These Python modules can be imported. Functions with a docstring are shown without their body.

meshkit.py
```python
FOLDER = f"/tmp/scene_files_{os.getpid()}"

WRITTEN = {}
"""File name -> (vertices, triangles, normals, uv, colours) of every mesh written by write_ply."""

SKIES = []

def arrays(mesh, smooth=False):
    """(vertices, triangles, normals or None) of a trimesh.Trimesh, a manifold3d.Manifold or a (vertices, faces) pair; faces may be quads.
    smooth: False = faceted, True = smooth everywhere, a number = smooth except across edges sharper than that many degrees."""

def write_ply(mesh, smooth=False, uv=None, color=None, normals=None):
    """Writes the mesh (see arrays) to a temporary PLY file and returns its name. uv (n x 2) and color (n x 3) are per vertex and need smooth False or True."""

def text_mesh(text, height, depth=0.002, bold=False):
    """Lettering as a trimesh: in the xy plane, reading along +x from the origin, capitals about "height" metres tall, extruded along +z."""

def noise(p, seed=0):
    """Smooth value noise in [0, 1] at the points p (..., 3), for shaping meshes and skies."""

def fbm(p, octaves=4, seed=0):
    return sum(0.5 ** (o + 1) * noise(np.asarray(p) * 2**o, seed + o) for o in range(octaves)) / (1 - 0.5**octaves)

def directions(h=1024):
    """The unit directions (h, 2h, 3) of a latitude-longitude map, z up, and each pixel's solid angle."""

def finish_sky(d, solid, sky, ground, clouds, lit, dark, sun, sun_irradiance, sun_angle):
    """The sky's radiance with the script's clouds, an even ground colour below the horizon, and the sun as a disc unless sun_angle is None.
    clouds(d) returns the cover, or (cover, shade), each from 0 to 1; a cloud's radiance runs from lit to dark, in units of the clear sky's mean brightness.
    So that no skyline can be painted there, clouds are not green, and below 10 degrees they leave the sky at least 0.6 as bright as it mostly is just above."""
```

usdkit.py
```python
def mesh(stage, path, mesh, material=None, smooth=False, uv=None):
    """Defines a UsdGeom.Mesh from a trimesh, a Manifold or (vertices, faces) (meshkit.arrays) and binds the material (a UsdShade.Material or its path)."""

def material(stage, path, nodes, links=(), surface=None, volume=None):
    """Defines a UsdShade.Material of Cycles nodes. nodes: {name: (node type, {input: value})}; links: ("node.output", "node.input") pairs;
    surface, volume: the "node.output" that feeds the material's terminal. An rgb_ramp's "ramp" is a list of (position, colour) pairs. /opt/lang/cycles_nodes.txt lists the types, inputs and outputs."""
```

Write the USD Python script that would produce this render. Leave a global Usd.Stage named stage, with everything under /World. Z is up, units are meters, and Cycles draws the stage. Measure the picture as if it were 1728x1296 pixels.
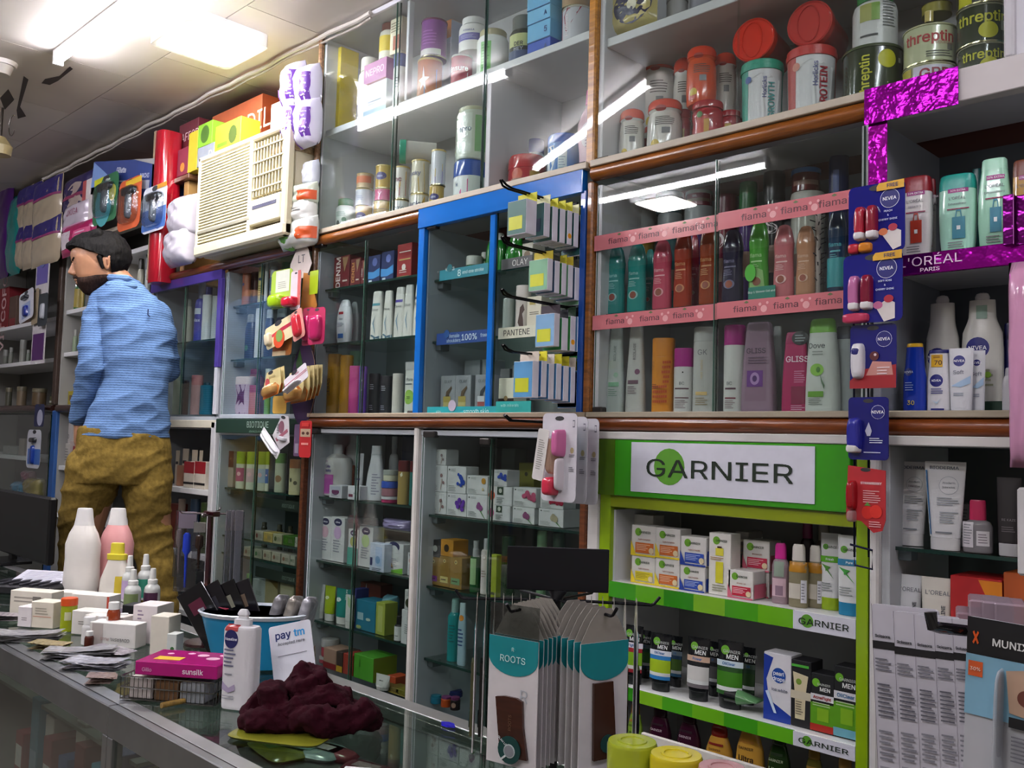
import math, random
import numpy as np, trimesh, manifold3d as m3
import usdkit, meshkit
from pxr import Usd, UsdGeom, Gf, Sdf, UsdLux

stage = Usd.Stage.CreateInMemory()
UsdGeom.SetStageUpAxis(stage, UsdGeom.Tokens.z)
UsdGeom.SetStageMetersPerUnit(stage, 1.0)
W = UsdGeom.Xform.Define(stage, '/World'); stage.SetDefaultPrim(W.GetPrim())
UsdGeom.Scope.Define(stage, '/World/Looks')
rnd = random.Random(7)

# ------------------------------------------------------------------ camera
FPX, DIST, CZ = 1560.0, 1.73, 1.40
YAW, PITCH, ROLL = -0.78243, 0.063658, 0.02822
FW = np.array([math.sin(YAW)*math.cos(PITCH), math.cos(YAW)*math.cos(PITCH), math.sin(PITCH)])
RT = np.array([math.cos(YAW), -math.sin(YAW), 0.0]); UP = np.cross(RT, FW)
RT, UP = math.cos(ROLL)*RT+math.sin(ROLL)*UP, -math.sin(ROLL)*RT+math.cos(ROLL)*UP
EYE = np.array([0.0, -DIST, CZ])
cam = UsdGeom.Camera.Define(stage, '/World/camera')
cam.AddTransformOp().Set(Gf.Matrix4d(*[float(v) for v in (*RT, 0, *UP, 0, *(-FW), 0, *EYE, 1)]))
cam.CreateHorizontalApertureAttr(36.0); cam.CreateVerticalApertureAttr(27.0)
cam.CreateFocalLengthAttr(FPX/1728*36.0); cam.CreateClippingRangeAttr(Gf.Vec2f(0.05, 100))
cam.CreateExposureAttr(2.75)
# lamps that the shop has: (kind, centre x, y, angle in degrees); strengths here
TUBE_W, PANEL_W = 16.0, 13.0
TUBES = [(-2.955, -0.575, 0.0), (-2.56, -1.25, 25.0), (-2.80, -2.18, 0.0), (-0.9, -2.3, 0.0), (0.3, -1.0, 90.0), (-5.0, -1.6, 0.0)]
PANELS = [(-2.985, -0.27), (-2.985, -2.44), (-0.6, -2.9)]
CEIL = 2.794
def ray(px, py): return FW+RT*(px-864)/FPX-UP*(py-648)/FPX
def aty(px, py, y=0.0): d = ray(px, py); return EYE+d*((y+DIST)/d[1])
def atz(px, py, z): d = ray(px, py); return EYE+d*((z-CZ)/d[2])
def proj(p):
    q = np.asarray(p, float)-EYE; w = q@FW
    return 864+FPX*(q@RT)/w, 648-FPX*(q@UP)/w
def x_at(px, z, y):
    x = -1.5
    for _ in range(5): x = aty(px, proj((x, y, z))[1], y)[0]
    return x
def z_at(py, x, y):
    z = 1.5
    for _ in range(5): z = aty(proj((x, y, z))[0], py, y)[2]
    return z

# ------------------------------------------------------------------ materials
MATS = {}
def lin(h):
    c = np.array([int(h[i:i+2], 16) for i in (0, 2, 4)])/255.0
    return tuple(np.where(c < .04045, c/12.92, ((c+.055)/1.055)**2.4))
def M(h, kind='plastic'):
    """one procedural look per colour and kind"""
    key = f'{kind}_{h}'
    if key in MATS: return MATS[key]
    p = '/World/Looks/'+key; c = lin(h)
    N = {'tc': ('texture_coordinate', {}), 'p': ('principled_bsdf', {'base_color': c})}; L = []; surf = 'p.BSDF'
    def noise(scale, lo, hi, vec='tc.object', detail=3, stretch=None):
        N['n'] = ('noise_texture', {'scale': scale, 'detail': detail})
        N['r'] = ('rgb_ramp', {'ramp': [(.3, tuple(np.array(c)*lo)), (.7, tuple(np.minimum(np.array(c)*hi, 1)))]})
        if stretch:
            N['m'] = ('mapping', {'scale': stretch}); L.append((vec, 'm.vector')); L.append(('m.vector', 'n.vector'))
        else: L.append((vec, 'n.vector'))
        L.append(('n.fac', 'r.fac')); L.append(('r.color', 'p.base_color'))
    def bump(src, strength, dist=.01):
        N['b'] = ('bump', {'strength': strength, 'distance': dist}); L.append((src, 'b.height')); L.append(('b.normal', 'p.normal'))
    P = N['p'][1]
    if kind == 'plastic': P.update(roughness=.32); noise(14, .95, 1.04)
    elif kind == 'gloss': P.update(roughness=.14, coat_weight=.3); noise(9, .95, 1.04)
    elif kind == 'card': P.update(roughness=.55); noise(30, .94, 1.05)
    elif kind == 'print': P.update(roughness=.4); noise(40, .96, 1.03)
    elif kind == 'paint': P.update(roughness=.5); noise(6, .88, 1.06); bump('n.fac', .15)
    elif kind == 'lam': P.update(roughness=.42); noise(2.2, .9, 1.05, detail=6)
    elif kind == 'wood':
        P.update(roughness=.28, coat_weight=.4); noise(9, .55, 1.25, detail=6, stretch=(1.2, 14, 14)); bump('n.fac', .1)
    elif kind == 'metal': P.update(metallic=.85, roughness=.36); noise(7, .75, 1.1, detail=6)
    elif kind == 'chrome': P.update(metallic=1.0, roughness=.18); noise(20, .9, 1.05)
    elif kind == 'foil':
        P.update(metallic=.9, roughness=.16); noise(10, .8, 1.1); N['n2'] = ('noise_texture', {'scale': 45, 'detail': 2}); L.append(('tc.object', 'n2.vector')); bump('n2.fac', .6, .004)
    elif kind == 'silver':
        P.update(metallic=.45, roughness=.28); noise(60, .8, 1.15); N['n2'] = ('voronoi_texture', {'scale': 70}); L.append(('tc.object', 'n2.vector')); bump('n2.distance', .7, .003)
    elif kind == 'cloth':
        P.update(roughness=.95, specular_ior_level=.15); noise(60, .7, 1.2, detail=6); bump('n.fac', .5, .004)
    elif kind == 'shirt':      # fine woven stripes
        P.update(roughness=.85, specular_ior_level=.2); N['w'] = ('wave_texture', {'wave_type': 'bands', 'bands_direction': 'z', 'scale': 34, 'distortion': 1.5, 'detail': 1, 'detail_scale': 4})
        N['r'] = ('rgb_ramp', {'ramp': [(.15, tuple(np.array(c)*.62)), (.6, tuple(np.minimum(np.array(c)*1.22, 1)))]}); L.extend([('tc.object', 'w.vector'), ('w.fac', 'r.fac'), ('r.color', 'p.base_color')])
    elif kind == 'skin': P.update(roughness=.5, subsurface_weight=.12, subsurface_radius=(.01, .004, .002)); noise(25, .92, 1.06)
    elif kind == 'hair': P.update(roughness=.75, specular_ior_level=.2); noise(120, .5, 1.4, stretch=(1, 1, .2)); bump('n.fac', .8, .004)
    elif kind == 'clear':      # glassy or filmy: lets light through
        N = {'p': ('principled_bsdf', {'base_color': c, 'roughness': .12}), 't': ('transparent_bsdf', {'color': tuple(np.sqrt(c))}), 'x': ('mix_closure', {'fac': .45})}
        L = [('t.BSDF', 'x.closure1'), ('p.BSDF', 'x.closure2')]; surf = 'x.closure'
    elif kind == 'film':
        N = {'tc': ('texture_coordinate', {}), 'n': ('noise_texture', {'scale': 35, 'detail': 3}), 'b': ('bump', {'strength': .8, 'distance': .006}),
             'f': ('layer_weight', {'blend': .5}), 'w': ('math', {'math_type': 'power', 'value2': 2.5}), 'a': ('math', {'math_type': 'multiply_add', 'value2': .7, 'value3': .06}), 'g': ('glossy_bsdf', {'roughness': .08, 'color': (1, 1, 1)}), 't': ('transparent_bsdf', {'color': c}), 'x': ('mix_closure', {})}
        L = [('tc.object', 'n.vector'), ('n.fac', 'b.height'), ('b.normal', 'f.normal'), ('b.normal', 'g.normal'), ('f.facing', 'w.value1'), ('w.value', 'a.value1'), ('a.value', 'x.fac'), ('t.BSDF', 'x.closure1'), ('g.BSDF', 'x.closure2')]; surf = 'x.closure'
    elif kind == 'pane':
        N = {'f': ('layer_weight', {'blend': .5}), 'w': ('math', {'math_type': 'power', 'value2': 4.0}), 'a': ('math', {'math_type': 'multiply_add', 'value2': .8, 'value3': .035}), 'g': ('glossy_bsdf', {'roughness': .004, 'color': (1, 1, 1)}), 't': ('transparent_bsdf', {'color': c}), 'x': ('mix_closure', {})}
        L = [('f.facing', 'w.value1'), ('w.value', 'a.value1'), ('a.value', 'x.fac'), ('t.BSDF', 'x.closure1'), ('g.BSDF', 'x.closure2')]; surf = 'x.closure'
    elif kind == 'glow': N = {'e': ('emission', {'color': c, 'strength': TUBE_W})}; surf = 'e.emission'; L = []
    elif kind == 'glow2': N = {'e': ('emission', {'color': c, 'strength': PANEL_W})}; surf = 'e.emission'; L = []
    MATS[key] = usdkit.material(stage, p, N, L, surface=surf)
    return MATS[key]

# ------------------------------------------------------------------ scene graph helpers
USED = {}
def numbered(parent, name):
    k = (parent, name); n = USED.get(k, 0); USED[k] = n+1
    return f'{parent}/{name}' if n == 0 else f'{parent}/{name}_{n:03d}'
PENDING = []
def tag(prim, label, cat=None, group=None, kind=None, row=None, px=0):
    if cat: prim.SetCustomDataByKey('category', cat)
    if group: prim.SetCustomDataByKey('group', group)
    if kind: prim.SetCustomDataByKey('kind', kind)
    if label: PENDING.append((prim, label, row, px))
def thing(name, label, cat, loc=(0, 0, 0), rz=0.0, group=None, row=None, px=0, tilt=None, kind=None):
    path = numbered('/World', name)
    x = UsdGeom.Xform.Define(stage, path)
    x.AddTranslateOp().Set(Gf.Vec3d(*map(float, loc)))
    if rz: x.AddRotateZOp().Set(float(rz))
    if tilt: x.AddRotateXYZOp().Set(Gf.Vec3f(*map(float, tilt)))
    tag(x.GetPrim(), label, cat, group, kind, row, px)
    return path
def part(parent, name, mesh, mat, label=None, smooth=35, kind=None):
    path = numbered(parent, name)
    m = usdkit.mesh(stage, path, mesh, mat, smooth=smooth)
    if label: m.GetPrim().SetCustomDataByKey('label', label)
    if kind: m.GetPrim().SetCustomDataByKey('kind', kind)
    return path
def struct(name, mesh, mat, label, smooth=False):
    path = part('/World', name, mesh, mat, smooth=smooth)
    tag(stage.GetPrimAtPath(path), label, name.split('_')[0], kind='structure'); return path

# ------------------------------------------------------------------ mesh helpers
def T(v, f): return trimesh.Trimesh(np.asarray(v, float), np.asarray(f), process=False)
def cat(*ms):
    ms = [m for m in ms if m is not None]
    return ms[0] if len(ms) == 1 else trimesh.util.concatenate(ms)
def mv(m, x=0, y=0, z=0): m = m.copy(); m.apply_translation((x, y, z)); return m
def rot(m, deg, axis, about=(0, 0, 0)):
    m = m.copy(); m.apply_transform(trimesh.transformations.rotation_matrix(math.radians(deg), axis, about)); return m
_c = np.array([[sx, sy, sz] for sx in (-1, 1) for sy in (-1, 1) for sz in (-1, 1)], float)
_tv = np.vstack([np.hstack([_c, np.eye(3)[[k]*8]]) for k in range(3)])
_hull = trimesh.convex.convex_hull(_tv[:, :3]*(1-.2*(1-_tv[:, 3:])))
_ord = [int(np.argmin(((_tv[:, :3]*(1-.2*(1-_tv[:, 3:])))-v) .__pow__(2).sum(1))) for v in _hull.vertices]
def box(x0, x1, y0, y1, z0, z1, c=0.0015):
    h = np.array([x1-x0, y1-y0, z1-z0])/2; c = min(c, *(h*.45))
    t = _tv[_ord]; v = t[:, :3]*(h-c*(1-t[:, 3:]))
    return T(v+np.array([x0+x1, y0+y1, z0+z1])/2, _hull.faces)
def quad(x0, x1, y0, y1, z0, z1):
    return trimesh.creation.box(bounds=[[x0, y0, z0], [x1, y1, z1]])
def spow(v, e): return np.sign(v)*np.abs(v)**e
def loft(sec, n=24, p=2.0, caps=True):
    """sec: (z, rx, ry[, power[, cx, cy]]) rings of a closed body"""
    a = np.arange(n)*2*np.pi/n; V = []
    for s in sec:
        z, rx, ry = s[:3]; e = 2.0/(s[3] if len(s) > 3 else p); cx, cy = (s[4], s[5]) if len(s) > 5 else (0, 0)
        V.append(np.c_[cx+rx*spow(np.cos(a), e), cy+ry*spow(np.sin(a), e), np.full(n, z)])
    k = len(sec); V = np.vstack(V+[[V[0].mean(0)], [V[-1].mean(0)]]); i = np.arange(n); j = (i+1) % n; F = []
    for q in range(k-1):
        A, B = q*n, (q+1)*n
        F += [np.c_[A+i, A+j, B+j], np.c_[A+i, B+j, B+i]]
    if caps: F += [np.c_[np.full(n, k*n), j, i], np.c_[np.full(n, k*n+1), (k-1)*n+i, (k-1)*n+j]]
    return T(V, np.vstack(F))
def tube(pts, r, n=8):
    pts = np.asarray(pts, float); t = np.gradient(pts, axis=0); t /= np.linalg.norm(t, axis=1)[:, None]+1e-12
    ref = np.array([0, 0, 1.0]) if abs(t[:, 2]).mean() < .8 else np.array([1.0, 0, 0])
    a = np.cross(t, ref); a /= np.linalg.norm(a, axis=1)[:, None]+1e-12; b = np.cross(t, a)
    g = np.arange(n)*2*np.pi/n; rr = np.broadcast_to(np.asarray(r, float), (len(pts),))
    V = pts[:, None]+rr[:, None, None]*(np.cos(g)[None, :, None]*a[:, None]+np.sin(g)[None, :, None]*b[:, None])
    k = len(pts); V = np.vstack([V.reshape(-1, 3), pts[:1], pts[-1:]]); i = np.arange(n); j = (i+1) % n; F = []
    for q in range(k-1):
        A, B = q*n, (q+1)*n; F += [np.c_[A+i, B+i, B+j], np.c_[A+i, B+j, A+j]]
    F += [np.c_[np.full(n, k*n), i, j], np.c_[np.full(n, k*n+1), (k-1)*n+j, (k-1)*n+i]]
    m = T(V, np.vstack(F)); m.fix_normals(); return m
def bar(a, b, r, n=8): return tube([a, b], r, n)
def poly(pts, th, y=0.0, holes=()):
    """a flat outline in x,z given thickness: its front face at y, its back at y+th"""
    from shapely.geometry import Polygon
    from shapely.geometry.polygon import orient
    g = orient(Polygon(pts, holes))
    m = trimesh.creation.extrude_polygon(g, th, engine='earcut')
    v = np.array(m.vertices); return T(np.c_[v[:, 0], y+th-v[:, 2], v[:, 1]], m.faces)
def rrect(x0, x1, z0, z1, r, n=4):
    out = []
    for cx, cz, a0 in ((x1-r, z1-r, 0), (x0+r, z1-r, 90), (x0+r, z0+r, 180), (x1-r, z0+r, 270)):
        for k in range(n+1):
            a = math.radians(a0+90*k/n); out.append((cx+r*math.cos(a), cz+r*math.sin(a)))
    return out
def circ(cx, cz, rx, rz=None, n=20):
    rz = rz or rx; return [(cx+rx*math.cos(2*math.pi*k/n), cz+rz*math.sin(2*math.pi*k/n)) for k in range(n)]
_TX = {}
def text(s, h, bold=False, th=.0003, center=True, stretch=1.0):
    """lettering in the x,z plane, facing -y, capitals h tall; origin at its middle"""
    k = (s, bold)
    if k not in _TX:
        m = meshkit.text_mesh(s, 1.0, .02, bold); v = np.array(m.vertices); lo, hi = v.min(0), v.max(0)
        v[:, 0] -= (lo[0]+hi[0])/2; v[:, 1] -= .5; v[:, 2] -= v[:, 2].min(); v[:, 2] /= max(v[:, 2].max(), 1e-9)
        _TX[k] = (v, np.array(m.faces), hi[0]-lo[0])
    v, f, w = _TX[k]
    return T(np.c_[v[:, 0]*h*stretch, -v[:, 2]*th, v[:, 1]*h], f)
def text_w(s, bold=False): text(s, 1, bold); return _TX[(s, bold)][2]
# ------------------------------------------------------------------ room
fl = struct('floor', quad(-7, 1.5, -4.2, .4, -.05, 0), M('7a746a', 'lam'), 'grey shop floor in front of the counter')
struct('floor', quad(-7, 1.5, -.42, 0.02, 0, .43), M('5c564e', 'lam'), 'raised staff walkway between the counter and the cabinets')
struct('wall_back', quad(-7, 1.5, .325, .42, 0, 2.9), M('6b4038', 'paint'), 'reddish brown wall behind the shelving')
struct('wall_left', quad(-7.1, -7, -4.2, .42, 0, 2.9), M('8d8a86', 'paint'), 'far end wall of the shop')
struct('wall_right', quad(1.5, 1.6, -4.2, .42, 0, 2.9), M('b9b4ac', 'paint'), 'near end wall of the shop')
struct('wall_front', quad(-7, 1.5, -4.3, -4.2, 0, 2.9), M('8f8a84', 'paint'), 'wall opposite the shelving')
ce = struct('ceiling', quad(-7, 1.5, -4.2, .4, CEIL+.012, CEIL+.06), M('4a443c', 'paint'), 'false ceiling of off-white boards with dirty joints')
tiles = [M(c, 'lam') for c in ('d2cbc0', 'cdc6ba', 'c8c0b4')]
xs = [-3.305+.61*k for k in range(-6, 8)]; ys = [-.29+.61*k for k in range(-6, 2)]
for i, x in enumerate(xs):
    for j, y in enumerate(ys):
        dx = .305 if (j % 2) else 0
        part(ce, 'ceiling_board', quad(max(x-dx, -7)+.0015, min(x-dx+.61, 1.5)-.0015, max(y, -4.2)+.0015, min(y+.61, .33)-.0015, CEIL, CEIL+.012), rnd.choice(tiles), smooth=False)
def blotch(pts, z): 
    m = poly([(p[0], p[1]) for p in pts], .0006); v = np.array(m.vertices); return T(np.c_[v[:, 0], v[:, 2], z-v[:, 1]], m.faces[:, ::-1])
for pxs in ([(70, 140), (76, 133), (100, 128), (118, 112), (123, 116), (98, 136), (84, 143)], [(28, 186), (40, 128), (48, 134), (34, 180), (44, 196), (30, 200)], [(0, 165), (14, 150), (24, 168), (8, 185)]):
    part(ce, 'stain', blotch([atz(*q, CEIL)[:2] for q in pxs], CEIL-.0006), M('3d362f', 'paint'), smooth=False)

# ------------------------------------------------------------------ ceiling lamps
def tube_light(x, y, a, ln=1.2, label='', px=0):
    t = thing('tube_light', label, 'light', (x, y, CEIL), a, px=px)
    part(t, 'batten', box(-ln/2, ln/2, -.016, .016, -.028, 0), M('e8e6e2', 'plastic'))
    part(t, 'lamp_tube', rot(mv(loft([(-ln/2+.012, .013, .013), (ln/2-.012, .013, .013)], 16), z=0), 90, (0, 1, 0)).apply_translation((0, -.002, -.04)), M('f4f1ff', 'glow'), smooth=40)
    for s in (-1, 1): part(t, 'end_cap', box(s*(ln/2-.006)-.007, s*(ln/2-.006)+.007, -.018, .018, -.056, -.002), M('dddad6', 'plastic'))
tl = ['bright white tube light on the ceiling near the square lamp', 'tube light set at a slant in the ceiling, mirrored in the upper right glass', 'tube light mirrored along the top of the pink-banded case',
      'tube light on the ceiling nearer the viewer, outside the picture', 'tube light running across the shop, outside the picture', 'tube light at the far end, outside the picture']
for k, (x, y, a) in enumerate(TUBES): tube_light(x, y, a, label=tl[k])
pl = ['square white ceiling lamp beside the tube light', 'square ceiling lamp mirrored in the pink-banded case', 'square ceiling lamp behind the viewer, outside the picture']
for k, (x, y) in enumerate(PANELS):
    t = thing('ceiling_lamp', pl[k], 'light', (x, y, CEIL))
    s = .15
    part(t, 'lamp_frame', loft([(-.045, s, s, 14), (0, s, s, 14)], 64), M('ecebe8', 'plastic'))
    part(t, 'diffuser', loft([(-.049, s*.84, s*.84, 10), (-.044, s*.86, s*.86, 10)], 48), M('fffaf0', 'glow2'))
wire = tube([(-2.83+.0*k, -.28, CEIL-.004) if k == 0 else (-2.86-.02*k, -.43-.012*math.sin(k*1.3)-.01*k, CEIL-.012-.01*math.sin(k)**2) for k in range(6)], .003)
t = thing('lamp_wire', 'short loose white wire between tube light and square lamp', 'wire'); part(t, 'wire', wire, M('c9c6c0'))
t = thing('smoke_detector', 'white round fitting on the ceiling at the far left', 'detector', tuple(atz(3, 105, CEIL)))
part(t, 'base', loft([(-.016, .05, .05), (0, .055, .055)], 28), M('cfcbc4')); part(t, 'head', loft([(-.05, .03, .03), (-.016, .042, .042)], 28), M('bdb8b0'))
t = thing('spot_lamp', 'old cream spot lamp hanging below the stained ceiling', 'lamp', tuple(atz(4, 182, CEIL)))
part(t, 'stem', bar((0, 0, -.16), (0, 0, 0), .006), M('4a443c', 'metal')); part(t, 'shade', loft([(-.21, .045, .045), (-.17, .05, .05), (-.13, .02, .02)], 24), M('b7a878', 'plastic'))
hk = [atz(22, 193, CEIL-.02)+np.array([.045*math.cos(a), 0, -.05+.045*math.sin(a)]) for a in np.linspace(1.2, 5.6, 14)]
t = thing('ceiling_hook', 'thin wire hook curling down from the stained ceiling', 'hook'); part(t, 'wire', tube(hk, .0022), M('7d776e', 'metal'))
cab = []
for k in range(40):
    x = -5.4+3.0*k/39+0; cab.append((x, -.012+.004*math.sin(k*1.7), CEIL-.013-.006*abs(math.sin(k*.37))))
t = thing('cable', 'white cable run along the joint of ceiling and cabinets', 'cable'); part(t, 'sleeve', tube(cab, .008), M('bdb6ac'))
part(t, 'second_strand', tube([(x, y+.004, z-.016-.004*math.sin(x*9)) for x, y, z in cab], .004), M('a39b90'))

# ------------------------------------------------------------------ cases along the wall
WHITE, SIDE, DARKW = 'cfcfd2', 'c4c6cb', 'a9adb3'
def pane(parent, xa, xb, y, za, zb, edge=True, tint='f4f8f6'):
    g = part(parent, 'glass_pane', quad(xa, xb, y, y+.004, za, zb), M(tint, 'pane'), smooth=False)
    if edge: part(g, 'pane_edge', quad(xb-.0025, xb, y-.0004, y+.0044, za, zb), M('22352e', 'gloss'), smooth=False); part(g, 'pane_edge', quad(xa, xa+.002, y-.0004, y+.0044, za, zb), M('3f5f52', 'gloss'), smooth=False)
    return g
pass
def clip(parent, px, py, w=.03, h=.018):
    x, _, z = aty(px, py, -.006); part(parent, 'pane_clip', box(x-w/2, x+w/2, -.014, .008, z-h/2, z+h/2, .003), M('2b2826'))
def case(label, x0, x1, z0, z1, shelves=(), panes=(), back='c8c8ca', side=WHITE, dep=.30, dividers=(), sides=(1, 1), top=True, clips=(), th=.016):
    t = thing('display_case', label, 'cabinet')
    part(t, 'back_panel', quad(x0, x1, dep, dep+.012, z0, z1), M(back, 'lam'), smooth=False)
    if sides[0]: part(t, 'side_panel', box(x0, x0+th, .003, dep, z0, z1), M(side, 'lam'))
    if sides[1]: part(t, 'side_panel', box(x1-th, x1, .003, dep, z0, z1), M(side, 'lam'))
    part(t, 'bottom_board', box(x0, x1, .0, dep, z0-.016, z0), M(side, 'lam'))
    if top: part(t, 'top_board', box(x0, x1, .0, dep, z1, z1+.016), M(side, 'lam'))
    for dx, za, zb in dividers: part(t, 'divider', box(dx-.009, dx+.009, .004, dep, za, zb), M(side, 'lam'))
    for s in shelves:
        z, kind = s[:2]; xa, xb = (s[2], s[3]) if len(s) > 3 else (x0+th, x1-th)
        if kind == 'board': part(t, 'shelf', box(xa, xb, .012, dep, z-.022, z), M('d6d6d6', 'lam'))
        else:
            g = part(t, 'glass_shelf', quad(xa, xb, .03, dep-.01, z-.006, z), M('e2eee9', 'pane'), smooth=False)
            part(g, 'front_edge', quad(xa, xb, .0285, .0315, z-.0065, z+.0002), M('1d3a33', 'gloss'), smooth=False)
            for bx_ in (xa+.012, xb-.012): part(g, 'shelf_peg', box(bx_-.012, bx_+.012, .04, .075, z-.026, z-.0065), M('5a6468'))
    for p in panes: pane(t, *p)
    for c in clips: clip(t, *c)
    return t
XA = x_at  # shorthand
xw = lambda px, py: aty(px, py)[0]
s665, s815, gold = xw(664, 240), xw(816, 240), -1.468
U1 = case('long upper case with white shelves above the left glass doors', -2.685, -1.462, 2.098, 2.775, [(2.452, 'board')], [(-2.68, s665+.01, .002, 2.098, 2.77), (s665, s815, -.006, 2.098, 2.77), (s815-.005, -1.475, .002, 2.098, 2.77)],
          dividers=[(s815+.012, 2.098, 2.43)], back='b9b8b6', clips=[(541, 392, .035), (808, 337, .03), (980, 281, .04)])
U2 = case('upper right case holding tins and nutrition tubs', -1.448, -.50, 2.098, 2.775, [(2.412, 'board')], [(-1.44, xw(1248, 150), -.006, 2.098, 2.77, False), (xw(1242, 150), -.52, .002, 2.098, 2.77, False)], back='a9a6a4', clips=[(1017, 276, .045, .03), (1666, 121, .075, .024)])
U3 = case('upper case at the right edge of the picture', -.50, .3, 2.098, 2.775, [], [], back='8a8784')
MB = case('case of shower gels wrapped with pink printed bands', -1.445, -.76, 1.478, 2.04, [(1.722, 'glass')], [(-1.44, xw(1210, 480), .002, 1.478, 2.035), (xw(1210, 480)-.004, -.765, -.006, 1.478, 2.035)], back='8d9298', clips=[(1010, 693, .03)], top=False)
MA = case('open case with the magenta strip at the right', -.752, .3, 1.478, 2.04, [(1.772, 'board')], [], back='5f666c', side='8f959b', top=False)
MC = case('glass door case framed with bright blue tape', -2.10, -1.468, 1.478, 2.03, [(1.875, 'glass'), (1.692, 'glass')], [(-2.09, xw(838, 500), -.004, 1.478, 2.03)], back='9aa39f', side='aeb6bd', top=False, clips=[(730, 382, .04)])
MD = case('glass case of white and yellow shampoo bottles', -2.672, -2.10, 1.478, 2.03, [(1.902, 'glass'), (1.716, 'glass')], [(-2.66, xw(615, 550), .002, 1.478, 2.03), (xw(615, 550)-.004, -2.105, -.006, 1.478, 2.03)], back='7c8488', side='b3bac2', top=False, clips=[(540, 413, .05), (695, 698, .03)])
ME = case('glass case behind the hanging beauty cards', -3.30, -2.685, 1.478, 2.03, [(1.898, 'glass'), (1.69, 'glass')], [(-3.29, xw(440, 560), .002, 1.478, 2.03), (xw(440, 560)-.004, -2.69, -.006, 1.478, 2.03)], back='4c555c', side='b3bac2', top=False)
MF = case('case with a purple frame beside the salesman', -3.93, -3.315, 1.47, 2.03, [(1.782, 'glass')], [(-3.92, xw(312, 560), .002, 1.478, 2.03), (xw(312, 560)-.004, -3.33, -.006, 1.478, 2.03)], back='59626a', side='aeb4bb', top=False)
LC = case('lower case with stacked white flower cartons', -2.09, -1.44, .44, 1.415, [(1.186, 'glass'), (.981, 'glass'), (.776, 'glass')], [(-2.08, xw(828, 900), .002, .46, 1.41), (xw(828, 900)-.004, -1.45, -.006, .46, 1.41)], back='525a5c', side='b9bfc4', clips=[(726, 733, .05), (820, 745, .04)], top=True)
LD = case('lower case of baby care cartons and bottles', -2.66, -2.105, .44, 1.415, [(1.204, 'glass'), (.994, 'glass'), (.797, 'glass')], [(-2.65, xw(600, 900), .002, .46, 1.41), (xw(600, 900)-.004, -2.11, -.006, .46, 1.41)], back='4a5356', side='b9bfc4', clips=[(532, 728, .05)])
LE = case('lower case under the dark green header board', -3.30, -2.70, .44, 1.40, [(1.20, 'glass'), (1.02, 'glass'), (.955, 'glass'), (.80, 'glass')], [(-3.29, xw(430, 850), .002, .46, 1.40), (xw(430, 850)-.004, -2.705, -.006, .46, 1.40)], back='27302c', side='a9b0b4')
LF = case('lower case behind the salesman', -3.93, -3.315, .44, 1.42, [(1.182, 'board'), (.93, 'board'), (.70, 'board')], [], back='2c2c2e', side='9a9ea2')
LA = case('lower right case of tubes and a small pink-capped bottle', -.735, .3, .44, 1.415, [(1.226, 'glass'), (1.02, 'glass'), (.80, 'glass')], [], back='4f5456', side='b4b8bb')

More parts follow.
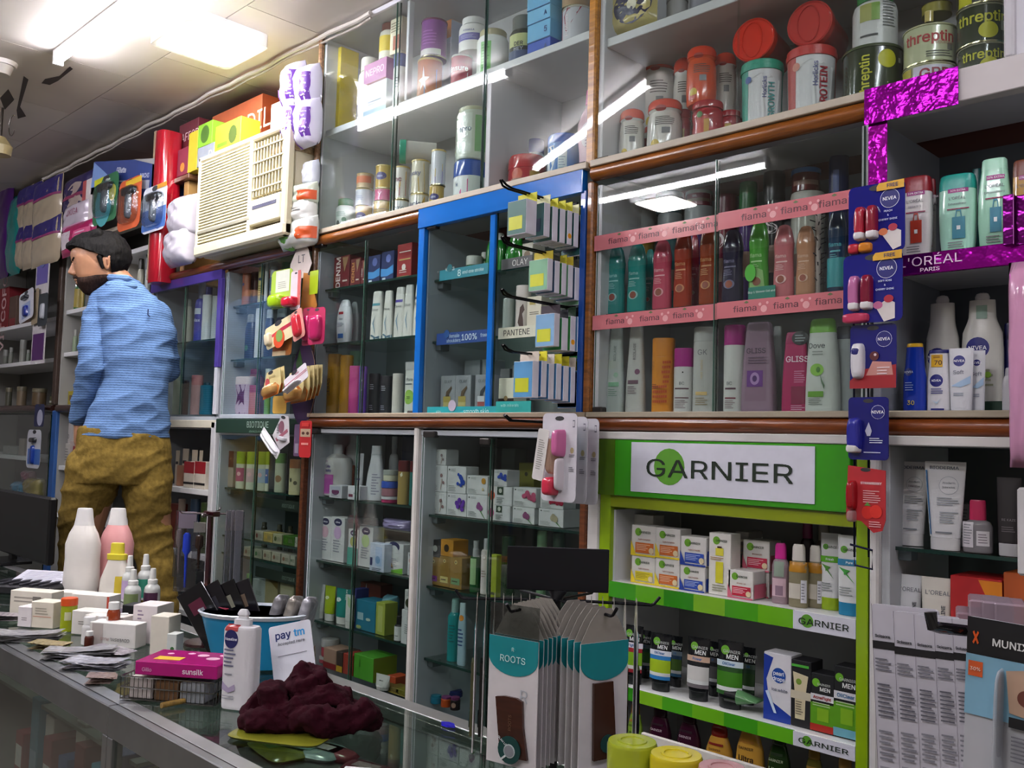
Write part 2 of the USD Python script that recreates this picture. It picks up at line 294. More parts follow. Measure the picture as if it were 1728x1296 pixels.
# left bays beyond the salesman
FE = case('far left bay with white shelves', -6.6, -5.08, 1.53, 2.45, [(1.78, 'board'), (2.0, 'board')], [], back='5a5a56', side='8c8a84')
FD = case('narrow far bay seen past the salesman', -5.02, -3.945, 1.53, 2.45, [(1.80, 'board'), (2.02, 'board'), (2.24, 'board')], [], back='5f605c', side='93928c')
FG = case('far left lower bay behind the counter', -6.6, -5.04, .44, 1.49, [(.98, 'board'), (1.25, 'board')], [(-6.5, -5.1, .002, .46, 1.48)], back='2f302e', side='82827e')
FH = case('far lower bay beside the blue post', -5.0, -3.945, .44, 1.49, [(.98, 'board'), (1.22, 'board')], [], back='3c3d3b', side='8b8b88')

# rails, posts, ledges
def rail(label, x0, x1, z, r=.018, c='7a3f16', y=-.004):
    pts = [(x, y, z+.002*math.sin(x*3)) for x in np.linspace(x0, x1, 26)]
    t = thing('wooden_rail', label, 'rail'); m = tube(pts, r, 14); part(t, 'moulding', m, M(c, 'wood')); return t
def ledge(label, x0, x1, z0, z1, c, y0=-.022, y1=.012):
    t = thing('ledge_board', label, 'board'); part(t, 'board', box(x0, x1, y0, y1, z0, z1), M(c, 'paint'))
rail('rounded brown rail under the upper case of tubs, gold-lit', -1.45, -.70, 2.066, c='8a4d14')
rail('rounded brown rail under the left upper case', -2.68, -2.11, 2.066, c='8a4d14')
rail('rounded brown rail under the air conditioner', -3.93, -2.70, 2.055, c='6b3417')
rail('long rounded brown rail at waist of the shelves, right part', -1.44, .3, 1.452, c='7a3c12')
rail('long rounded brown rail at waist of the shelves, middle part', -2.66, -1.45, 1.452, c='6b3512')
rail('dark brown rail behind the salesman at the left', -6.6, -5.05, 1.512, c='33160e'); rail('dark brown rail just left of the salesman', -4.99, -3.95, 1.512, c='33160e')
ledge('pale worn ledge above the upper right rail', -1.45, -.70, 2.082, 2.0985, 'b3a995'); ledge('pale worn ledge above the upper left rail', -2.68, -1.462, 2.082, 2.0985, 'b3a995')
ledge('pale worn ledge above the long waist rail, right', -1.445, .3, 1.4665, 1.4795, 'a39883'); ledge('pale worn ledge above the long waist rail, middle', -2.66, -1.45, 1.4665, 1.4795, 'a08f78')
ledge('white plank under the waist rail above the green unit', -1.445, .3, 1.4155, 1.4335, 'cbc8c4', -.024, .01)
ledge('printed white price strip behind the salesman', -3.93, -3.31, 1.425, 1.455, 'c9c3ae', -.012, .01)
ledge('white band board above the magenta tape at the right', -.70, .3, 2.036, 2.096, 'c9c3c0', -.02, .01)
def post(label, x0, x1, z0, z1, c, kind='wood', y0=-.012, y1=.012, name='cabinet_post'):
    t = thing(name, label, 'post'); part(t, 'post', box(x0, x1, y0, y1, z0, z1, .004), M(c, kind)); return t
post('upright gold-varnished wooden post between the upper cases', -1.474, -1.448, 2.085, 2.79, 'a9731c')
post('upright wooden post left of the upper case', -2.70, -2.682, 2.05, 2.79, '8d6a4a')
post('upright wooden post beside the hanging cards', -2.688, -2.668, 1.42, 2.05, '7d5a3c')
post('brown upright post beside the blue frame', -1.466, -1.447, 1.478, 2.05, '8a5520')
post('brown upright post of the lower cases', -2.70, -2.684, .44, 1.44, '5a3018')
post('white scuffed upright between the lower cases', -2.108, -2.088, .44, 1.438, 'd0ccc4', 'paint')
post('white upright left of the green unit', -1.442, -1.405, .44, 1.415, 'c9c6c2', 'paint'); post('brown upright edge beside the black board', -1.468, -1.445, .44, 1.43, '7a4526')
post('white upright right of the green unit', -.752, -.735, .44, 1.415, 'cfcdca', 'paint')
post('white upright at the right edge above the tins', -.515, -.498, 2.098, 2.78, 'c4c2c4', 'paint')
post('dark brown upright at the far left', -5.075, -5.03, 1.53, 2.46, '3a2a20', 'paint'); post('blue upright at the far left below the rail', -5.05, -4.985, .44, 1.5, '24508c', 'paint')
post('white and dark upright between the far lower bays', -3.34, -3.305, .44, 1.45, 'b9b9ba', 'paint')
t = thing('blue_tape_frame', 'bright blue tape frame around the middle glass door', 'tape'); B = M('1468bd', 'gloss')
part(t, 'frame_side', box(-2.112, -2.086, -.016, .002, 1.462, 2.03), B); part(t, 'frame_top', box(-2.112, -1.475, -.02, .002, 2.024, 2.083), B)
part(t, 'frame_side', box(xw(832, 500)-.008, xw(832, 500)+.012, -.012, .002, 1.482, 2.02), B); part(t, 'frame_side', box(-1.484, -1.467, -.014, .002, 1.478, 2.03), M('1d4d9c', 'gloss'))
t = thing('purple_frame', 'worn purple tape frame on the case beside the salesman', 'tape'); B = M('4b3a8c', 'gloss')
part(t, 'frame_top', box(-3.94, -3.31, -.014, .002, 2.005, 2.05), B); part(t, 'frame_side', box(-3.335, -3.305, -.014, .002, 1.66, 2.006), B); part(t, 'frame_side', box(-3.335, -3.312, -.012, .002, 1.478, 1.66), M('c3c6cb', 'paint'))
t = thing('red_post', 'tall red wrapped upright left of the air conditioner', 'post')
part(t, 'wrap', loft([(2.03, .055, .05, 3), (2.2, .06, .05, 3), (2.5, .05, .05, 3), (2.68, .045, .05, 3)], 20).apply_translation((-3.80, -.03, 0)), M('9c1424', 'gloss')); part(t, 'edge', box(-3.885, -3.862, -.06, .02, 2.05, 2.70), M('9a8468', 'paint'))
t = thing('divider_strip', 'white upright strip behind the left upper glass', 'strip'); part(t, 'strip', box(xw(682, 100)-.006, xw(682, 100)+.006, .01, .03, 2.4525, 2.77), M('cfcfd2', 'lam'))
# ------------------------------------------------------------------ goods: bodies, caps and what is printed on them
# kind: (body profile [(height, half width, depth ratio)], cap profile, default depth ratio, cross-section power, name, category)
KIND = {
 'flip':   ([(0, .88), (.012, .97), (.05, 1), (.55, 1), (.7, .94), (.79, .8), (.82, .72)], [(.82, .70), (.83, .73), (.98, .68), (1, .6)], .55, 2.5, 'shampoo_bottle', 'bottle'),
 'oval':   ([(0, .7), (.015, .82), (.12, .93), (.35, 1), (.6, .98), (.78, .82), (.84, .74)], [(.84, .72), (.85, .75), (.97, .52), (1, .35)], .5, 2.3, 'shampoo_bottle', 'bottle'),
 'taper':  ([(0, .93), (.012, .99), (.05, 1), (.3, .97), (.6, .88), (.85, .76)], [(.85, .75), (.86, .77), (.975, .7), (1, .6)], .5, 2.8, 'shampoo_bottle', 'bottle'),
 'curve':  ([(0, .93), (.012, 1), (.1, 1), (.3, .9), (.5, .86), (.7, .95), (.8, .9), (.86, .66), (.88, .58)], [(.88, .6), (.98, .58), (1, .5)], .55, 2.4, 'lotion_bottle', 'bottle'),
 'slim':   ([(0, .94), (.01, 1), (.74, 1), (.75, .97)], [(.75, 1), (.985, 1), (1, .93)], .75, 2.2, 'shampoo_bottle', 'bottle'),
 'aero':   ([(0, .95), (.012, 1), (.72, 1), (.77, .92), (.79, .85)], [(.79, .9), (.97, .9), (1, .78)], 1, 2, 'spray_can', 'can'),
 'lotion': ([(0, .93), (.012, .99), (.04, 1), (.5, 1), (.66, .93), (.76, .72), (.8, .6), (.83, .56)], [(.83, .6), (.97, .6), (1, .52)], .6, 2.4, 'lotion_bottle', 'bottle'),
 'broad':  ([(0, .9), (.015, .98), (.06, 1), (.45, 1), (.6, .93), (.72, .72), (.76, .62), (.86, .6), (.93, .58)], [(.93, .45), (.94, .46), (.97, .44), (1, .2)], .55, 2.4, 'lotion_bottle', 'bottle'),
 'gel':    ([(0, .9), (.012, .98), (.05, 1), (.3, .97), (.5, .9), (.62, .92), (.74, .98), (.76, .93)], [(.76, .95), (.8, .92), (.93, .72), (.985, .5), (1, .3)], .6, 2.2, 'shower_gel_bottle', 'bottle'),
 'jar':    ([(0, .9), (.015, .97), (.05, 1), (.74, 1), (.78, .93)], [(.78, 1.03), (.97, 1.03), (1, .96)], 1, 2, 'jar', 'jar'),
 'pot':    ([(0, .88), (.03, .98), (.1, 1), (.52, 1), (.56, .93)], [(.56, 1.03), (.95, 1.03), (1, .97)], 1, 2, 'cream_jar', 'jar'),
 'tub':    ([(0, .9), (.01, .93), (.85, 1.0), (.87, 1)], [(.86, 1.06), (.93, 1.06), (.935, 1.03), (.985, 1.03), (1, .97)], 1, 2, 'plastic_tub', 'tub'),
 'pet':    ([(0, .86), (.02, .96), (.07, 1), (.36, .99), (.5, .93), (.62, .99), (.74, 1), (.8, .9), (.83, .84)], [(.83, .98), (.84, 1.0), (.95, 1.0), (.985, .95), (1, .85)], 1, 2, 'drink_powder_jar', 'jar'),
 'pill':   ([(0, .93), (.012, .99), (.05, 1), (.66, 1), (.75, .93), (.8, .74)], [(.8, .8), (.975, .8), (1, .72)], 1, 2, 'supplement_jar', 'jar'),
 'can':    ([(0, 1.0), (.02, 1.02), (.045, 1.02), (.05, .985), (.95, .985)], [(.95, 1.02), (.98, 1.02), (1, .99)], 1, 2, 'tin', 'tin'),
 'tube':   ([(.2, .82, .62), (.21, .9, .6), (.4, .95, .45), (.7, 1, .22), (.94, 1.04, .03), (1, 1.04, .02)], [(0, .78, .62), (.01, .8, .62), (.19, .84, .62), (.2, .8, .62)], .6, 2.1, 'cream_tube', 'tube'),
 'stick':  ([(0, .95), (.01, 1), (.6, 1)], [(.6, 1.03), (.98, 1.03), (1, .95)], 1, 2, 'small_bottle', 'bottle'),
 'tablet': ([(0, .93), (.02, 1), (.6, 1), (.7, .85), (.74, .7)], [(.74, .82), (.97, .82), (1, .75)], 1, 2, 'medicine_bottle', 'bottle'),
 'micel':  ([(0, .9), (.015, .98), (.05, 1), (.62, 1), (.7, .85), (.74, .62)], [(.74, .68), (.95, .64), (1, .5)], .62, 2.6, 'cleanser_bottle', 'bottle'),
 'spray':  ([(0, .95), (.01, 1), (.62, 1), (.7, .85), (.73, .5)], [(.73, .52), (.8, .52), (.81, .58), (.985, .58), (1, .5)], 1, 2, 'spray_bottle', 'bottle'),
}
class Body:
    def __init__(s, h, a, prof=None, q=1.0, p=2.0, flat=None):
        s.h, s.a, s.p, s.flat = h, a, p, flat
        if prof is not None:
            s.t = np.array([x[0] for x in prof])*h; s.w = np.array([x[1] for x in prof])*a; s.b = np.array([x[1]*(x[2] if len(x) > 2 else q) for x in prof])*a
    def put(s, m, off):
        """lays a flat print (x right, z up, y slightly negative) on the front of the body"""
        v = np.array(m.vertices)
        if s.flat is not None: v[:, 1] += s.flat-off; return T(v, m.faces)
        w = np.interp(v[:, 2], s.t, s.w); b = np.interp(v[:, 2], s.t, s.b)
        if s.p == 2.0:
            g = np.clip(v[:, 0]/np.maximum(w, 1e-4), -1.5, 1.5); X = (w+off)*np.sin(g); Y = -(b+off)*np.cos(g)
        else:
            u = np.clip(np.abs(v[:, 0])/np.maximum(w, 1e-4), 0, .985); X = v[:, 0]; Y = -b*(1-u**s.p)**(1/s.p)-off
        return T(np.c_[X, Y+v[:, 1], v[:, 2]], m.faces)
def sheet(x0, x1, z0, z1, nx=10, nz=4):
    X, Z = np.meshgrid(np.linspace(x0, x1, nx+1), np.linspace(z0, z1, nz+1)); n = nx+1
    i, j = np.meshgrid(np.arange(nz), np.arange(nx), indexing='ij'); a = (i*n+j).ravel()
    return T(np.c_[X.ravel(), np.zeros(X.size), Z.ravel()], np.vstack([np.c_[a, a+1, a+n+1], np.c_[a, a+n+1, a+n]]))
def disc(cx, cz, rx, rz, n=20):
    V = [(cx, 0, cz)]; F = []
    for r in (.5, 1.0): V += [(cx+rx*r*math.cos(2*math.pi*k/n), 0, cz+rz*r*math.sin(2*math.pi*k/n)) for k in range(n)]
    for k in range(n):
        q = (k+1) % n; F += [(0, 1+k, 1+q), (1+k, 1+n+k, 1+n+q), (1+k, 1+n+q, 1+q)]
    return T(V, F)
def decals(path, body, w, h, dec, base=.0004):
    """w: full width of the front. coordinates of prints: x -.5..5 of w, z 0..1 of h"""
    for k, d in enumerate(dec):
        o = d[0]; off = base+.00035*k; nx = 1 if body.flat is not None else 10
        if o == 'r':     # panel x0 x1 z0 z1 colour
            m = sheet(d[1]*w, d[2]*w, d[3]*h, d[4]*h, nx, 1 if nx == 1 else 6); nm = 'label_panel'
        elif o == 'c':   # disc x z radius(of w) colour
            m = disc(d[1]*w, d[2]*h, d[3]*w, d[3]*w*(d[5] if len(d) > 5 else 1)); nm = 'emblem'; d = d[:5]
        elif o == 't':   # text x z height(of h) colour [bold] [stretch]
            m = text(d[1], d[4]*h, len(d) > 6 and d[6], stretch=d[7] if len(d) > 7 else 1.0); m = mv(m, d[2]*w, 0, d[3]*h); nm = 'lettering'; d = (0, 0, 0, 0, 0, d[5]) if True else d
        elif o == 'v':   # upright text, reads upwards; size is of w
            m = text(d[1], d[4]*w, len(d) > 6 and d[6], stretch=d[7] if len(d) > 7 else 1.0); m = mv(rot(m, -90, (0, 1, 0)), d[2]*w, 0, d[3]*h); nm = 'lettering'; d = (0, 0, 0, 0, 0, d[5])
        elif o == 'l':   # small print x0 x1 z0 z1 lines colour
            n = d[5]; ms = []; rr = random.Random(k*31+n); dz = (d[4]-d[3])/n
            for q in range(n):
                z = d[4]-(q+.5)*dz; ms.append(sheet(d[1]*w, (d[1]+(d[2]-d[1])*rr.uniform(.62, 1))*w, (z-.2*dz)*h, (z+.2*dz)*h, max(1, nx//2), 1))
            m = cat(*ms); nm = 'small_print'
        elif o == 'p':   # outline: points colour
            pts = [(x*w, z*h) for x, z in d[1]]; q = poly(pts, .0002); m = q; nm = 'printed_shape'
            if nx > 1: m = q.subdivide()
        elif o == 'R':   # panel on the right-hand side of a carton: y0 y1 z0 z1 (of depth) colour
            dd = body.depth; v = sheet(d[1]*dd, d[2]*dd, d[3]*h, d[4]*h, 1, 1).vertices
            m = T(np.c_[np.full(len(v), w/2+off), body.flat+v[:, 0], v[:, 2]], sheet(0, 1, 0, 1, 1, 1).faces); part(path, 'side_panel', m, M(d[5], 'print'), smooth=False); continue
        part(path, nm, body.put(m, off), M(d[-1], 'print'), smooth=False if nx == 1 or nm == 'lettering' else 40)
ROW = {'name': None, 'z': 0, 'y': 0, 'grp': None}
def R(name, z, y, grp=None): ROW.update(name=name, z=z, y=y, grp=grp)
LASTTOP = {}; CT = .8812   # CT: the counter top
def I(kind, l, r, top, desc, body, cap=None, *dec, z=None, y=None, q=None, p=None, turn=None, n=None, c=None, d=None, mat='plastic', capmat='plastic', bot=None, row=0, h=None, grp=None, face=True, prof=None, on=None, film=None, lean=None, gb=None):
    """sets one product on the current shelf, spanning the picture columns l..r and reaching up to row top"""
    z = ROW['z'] if z is None else z; y = ROW['y'] if y is None else y; row = ROW['name'] if row == 0 else row
    cx = (l+r)/2
    if gb is not None: z = CT; y = atz(cx, gb, CT)[1]
    if on is not None: z = LASTTOP[on]+.0006
    if bot is not None: z = z_at(bot, x_at(cx, z, y), y)
    X = x_at(cx, z, y); hh = h or z_at(top, X, y)-z; zm = z+hh/2
    dx = x_at(r, zm, y)-x_at(l, zm, y)
    th = math.atan2(-X, DIST+y)
    grp = grp or ROW['grp']
    if kind in ('carton', 'flatbox'):
        tn = math.radians(turn or 0); w = dx*math.cos(th)/max(math.cos(th-tn), .3); dd = d or w*.6; dd = min(dd, .296-y) if 0 <= y < .29 else dd; nm, ct = n or 'carton', c or 'box'
        t = thing(nm, desc, ct, (X, y, z), turn or 0, grp, row, cx, tilt=lean)
        m = mat if mat != 'plastic' else 'card'
        b_ = part(t, 'carton_body', box(-w/2, w/2, 0, dd, 0, hh, .0012), M(body, m))
        if cap: part(t, 'lid_flap', box(-w/2+.0008, w/2-.0008, .0008, dd-.0008, hh-.0006, hh+.0008, .0003), M(cap, m))
        B = Body(hh, w/2, flat=0.0); B.depth = dd
        decals(t, B, w, hh, dec)
    else:
        bp, cp, q0, p0, nm, ct = KIND[kind]
        if prof: bp, cp = prof
        q = q or q0; p = p or p0; nm, ct = n or nm, c or ct
        turn = (26 if q > .7 else 8) if turn is None else turn; ra = th-math.radians(turn)
        a = dx*math.cos(th)/(2*math.sqrt(math.cos(ra)**2+(q*math.sin(ra))**2)) if q < .999 else dx*math.cos(th)/2
        mx = max(max(s[1] for s in bp), max(s[1] for s in cp)); a /= mx
        dep = a*q*mx
        if 0 <= y < .3 and y+2*dep > .296: y = max(.02, .296-2*dep)
        t = thing(nm, desc, ct, (X, y+dep, z), turn, grp, row, cx, tilt=lean)
        sec = lambda P: [(s[0]*hh, s[1]*a, s[1]*a*(s[2] if len(s) > 2 else q)) for s in P]
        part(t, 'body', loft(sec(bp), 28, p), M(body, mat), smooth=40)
        part(t, 'cap' if kind not in ('can', 'jar', 'pot', 'tub') else 'lid', loft(sec(cp), 28, p), M(cap or body, capmat), smooth=40)
        if kind in ('can',): part(t, 'rim', loft([(hh*.0, a*1.02, a*1.02), (hh*.035, a*1.025, a*1.025)], 28), M('b9b08a', 'chrome'), smooth=40)
        decals(t, Body(hh, a, bp+cp if bp[0][0] < cp[0][0] else cp+bp, q, p), 2*a, hh, dec)
        if film: part(t, 'plastic_wrap', loft([(0, a*1.03, a*q*1.03), (hh*.8, a*1.05, a*q*1.05), (hh, a*.9, a*q*.9)], 24, p, caps=False), M('f6f8f8', 'film'), smooth=60)
    LASTTOP[desc] = z+hh; I.last = z+hh
    return t
# ------------------------------------------------------------------ upper left case
R('top shelf of the left upper case', 2.4525, .05)
I('carton', 557, 570, 81, 'tall bright yellow carton', 'e0c521', None, ('r', -.3, .1, .2, .45, 'c9a23a'), d=.075)
I('pill', 586, 624, 95, 'squat white supplement jar', 'd9d5cc', 'd6d2c8', ('t', 'ES', -.05, .55, .1, '6a665e', True), ('l', -.3, .3, .3, .48, 4, '8a867c'))
I('carton', 612, 650, 139, 'white and pale blue carton', 'd3d6d8', None, ('r', -.5, .5, 0, .3, '9fb6cc'), ('l', -.3, .4, .4, .6, 3, '6d8098'), d=.07)
I('carton', 613, 651, 103, 'pink purple carton lying on the blue one', 'b878a8', None, ('t', 'NEPRO', 0, .55, .3, 'e2bcd6', True), ('r', -.5, .5, 0, .06, '7a3c30'), on='white and pale blue carton', d=.07)
I('pill', 625, 660, 37, 'white and yellow jar with a brown lid', 'd8d4c6', '7a4a40', ('r', -.5, .5, .2, .62, 'd0b638'), on='pink purple carton lying on the blue one')
I('jar', 651, 676, 90, 'slim white jar with a dark blue lid', 'cfd3d2', '3c4d86', ('l', -.3, .3, .4, .6, 4, '55606a'), ('r', -.5, .5, 0, .12, '3a4660'))
I('carton', 657, 676, 30, 'cream picture carton balanced on the slim jar', 'd8cfb4', None, ('r', -.2, .5, .1, .5, 'a4553c'), ('l', -.4, .4, .6, .9, 4, '7a6a50'), on='slim white jar with a dark blue lid', d=.05)
I('can', 685, 729, 98, 'orange and blue tin with white star', 'b5652e', 'c9a85a', ('p', [(-.5, 0), (.5, .75), (.5, 0)], '3c8cc0'), ('p', [(-.32, .5), (-.1, .55), (-.06, .8), (.0, .56), (.2, .55), (.03, .45), (.08, .25), (-.06, .38), (-.2, .25), (-.16, .43)], 'e6e0d8'))
I('can', 691, 737, 31, 'tall purple tin with white base', '7d3c86', '6a3350', ('r', -.5, .5, .02, .2, 'd6d2d0'), ('l', -.3, .3, .3, .7, 5, '9a5aa2'), on='orange and blue tin with white star')
I('carton', 738, 757, 36, 'grey carton with an orange top behind the tins', '9aa0b4', 'c07840', ('r', -.5, .5, .8, 1, 'b06a3a'), y=.15, d=.06)
I('can', 745, 783, 92, 'dark red tin with white script', '9c2440', 'd0ccc6', ('t', 'Ensure', .0, .6, .14, 'e8d8d8', True), ('p', [(-.1, .02), (.5, .5), (.5, .02)], 'cfc6cc'))
I('pill', 754, 806, 26, 'large white jar with violet band on red tin', 'd9d8d2', 'd8d7d2', ('r', -.5, .5, .28, .48, '55509a'), ('t', 'FORMULA', 0, .56, .05, '5a5a8a', True), ('l', -.3, .3, .32, .44, 3, 'a6a4cc'), on='dark red tin with white script')
I('pet', 783, 838, 47, 'big pale jar with a green label panel', 'd6dcd2', 'a9a27a', ('r', -.24, .12, .14, .72, '7cc06c'), ('l', -.2, .08, .18, .68, 9, '5aa04c'), prof=([(0, .92), (.03, 1), (.8, 1), (.86, .9)], [(.86, .86), (.98, .86), (1, .8)]))
I('pet', 840, 892, 24, 'dark jar with pale yellow band', '3f4038', '6a6c66', ('r', -.5, .5, .38, .62, 'c3c78a'), ('t', 'DER', -.05, .43, .07, '333438', True), ('t', 'HEY', -.05, .33, .07, 'b0b4c0', True), ('r', -.5, .5, 0, .3, '4a567a'), prof=([(0, .95), (.02, 1), (.66, 1), (.72, .88)], [(.72, .84), (.98, .84), (1, .78)]))
pv = None
for k, (tp, col) in enumerate([(96, '6fb4dc'), (68, '2f55b8'), (37, '6fb4dc'), (13, '78bce2'), (-14, '6fb4dc')]):
    nm = ['lowest light blue carton of the stack', 'royal blue carton in the stack', 'light blue carton above the royal blue one', 'light blue carton fourth in the stack', 'topmost light blue carton of the stack'][k]
    I('carton', 889, 928, tp, nm, col, None, ('r', -.5, .5, .0, .05, '24467a'), ('t', 'A' if k % 2 else '5', .3, .5, .3, '2f4a80', True), d=.08, on=pv, grp='blue cartons stacked in the upper case'); pv = nm
I('can', 929, 983, 10, 'white and dark red tin with slanted lettering', 'd0d0d4', 'c8c2b4', ('p', [(-.75, .2), (-.75, .98), (.25, .98), (-.1, .6), (-.55, .15)], '9a1f38'), ('v', 'Protinex', -.3, .55, .14, 'f0e2e4', True), ('r', -.5, .4, .03, .16, '3a2c28'), turn=30)
I('can', 931, 980, -24, 'beige tin on the dark red tin', 'b89a78', 'c8c2b4', on='white and dark red tin with slanted lettering')
I('carton', 982, 997, 0, 'violet grey carton beside the gold post', '9a8aa4', None, ('l', -.3, .3, .2, .7, 6, 'c8b8b0'), y=.12, d=.05)
R('floor of the left upper case', 2.0995, .045)
I('pill', 551, 585, 334, 'white powder bottle with a green lid', 'd3d9d6', '2f7a50', ('r', -.4, .4, .12, .62, 'c6d2ca'), ('l', -.3, .3, .45, .6, 4, '4f7a68'), ('c', -.15, .25, .1, '3a4a44', 1.6), ('c', .18, .36, .12, '5f8a70'))
G, DB = 'b89a4c', '2f2a6a'
def gold(l, r, top, desc, on=None, oval=False, body=G, *dec, **k):
    I('can', l, r, top, desc, body, 'c2a862', *(([('c', .0, .52, .36, DB, .62), ('l', -.22, .2, .47, .56, 2, 'd8d8ea')]) if oval else []), *dec, on=on, mat=k.pop('mat', 'gloss'), n='formula_tin', grp='formula tins stacked in the upper case', **k)
gold(586, 616, 347, 'gold tin with dark blue oval, bottom of the first pile', None, True)
gold(586, 617, 318, 'pale grey tin in the first pile', 'gold tin with dark blue oval, bottom of the first pile', False, 'c4c6d0', ('l', -.3, .3, .3, .6, 3, '9aa0c0'))
gold(588, 619, 292, 'orange banded tin topping the first pile', 'pale grey tin in the first pile', False, 'b9a27c', ('r', -.6, .6, .35, .8, 'c2642e'))
gold(615, 649, 339, 'plain gold ringed tin, bottom of the second pile', None, False, G, ('r', -.6, .6, .6, .64, '7a6230'), ('r', -.6, .6, .5, .54, '7a6230'))
gold(619, 650, 318, 'pink tin in the second pile', 'plain gold ringed tin, bottom of the second pile', False, 'b8426e', ('t', 'Y', 0, .5, .4, 'e8c0d0', True))
gold(620, 651, 278, 'tall gold tin with blue oval topping the second pile', 'pink tin in the second pile', True)
gold(649, 678, 337, 'white tin with grey script under the red tin', None, False, 'cdd0ce', ('t', 'LACTO', -.1, .5, .22, '5a6a72', True))
gold(652, 680, 280, 'white, gold and red tin on a white tin', 'white tin with grey script under the red tin', False, 'cfcac2', ('p', [(-.3, .1), (.5, .6), (.5, .1)], 'a8222e'), ('p', [(-.2, .3), (.5, .85), (.5, .6), (-.3, .1)], 'd0a040'), ('t', 'Zinc', -.2, .6, .14, '7a2c40', True))
gold(679, 711, 327, 'white and gold tin under the tall gold one', None, False, 'cdcbc0', ('t', 'Lucky', -.1, .5, .24, '5a5a78', True), ('p', [(.1, .1), (.5, .9), (.5, .1)], 'c2a048'))
gold(680, 712, 269, 'tall white and gold tin on the fourth pile', 'white and gold tin under the tall gold one', False, 'cbc4ae', ('p', [(-.2, .05), (.4, .9), (.5, .05)], 'c0a04a'), ('t', 'Lucky', -.2, .6, .12, '6a6a88', True))
gold(713, 739, 313, 'small gold tin with blue oval by the blue jar', None, True)
gold(716, 742, 252, 'white and violet tin above the small gold tin', 'small gold tin with blue oval by the blue jar', False, 'cfcfd4', ('p', [(-.5, .05), (.5, .4), (.5, .05)], '7a55a0'), ('p', [(-.5, .3), (.5, .6), (.5, .4), (-.5, .05)], 'c8b070'))
I('pet', 741, 800, 269, 'large white jar with a blue lid and pink wedge', 'd2d6d6', '2f55a6', ('p', [(-.35, .02), (.12, .55), (.12, .02)], 'c22a78'), ('r', .14, .48, .1, .62, 'c8d2ca'), ('t', 'K', -.25, .42, .07, '5a6a9a', True), prof=([(0, .94), (.02, .98), (.62, 1)], [(.62, 1.02), (.95, 1.0), (1, .9)]), capmat='gloss')
I('pet', 744, 808, 178, 'large clear green jar on the blue-lidded jar', 'cfd8c2', 'b4b48c', ('r', -.4, .12, .12, .84, 'd2dccc'), ('r', .2, .5, .12, .8, '77b86a'), ('t', 'Nepro', -.15, .55, .09, '35556a', True), on='large white jar with a blue lid and pink wedge', mat='gloss', prof=([(0, .8), (.04, .95), (.1, 1), (.86, 1), (.92, .9)], [(.92, .88), (.985, .88), (1, .8)]), film=1)
I('pet', 832, 899, 260, 'squat red jar with a gold panel', 'b02430', 'ba2c34', ('c', -.12, .42, .16, 'c8583c'), ('r', -.3, .1, .16, .3, '9a6a58'), ('r', .22, .5, .1, .5, 'b08428'), prof=([(0, .92), (.04, 1), (.5, 1), (.58, .96), (.62, .98)], [(.62, 1), (.9, .98), (1, .9)]), mat='gloss', capmat='gloss')
I('jar', 876, 906, 234, 'small white jar with navy lid behind the red jar', 'bdbccc', '2c3a86', ('t', 'VI', .0, .5, .12, '4a4a6a'), y=.16)
I('jar', 902, 961, 225, 'blue jar with a white label strip', '3f7ac0', '2f62b4', ('p', [(-.5, .05), (-.32, .05), (-.1, .5), (-.2, .74), (-.5, .74)], 'd0d8de'), ('r', -.05, .22, .04, .6, 'c2d6da'), ('l', -.02, .2, .1, .5, 7, '7a98a8'), mat='gloss', capmat='gloss', prof=([(0, .95), (.02, 1), (.8, 1)], [(.8, 1.01), (.96, 1.01), (1, .94)]))
I('lotion', 964, 1008, 147, 'tall pink lotion bottle with magenta cap', 'd9b0be', 'b8306a', ('c', .05, .45, .3, 'e4d8de', 1.5), ('t', 'G', .08, .5, .06, '9a7a88'), ('l', -.05, .2, .3, .44, 4, 'a8909c'), y=.06, prof=([(0, .75), (.02, .8), (.25, .84), (.5, 1), (.62, .96), (.72, .7), (.8, .42), (.82, .4)], [(.82, .44), (.985, .4), (1, .34)]))
# lying tub with a green lid on the piles
def lying(l, r, top, bot, y, desc, lidc, bodyc, yaw, depth, nm='plastic_tub', dec=(), roll=0):
    px = (l+r)/2; y_ = y; x = x_at(px, 2.3, y_); z1 = z_at(top, x, y_); z0 = z_at(bot, x, y_); R_ = (z1-z0)/2
    t = thing(nm, desc, 'tub', (x, y_, (z0+z1)/2), yaw, row=ROW['name'], px=px)
    def lay(m): return rot(m, 90, (1, 0, 0))   # the lid now faces -y
    part(t, 'body', lay(loft([(-depth, R_*.86, R_*.86), (-.012, R_*.93, R_*.93)], 32)), M(bodyc), smooth=40)
    part(t, 'lid', lay(loft([(-.014, R_, R_), (.004, R_, R_), (.006, R_*.96, R_*.96), (.003, R_*.9, R_*.9), (.0035, R_*.1, R_*.1)], 40)), M(lidc, 'gloss'), smooth=30)
    for ring in dec: part(t, 'lid_rib', ring(R_), M(lidc, 'gloss'), smooth=40)
    return t
lying(658, 697, 236, 276, .06, 'tub lying on its side, green lid facing out', '2f9a7c', 'b9b4ac', -40, .11)

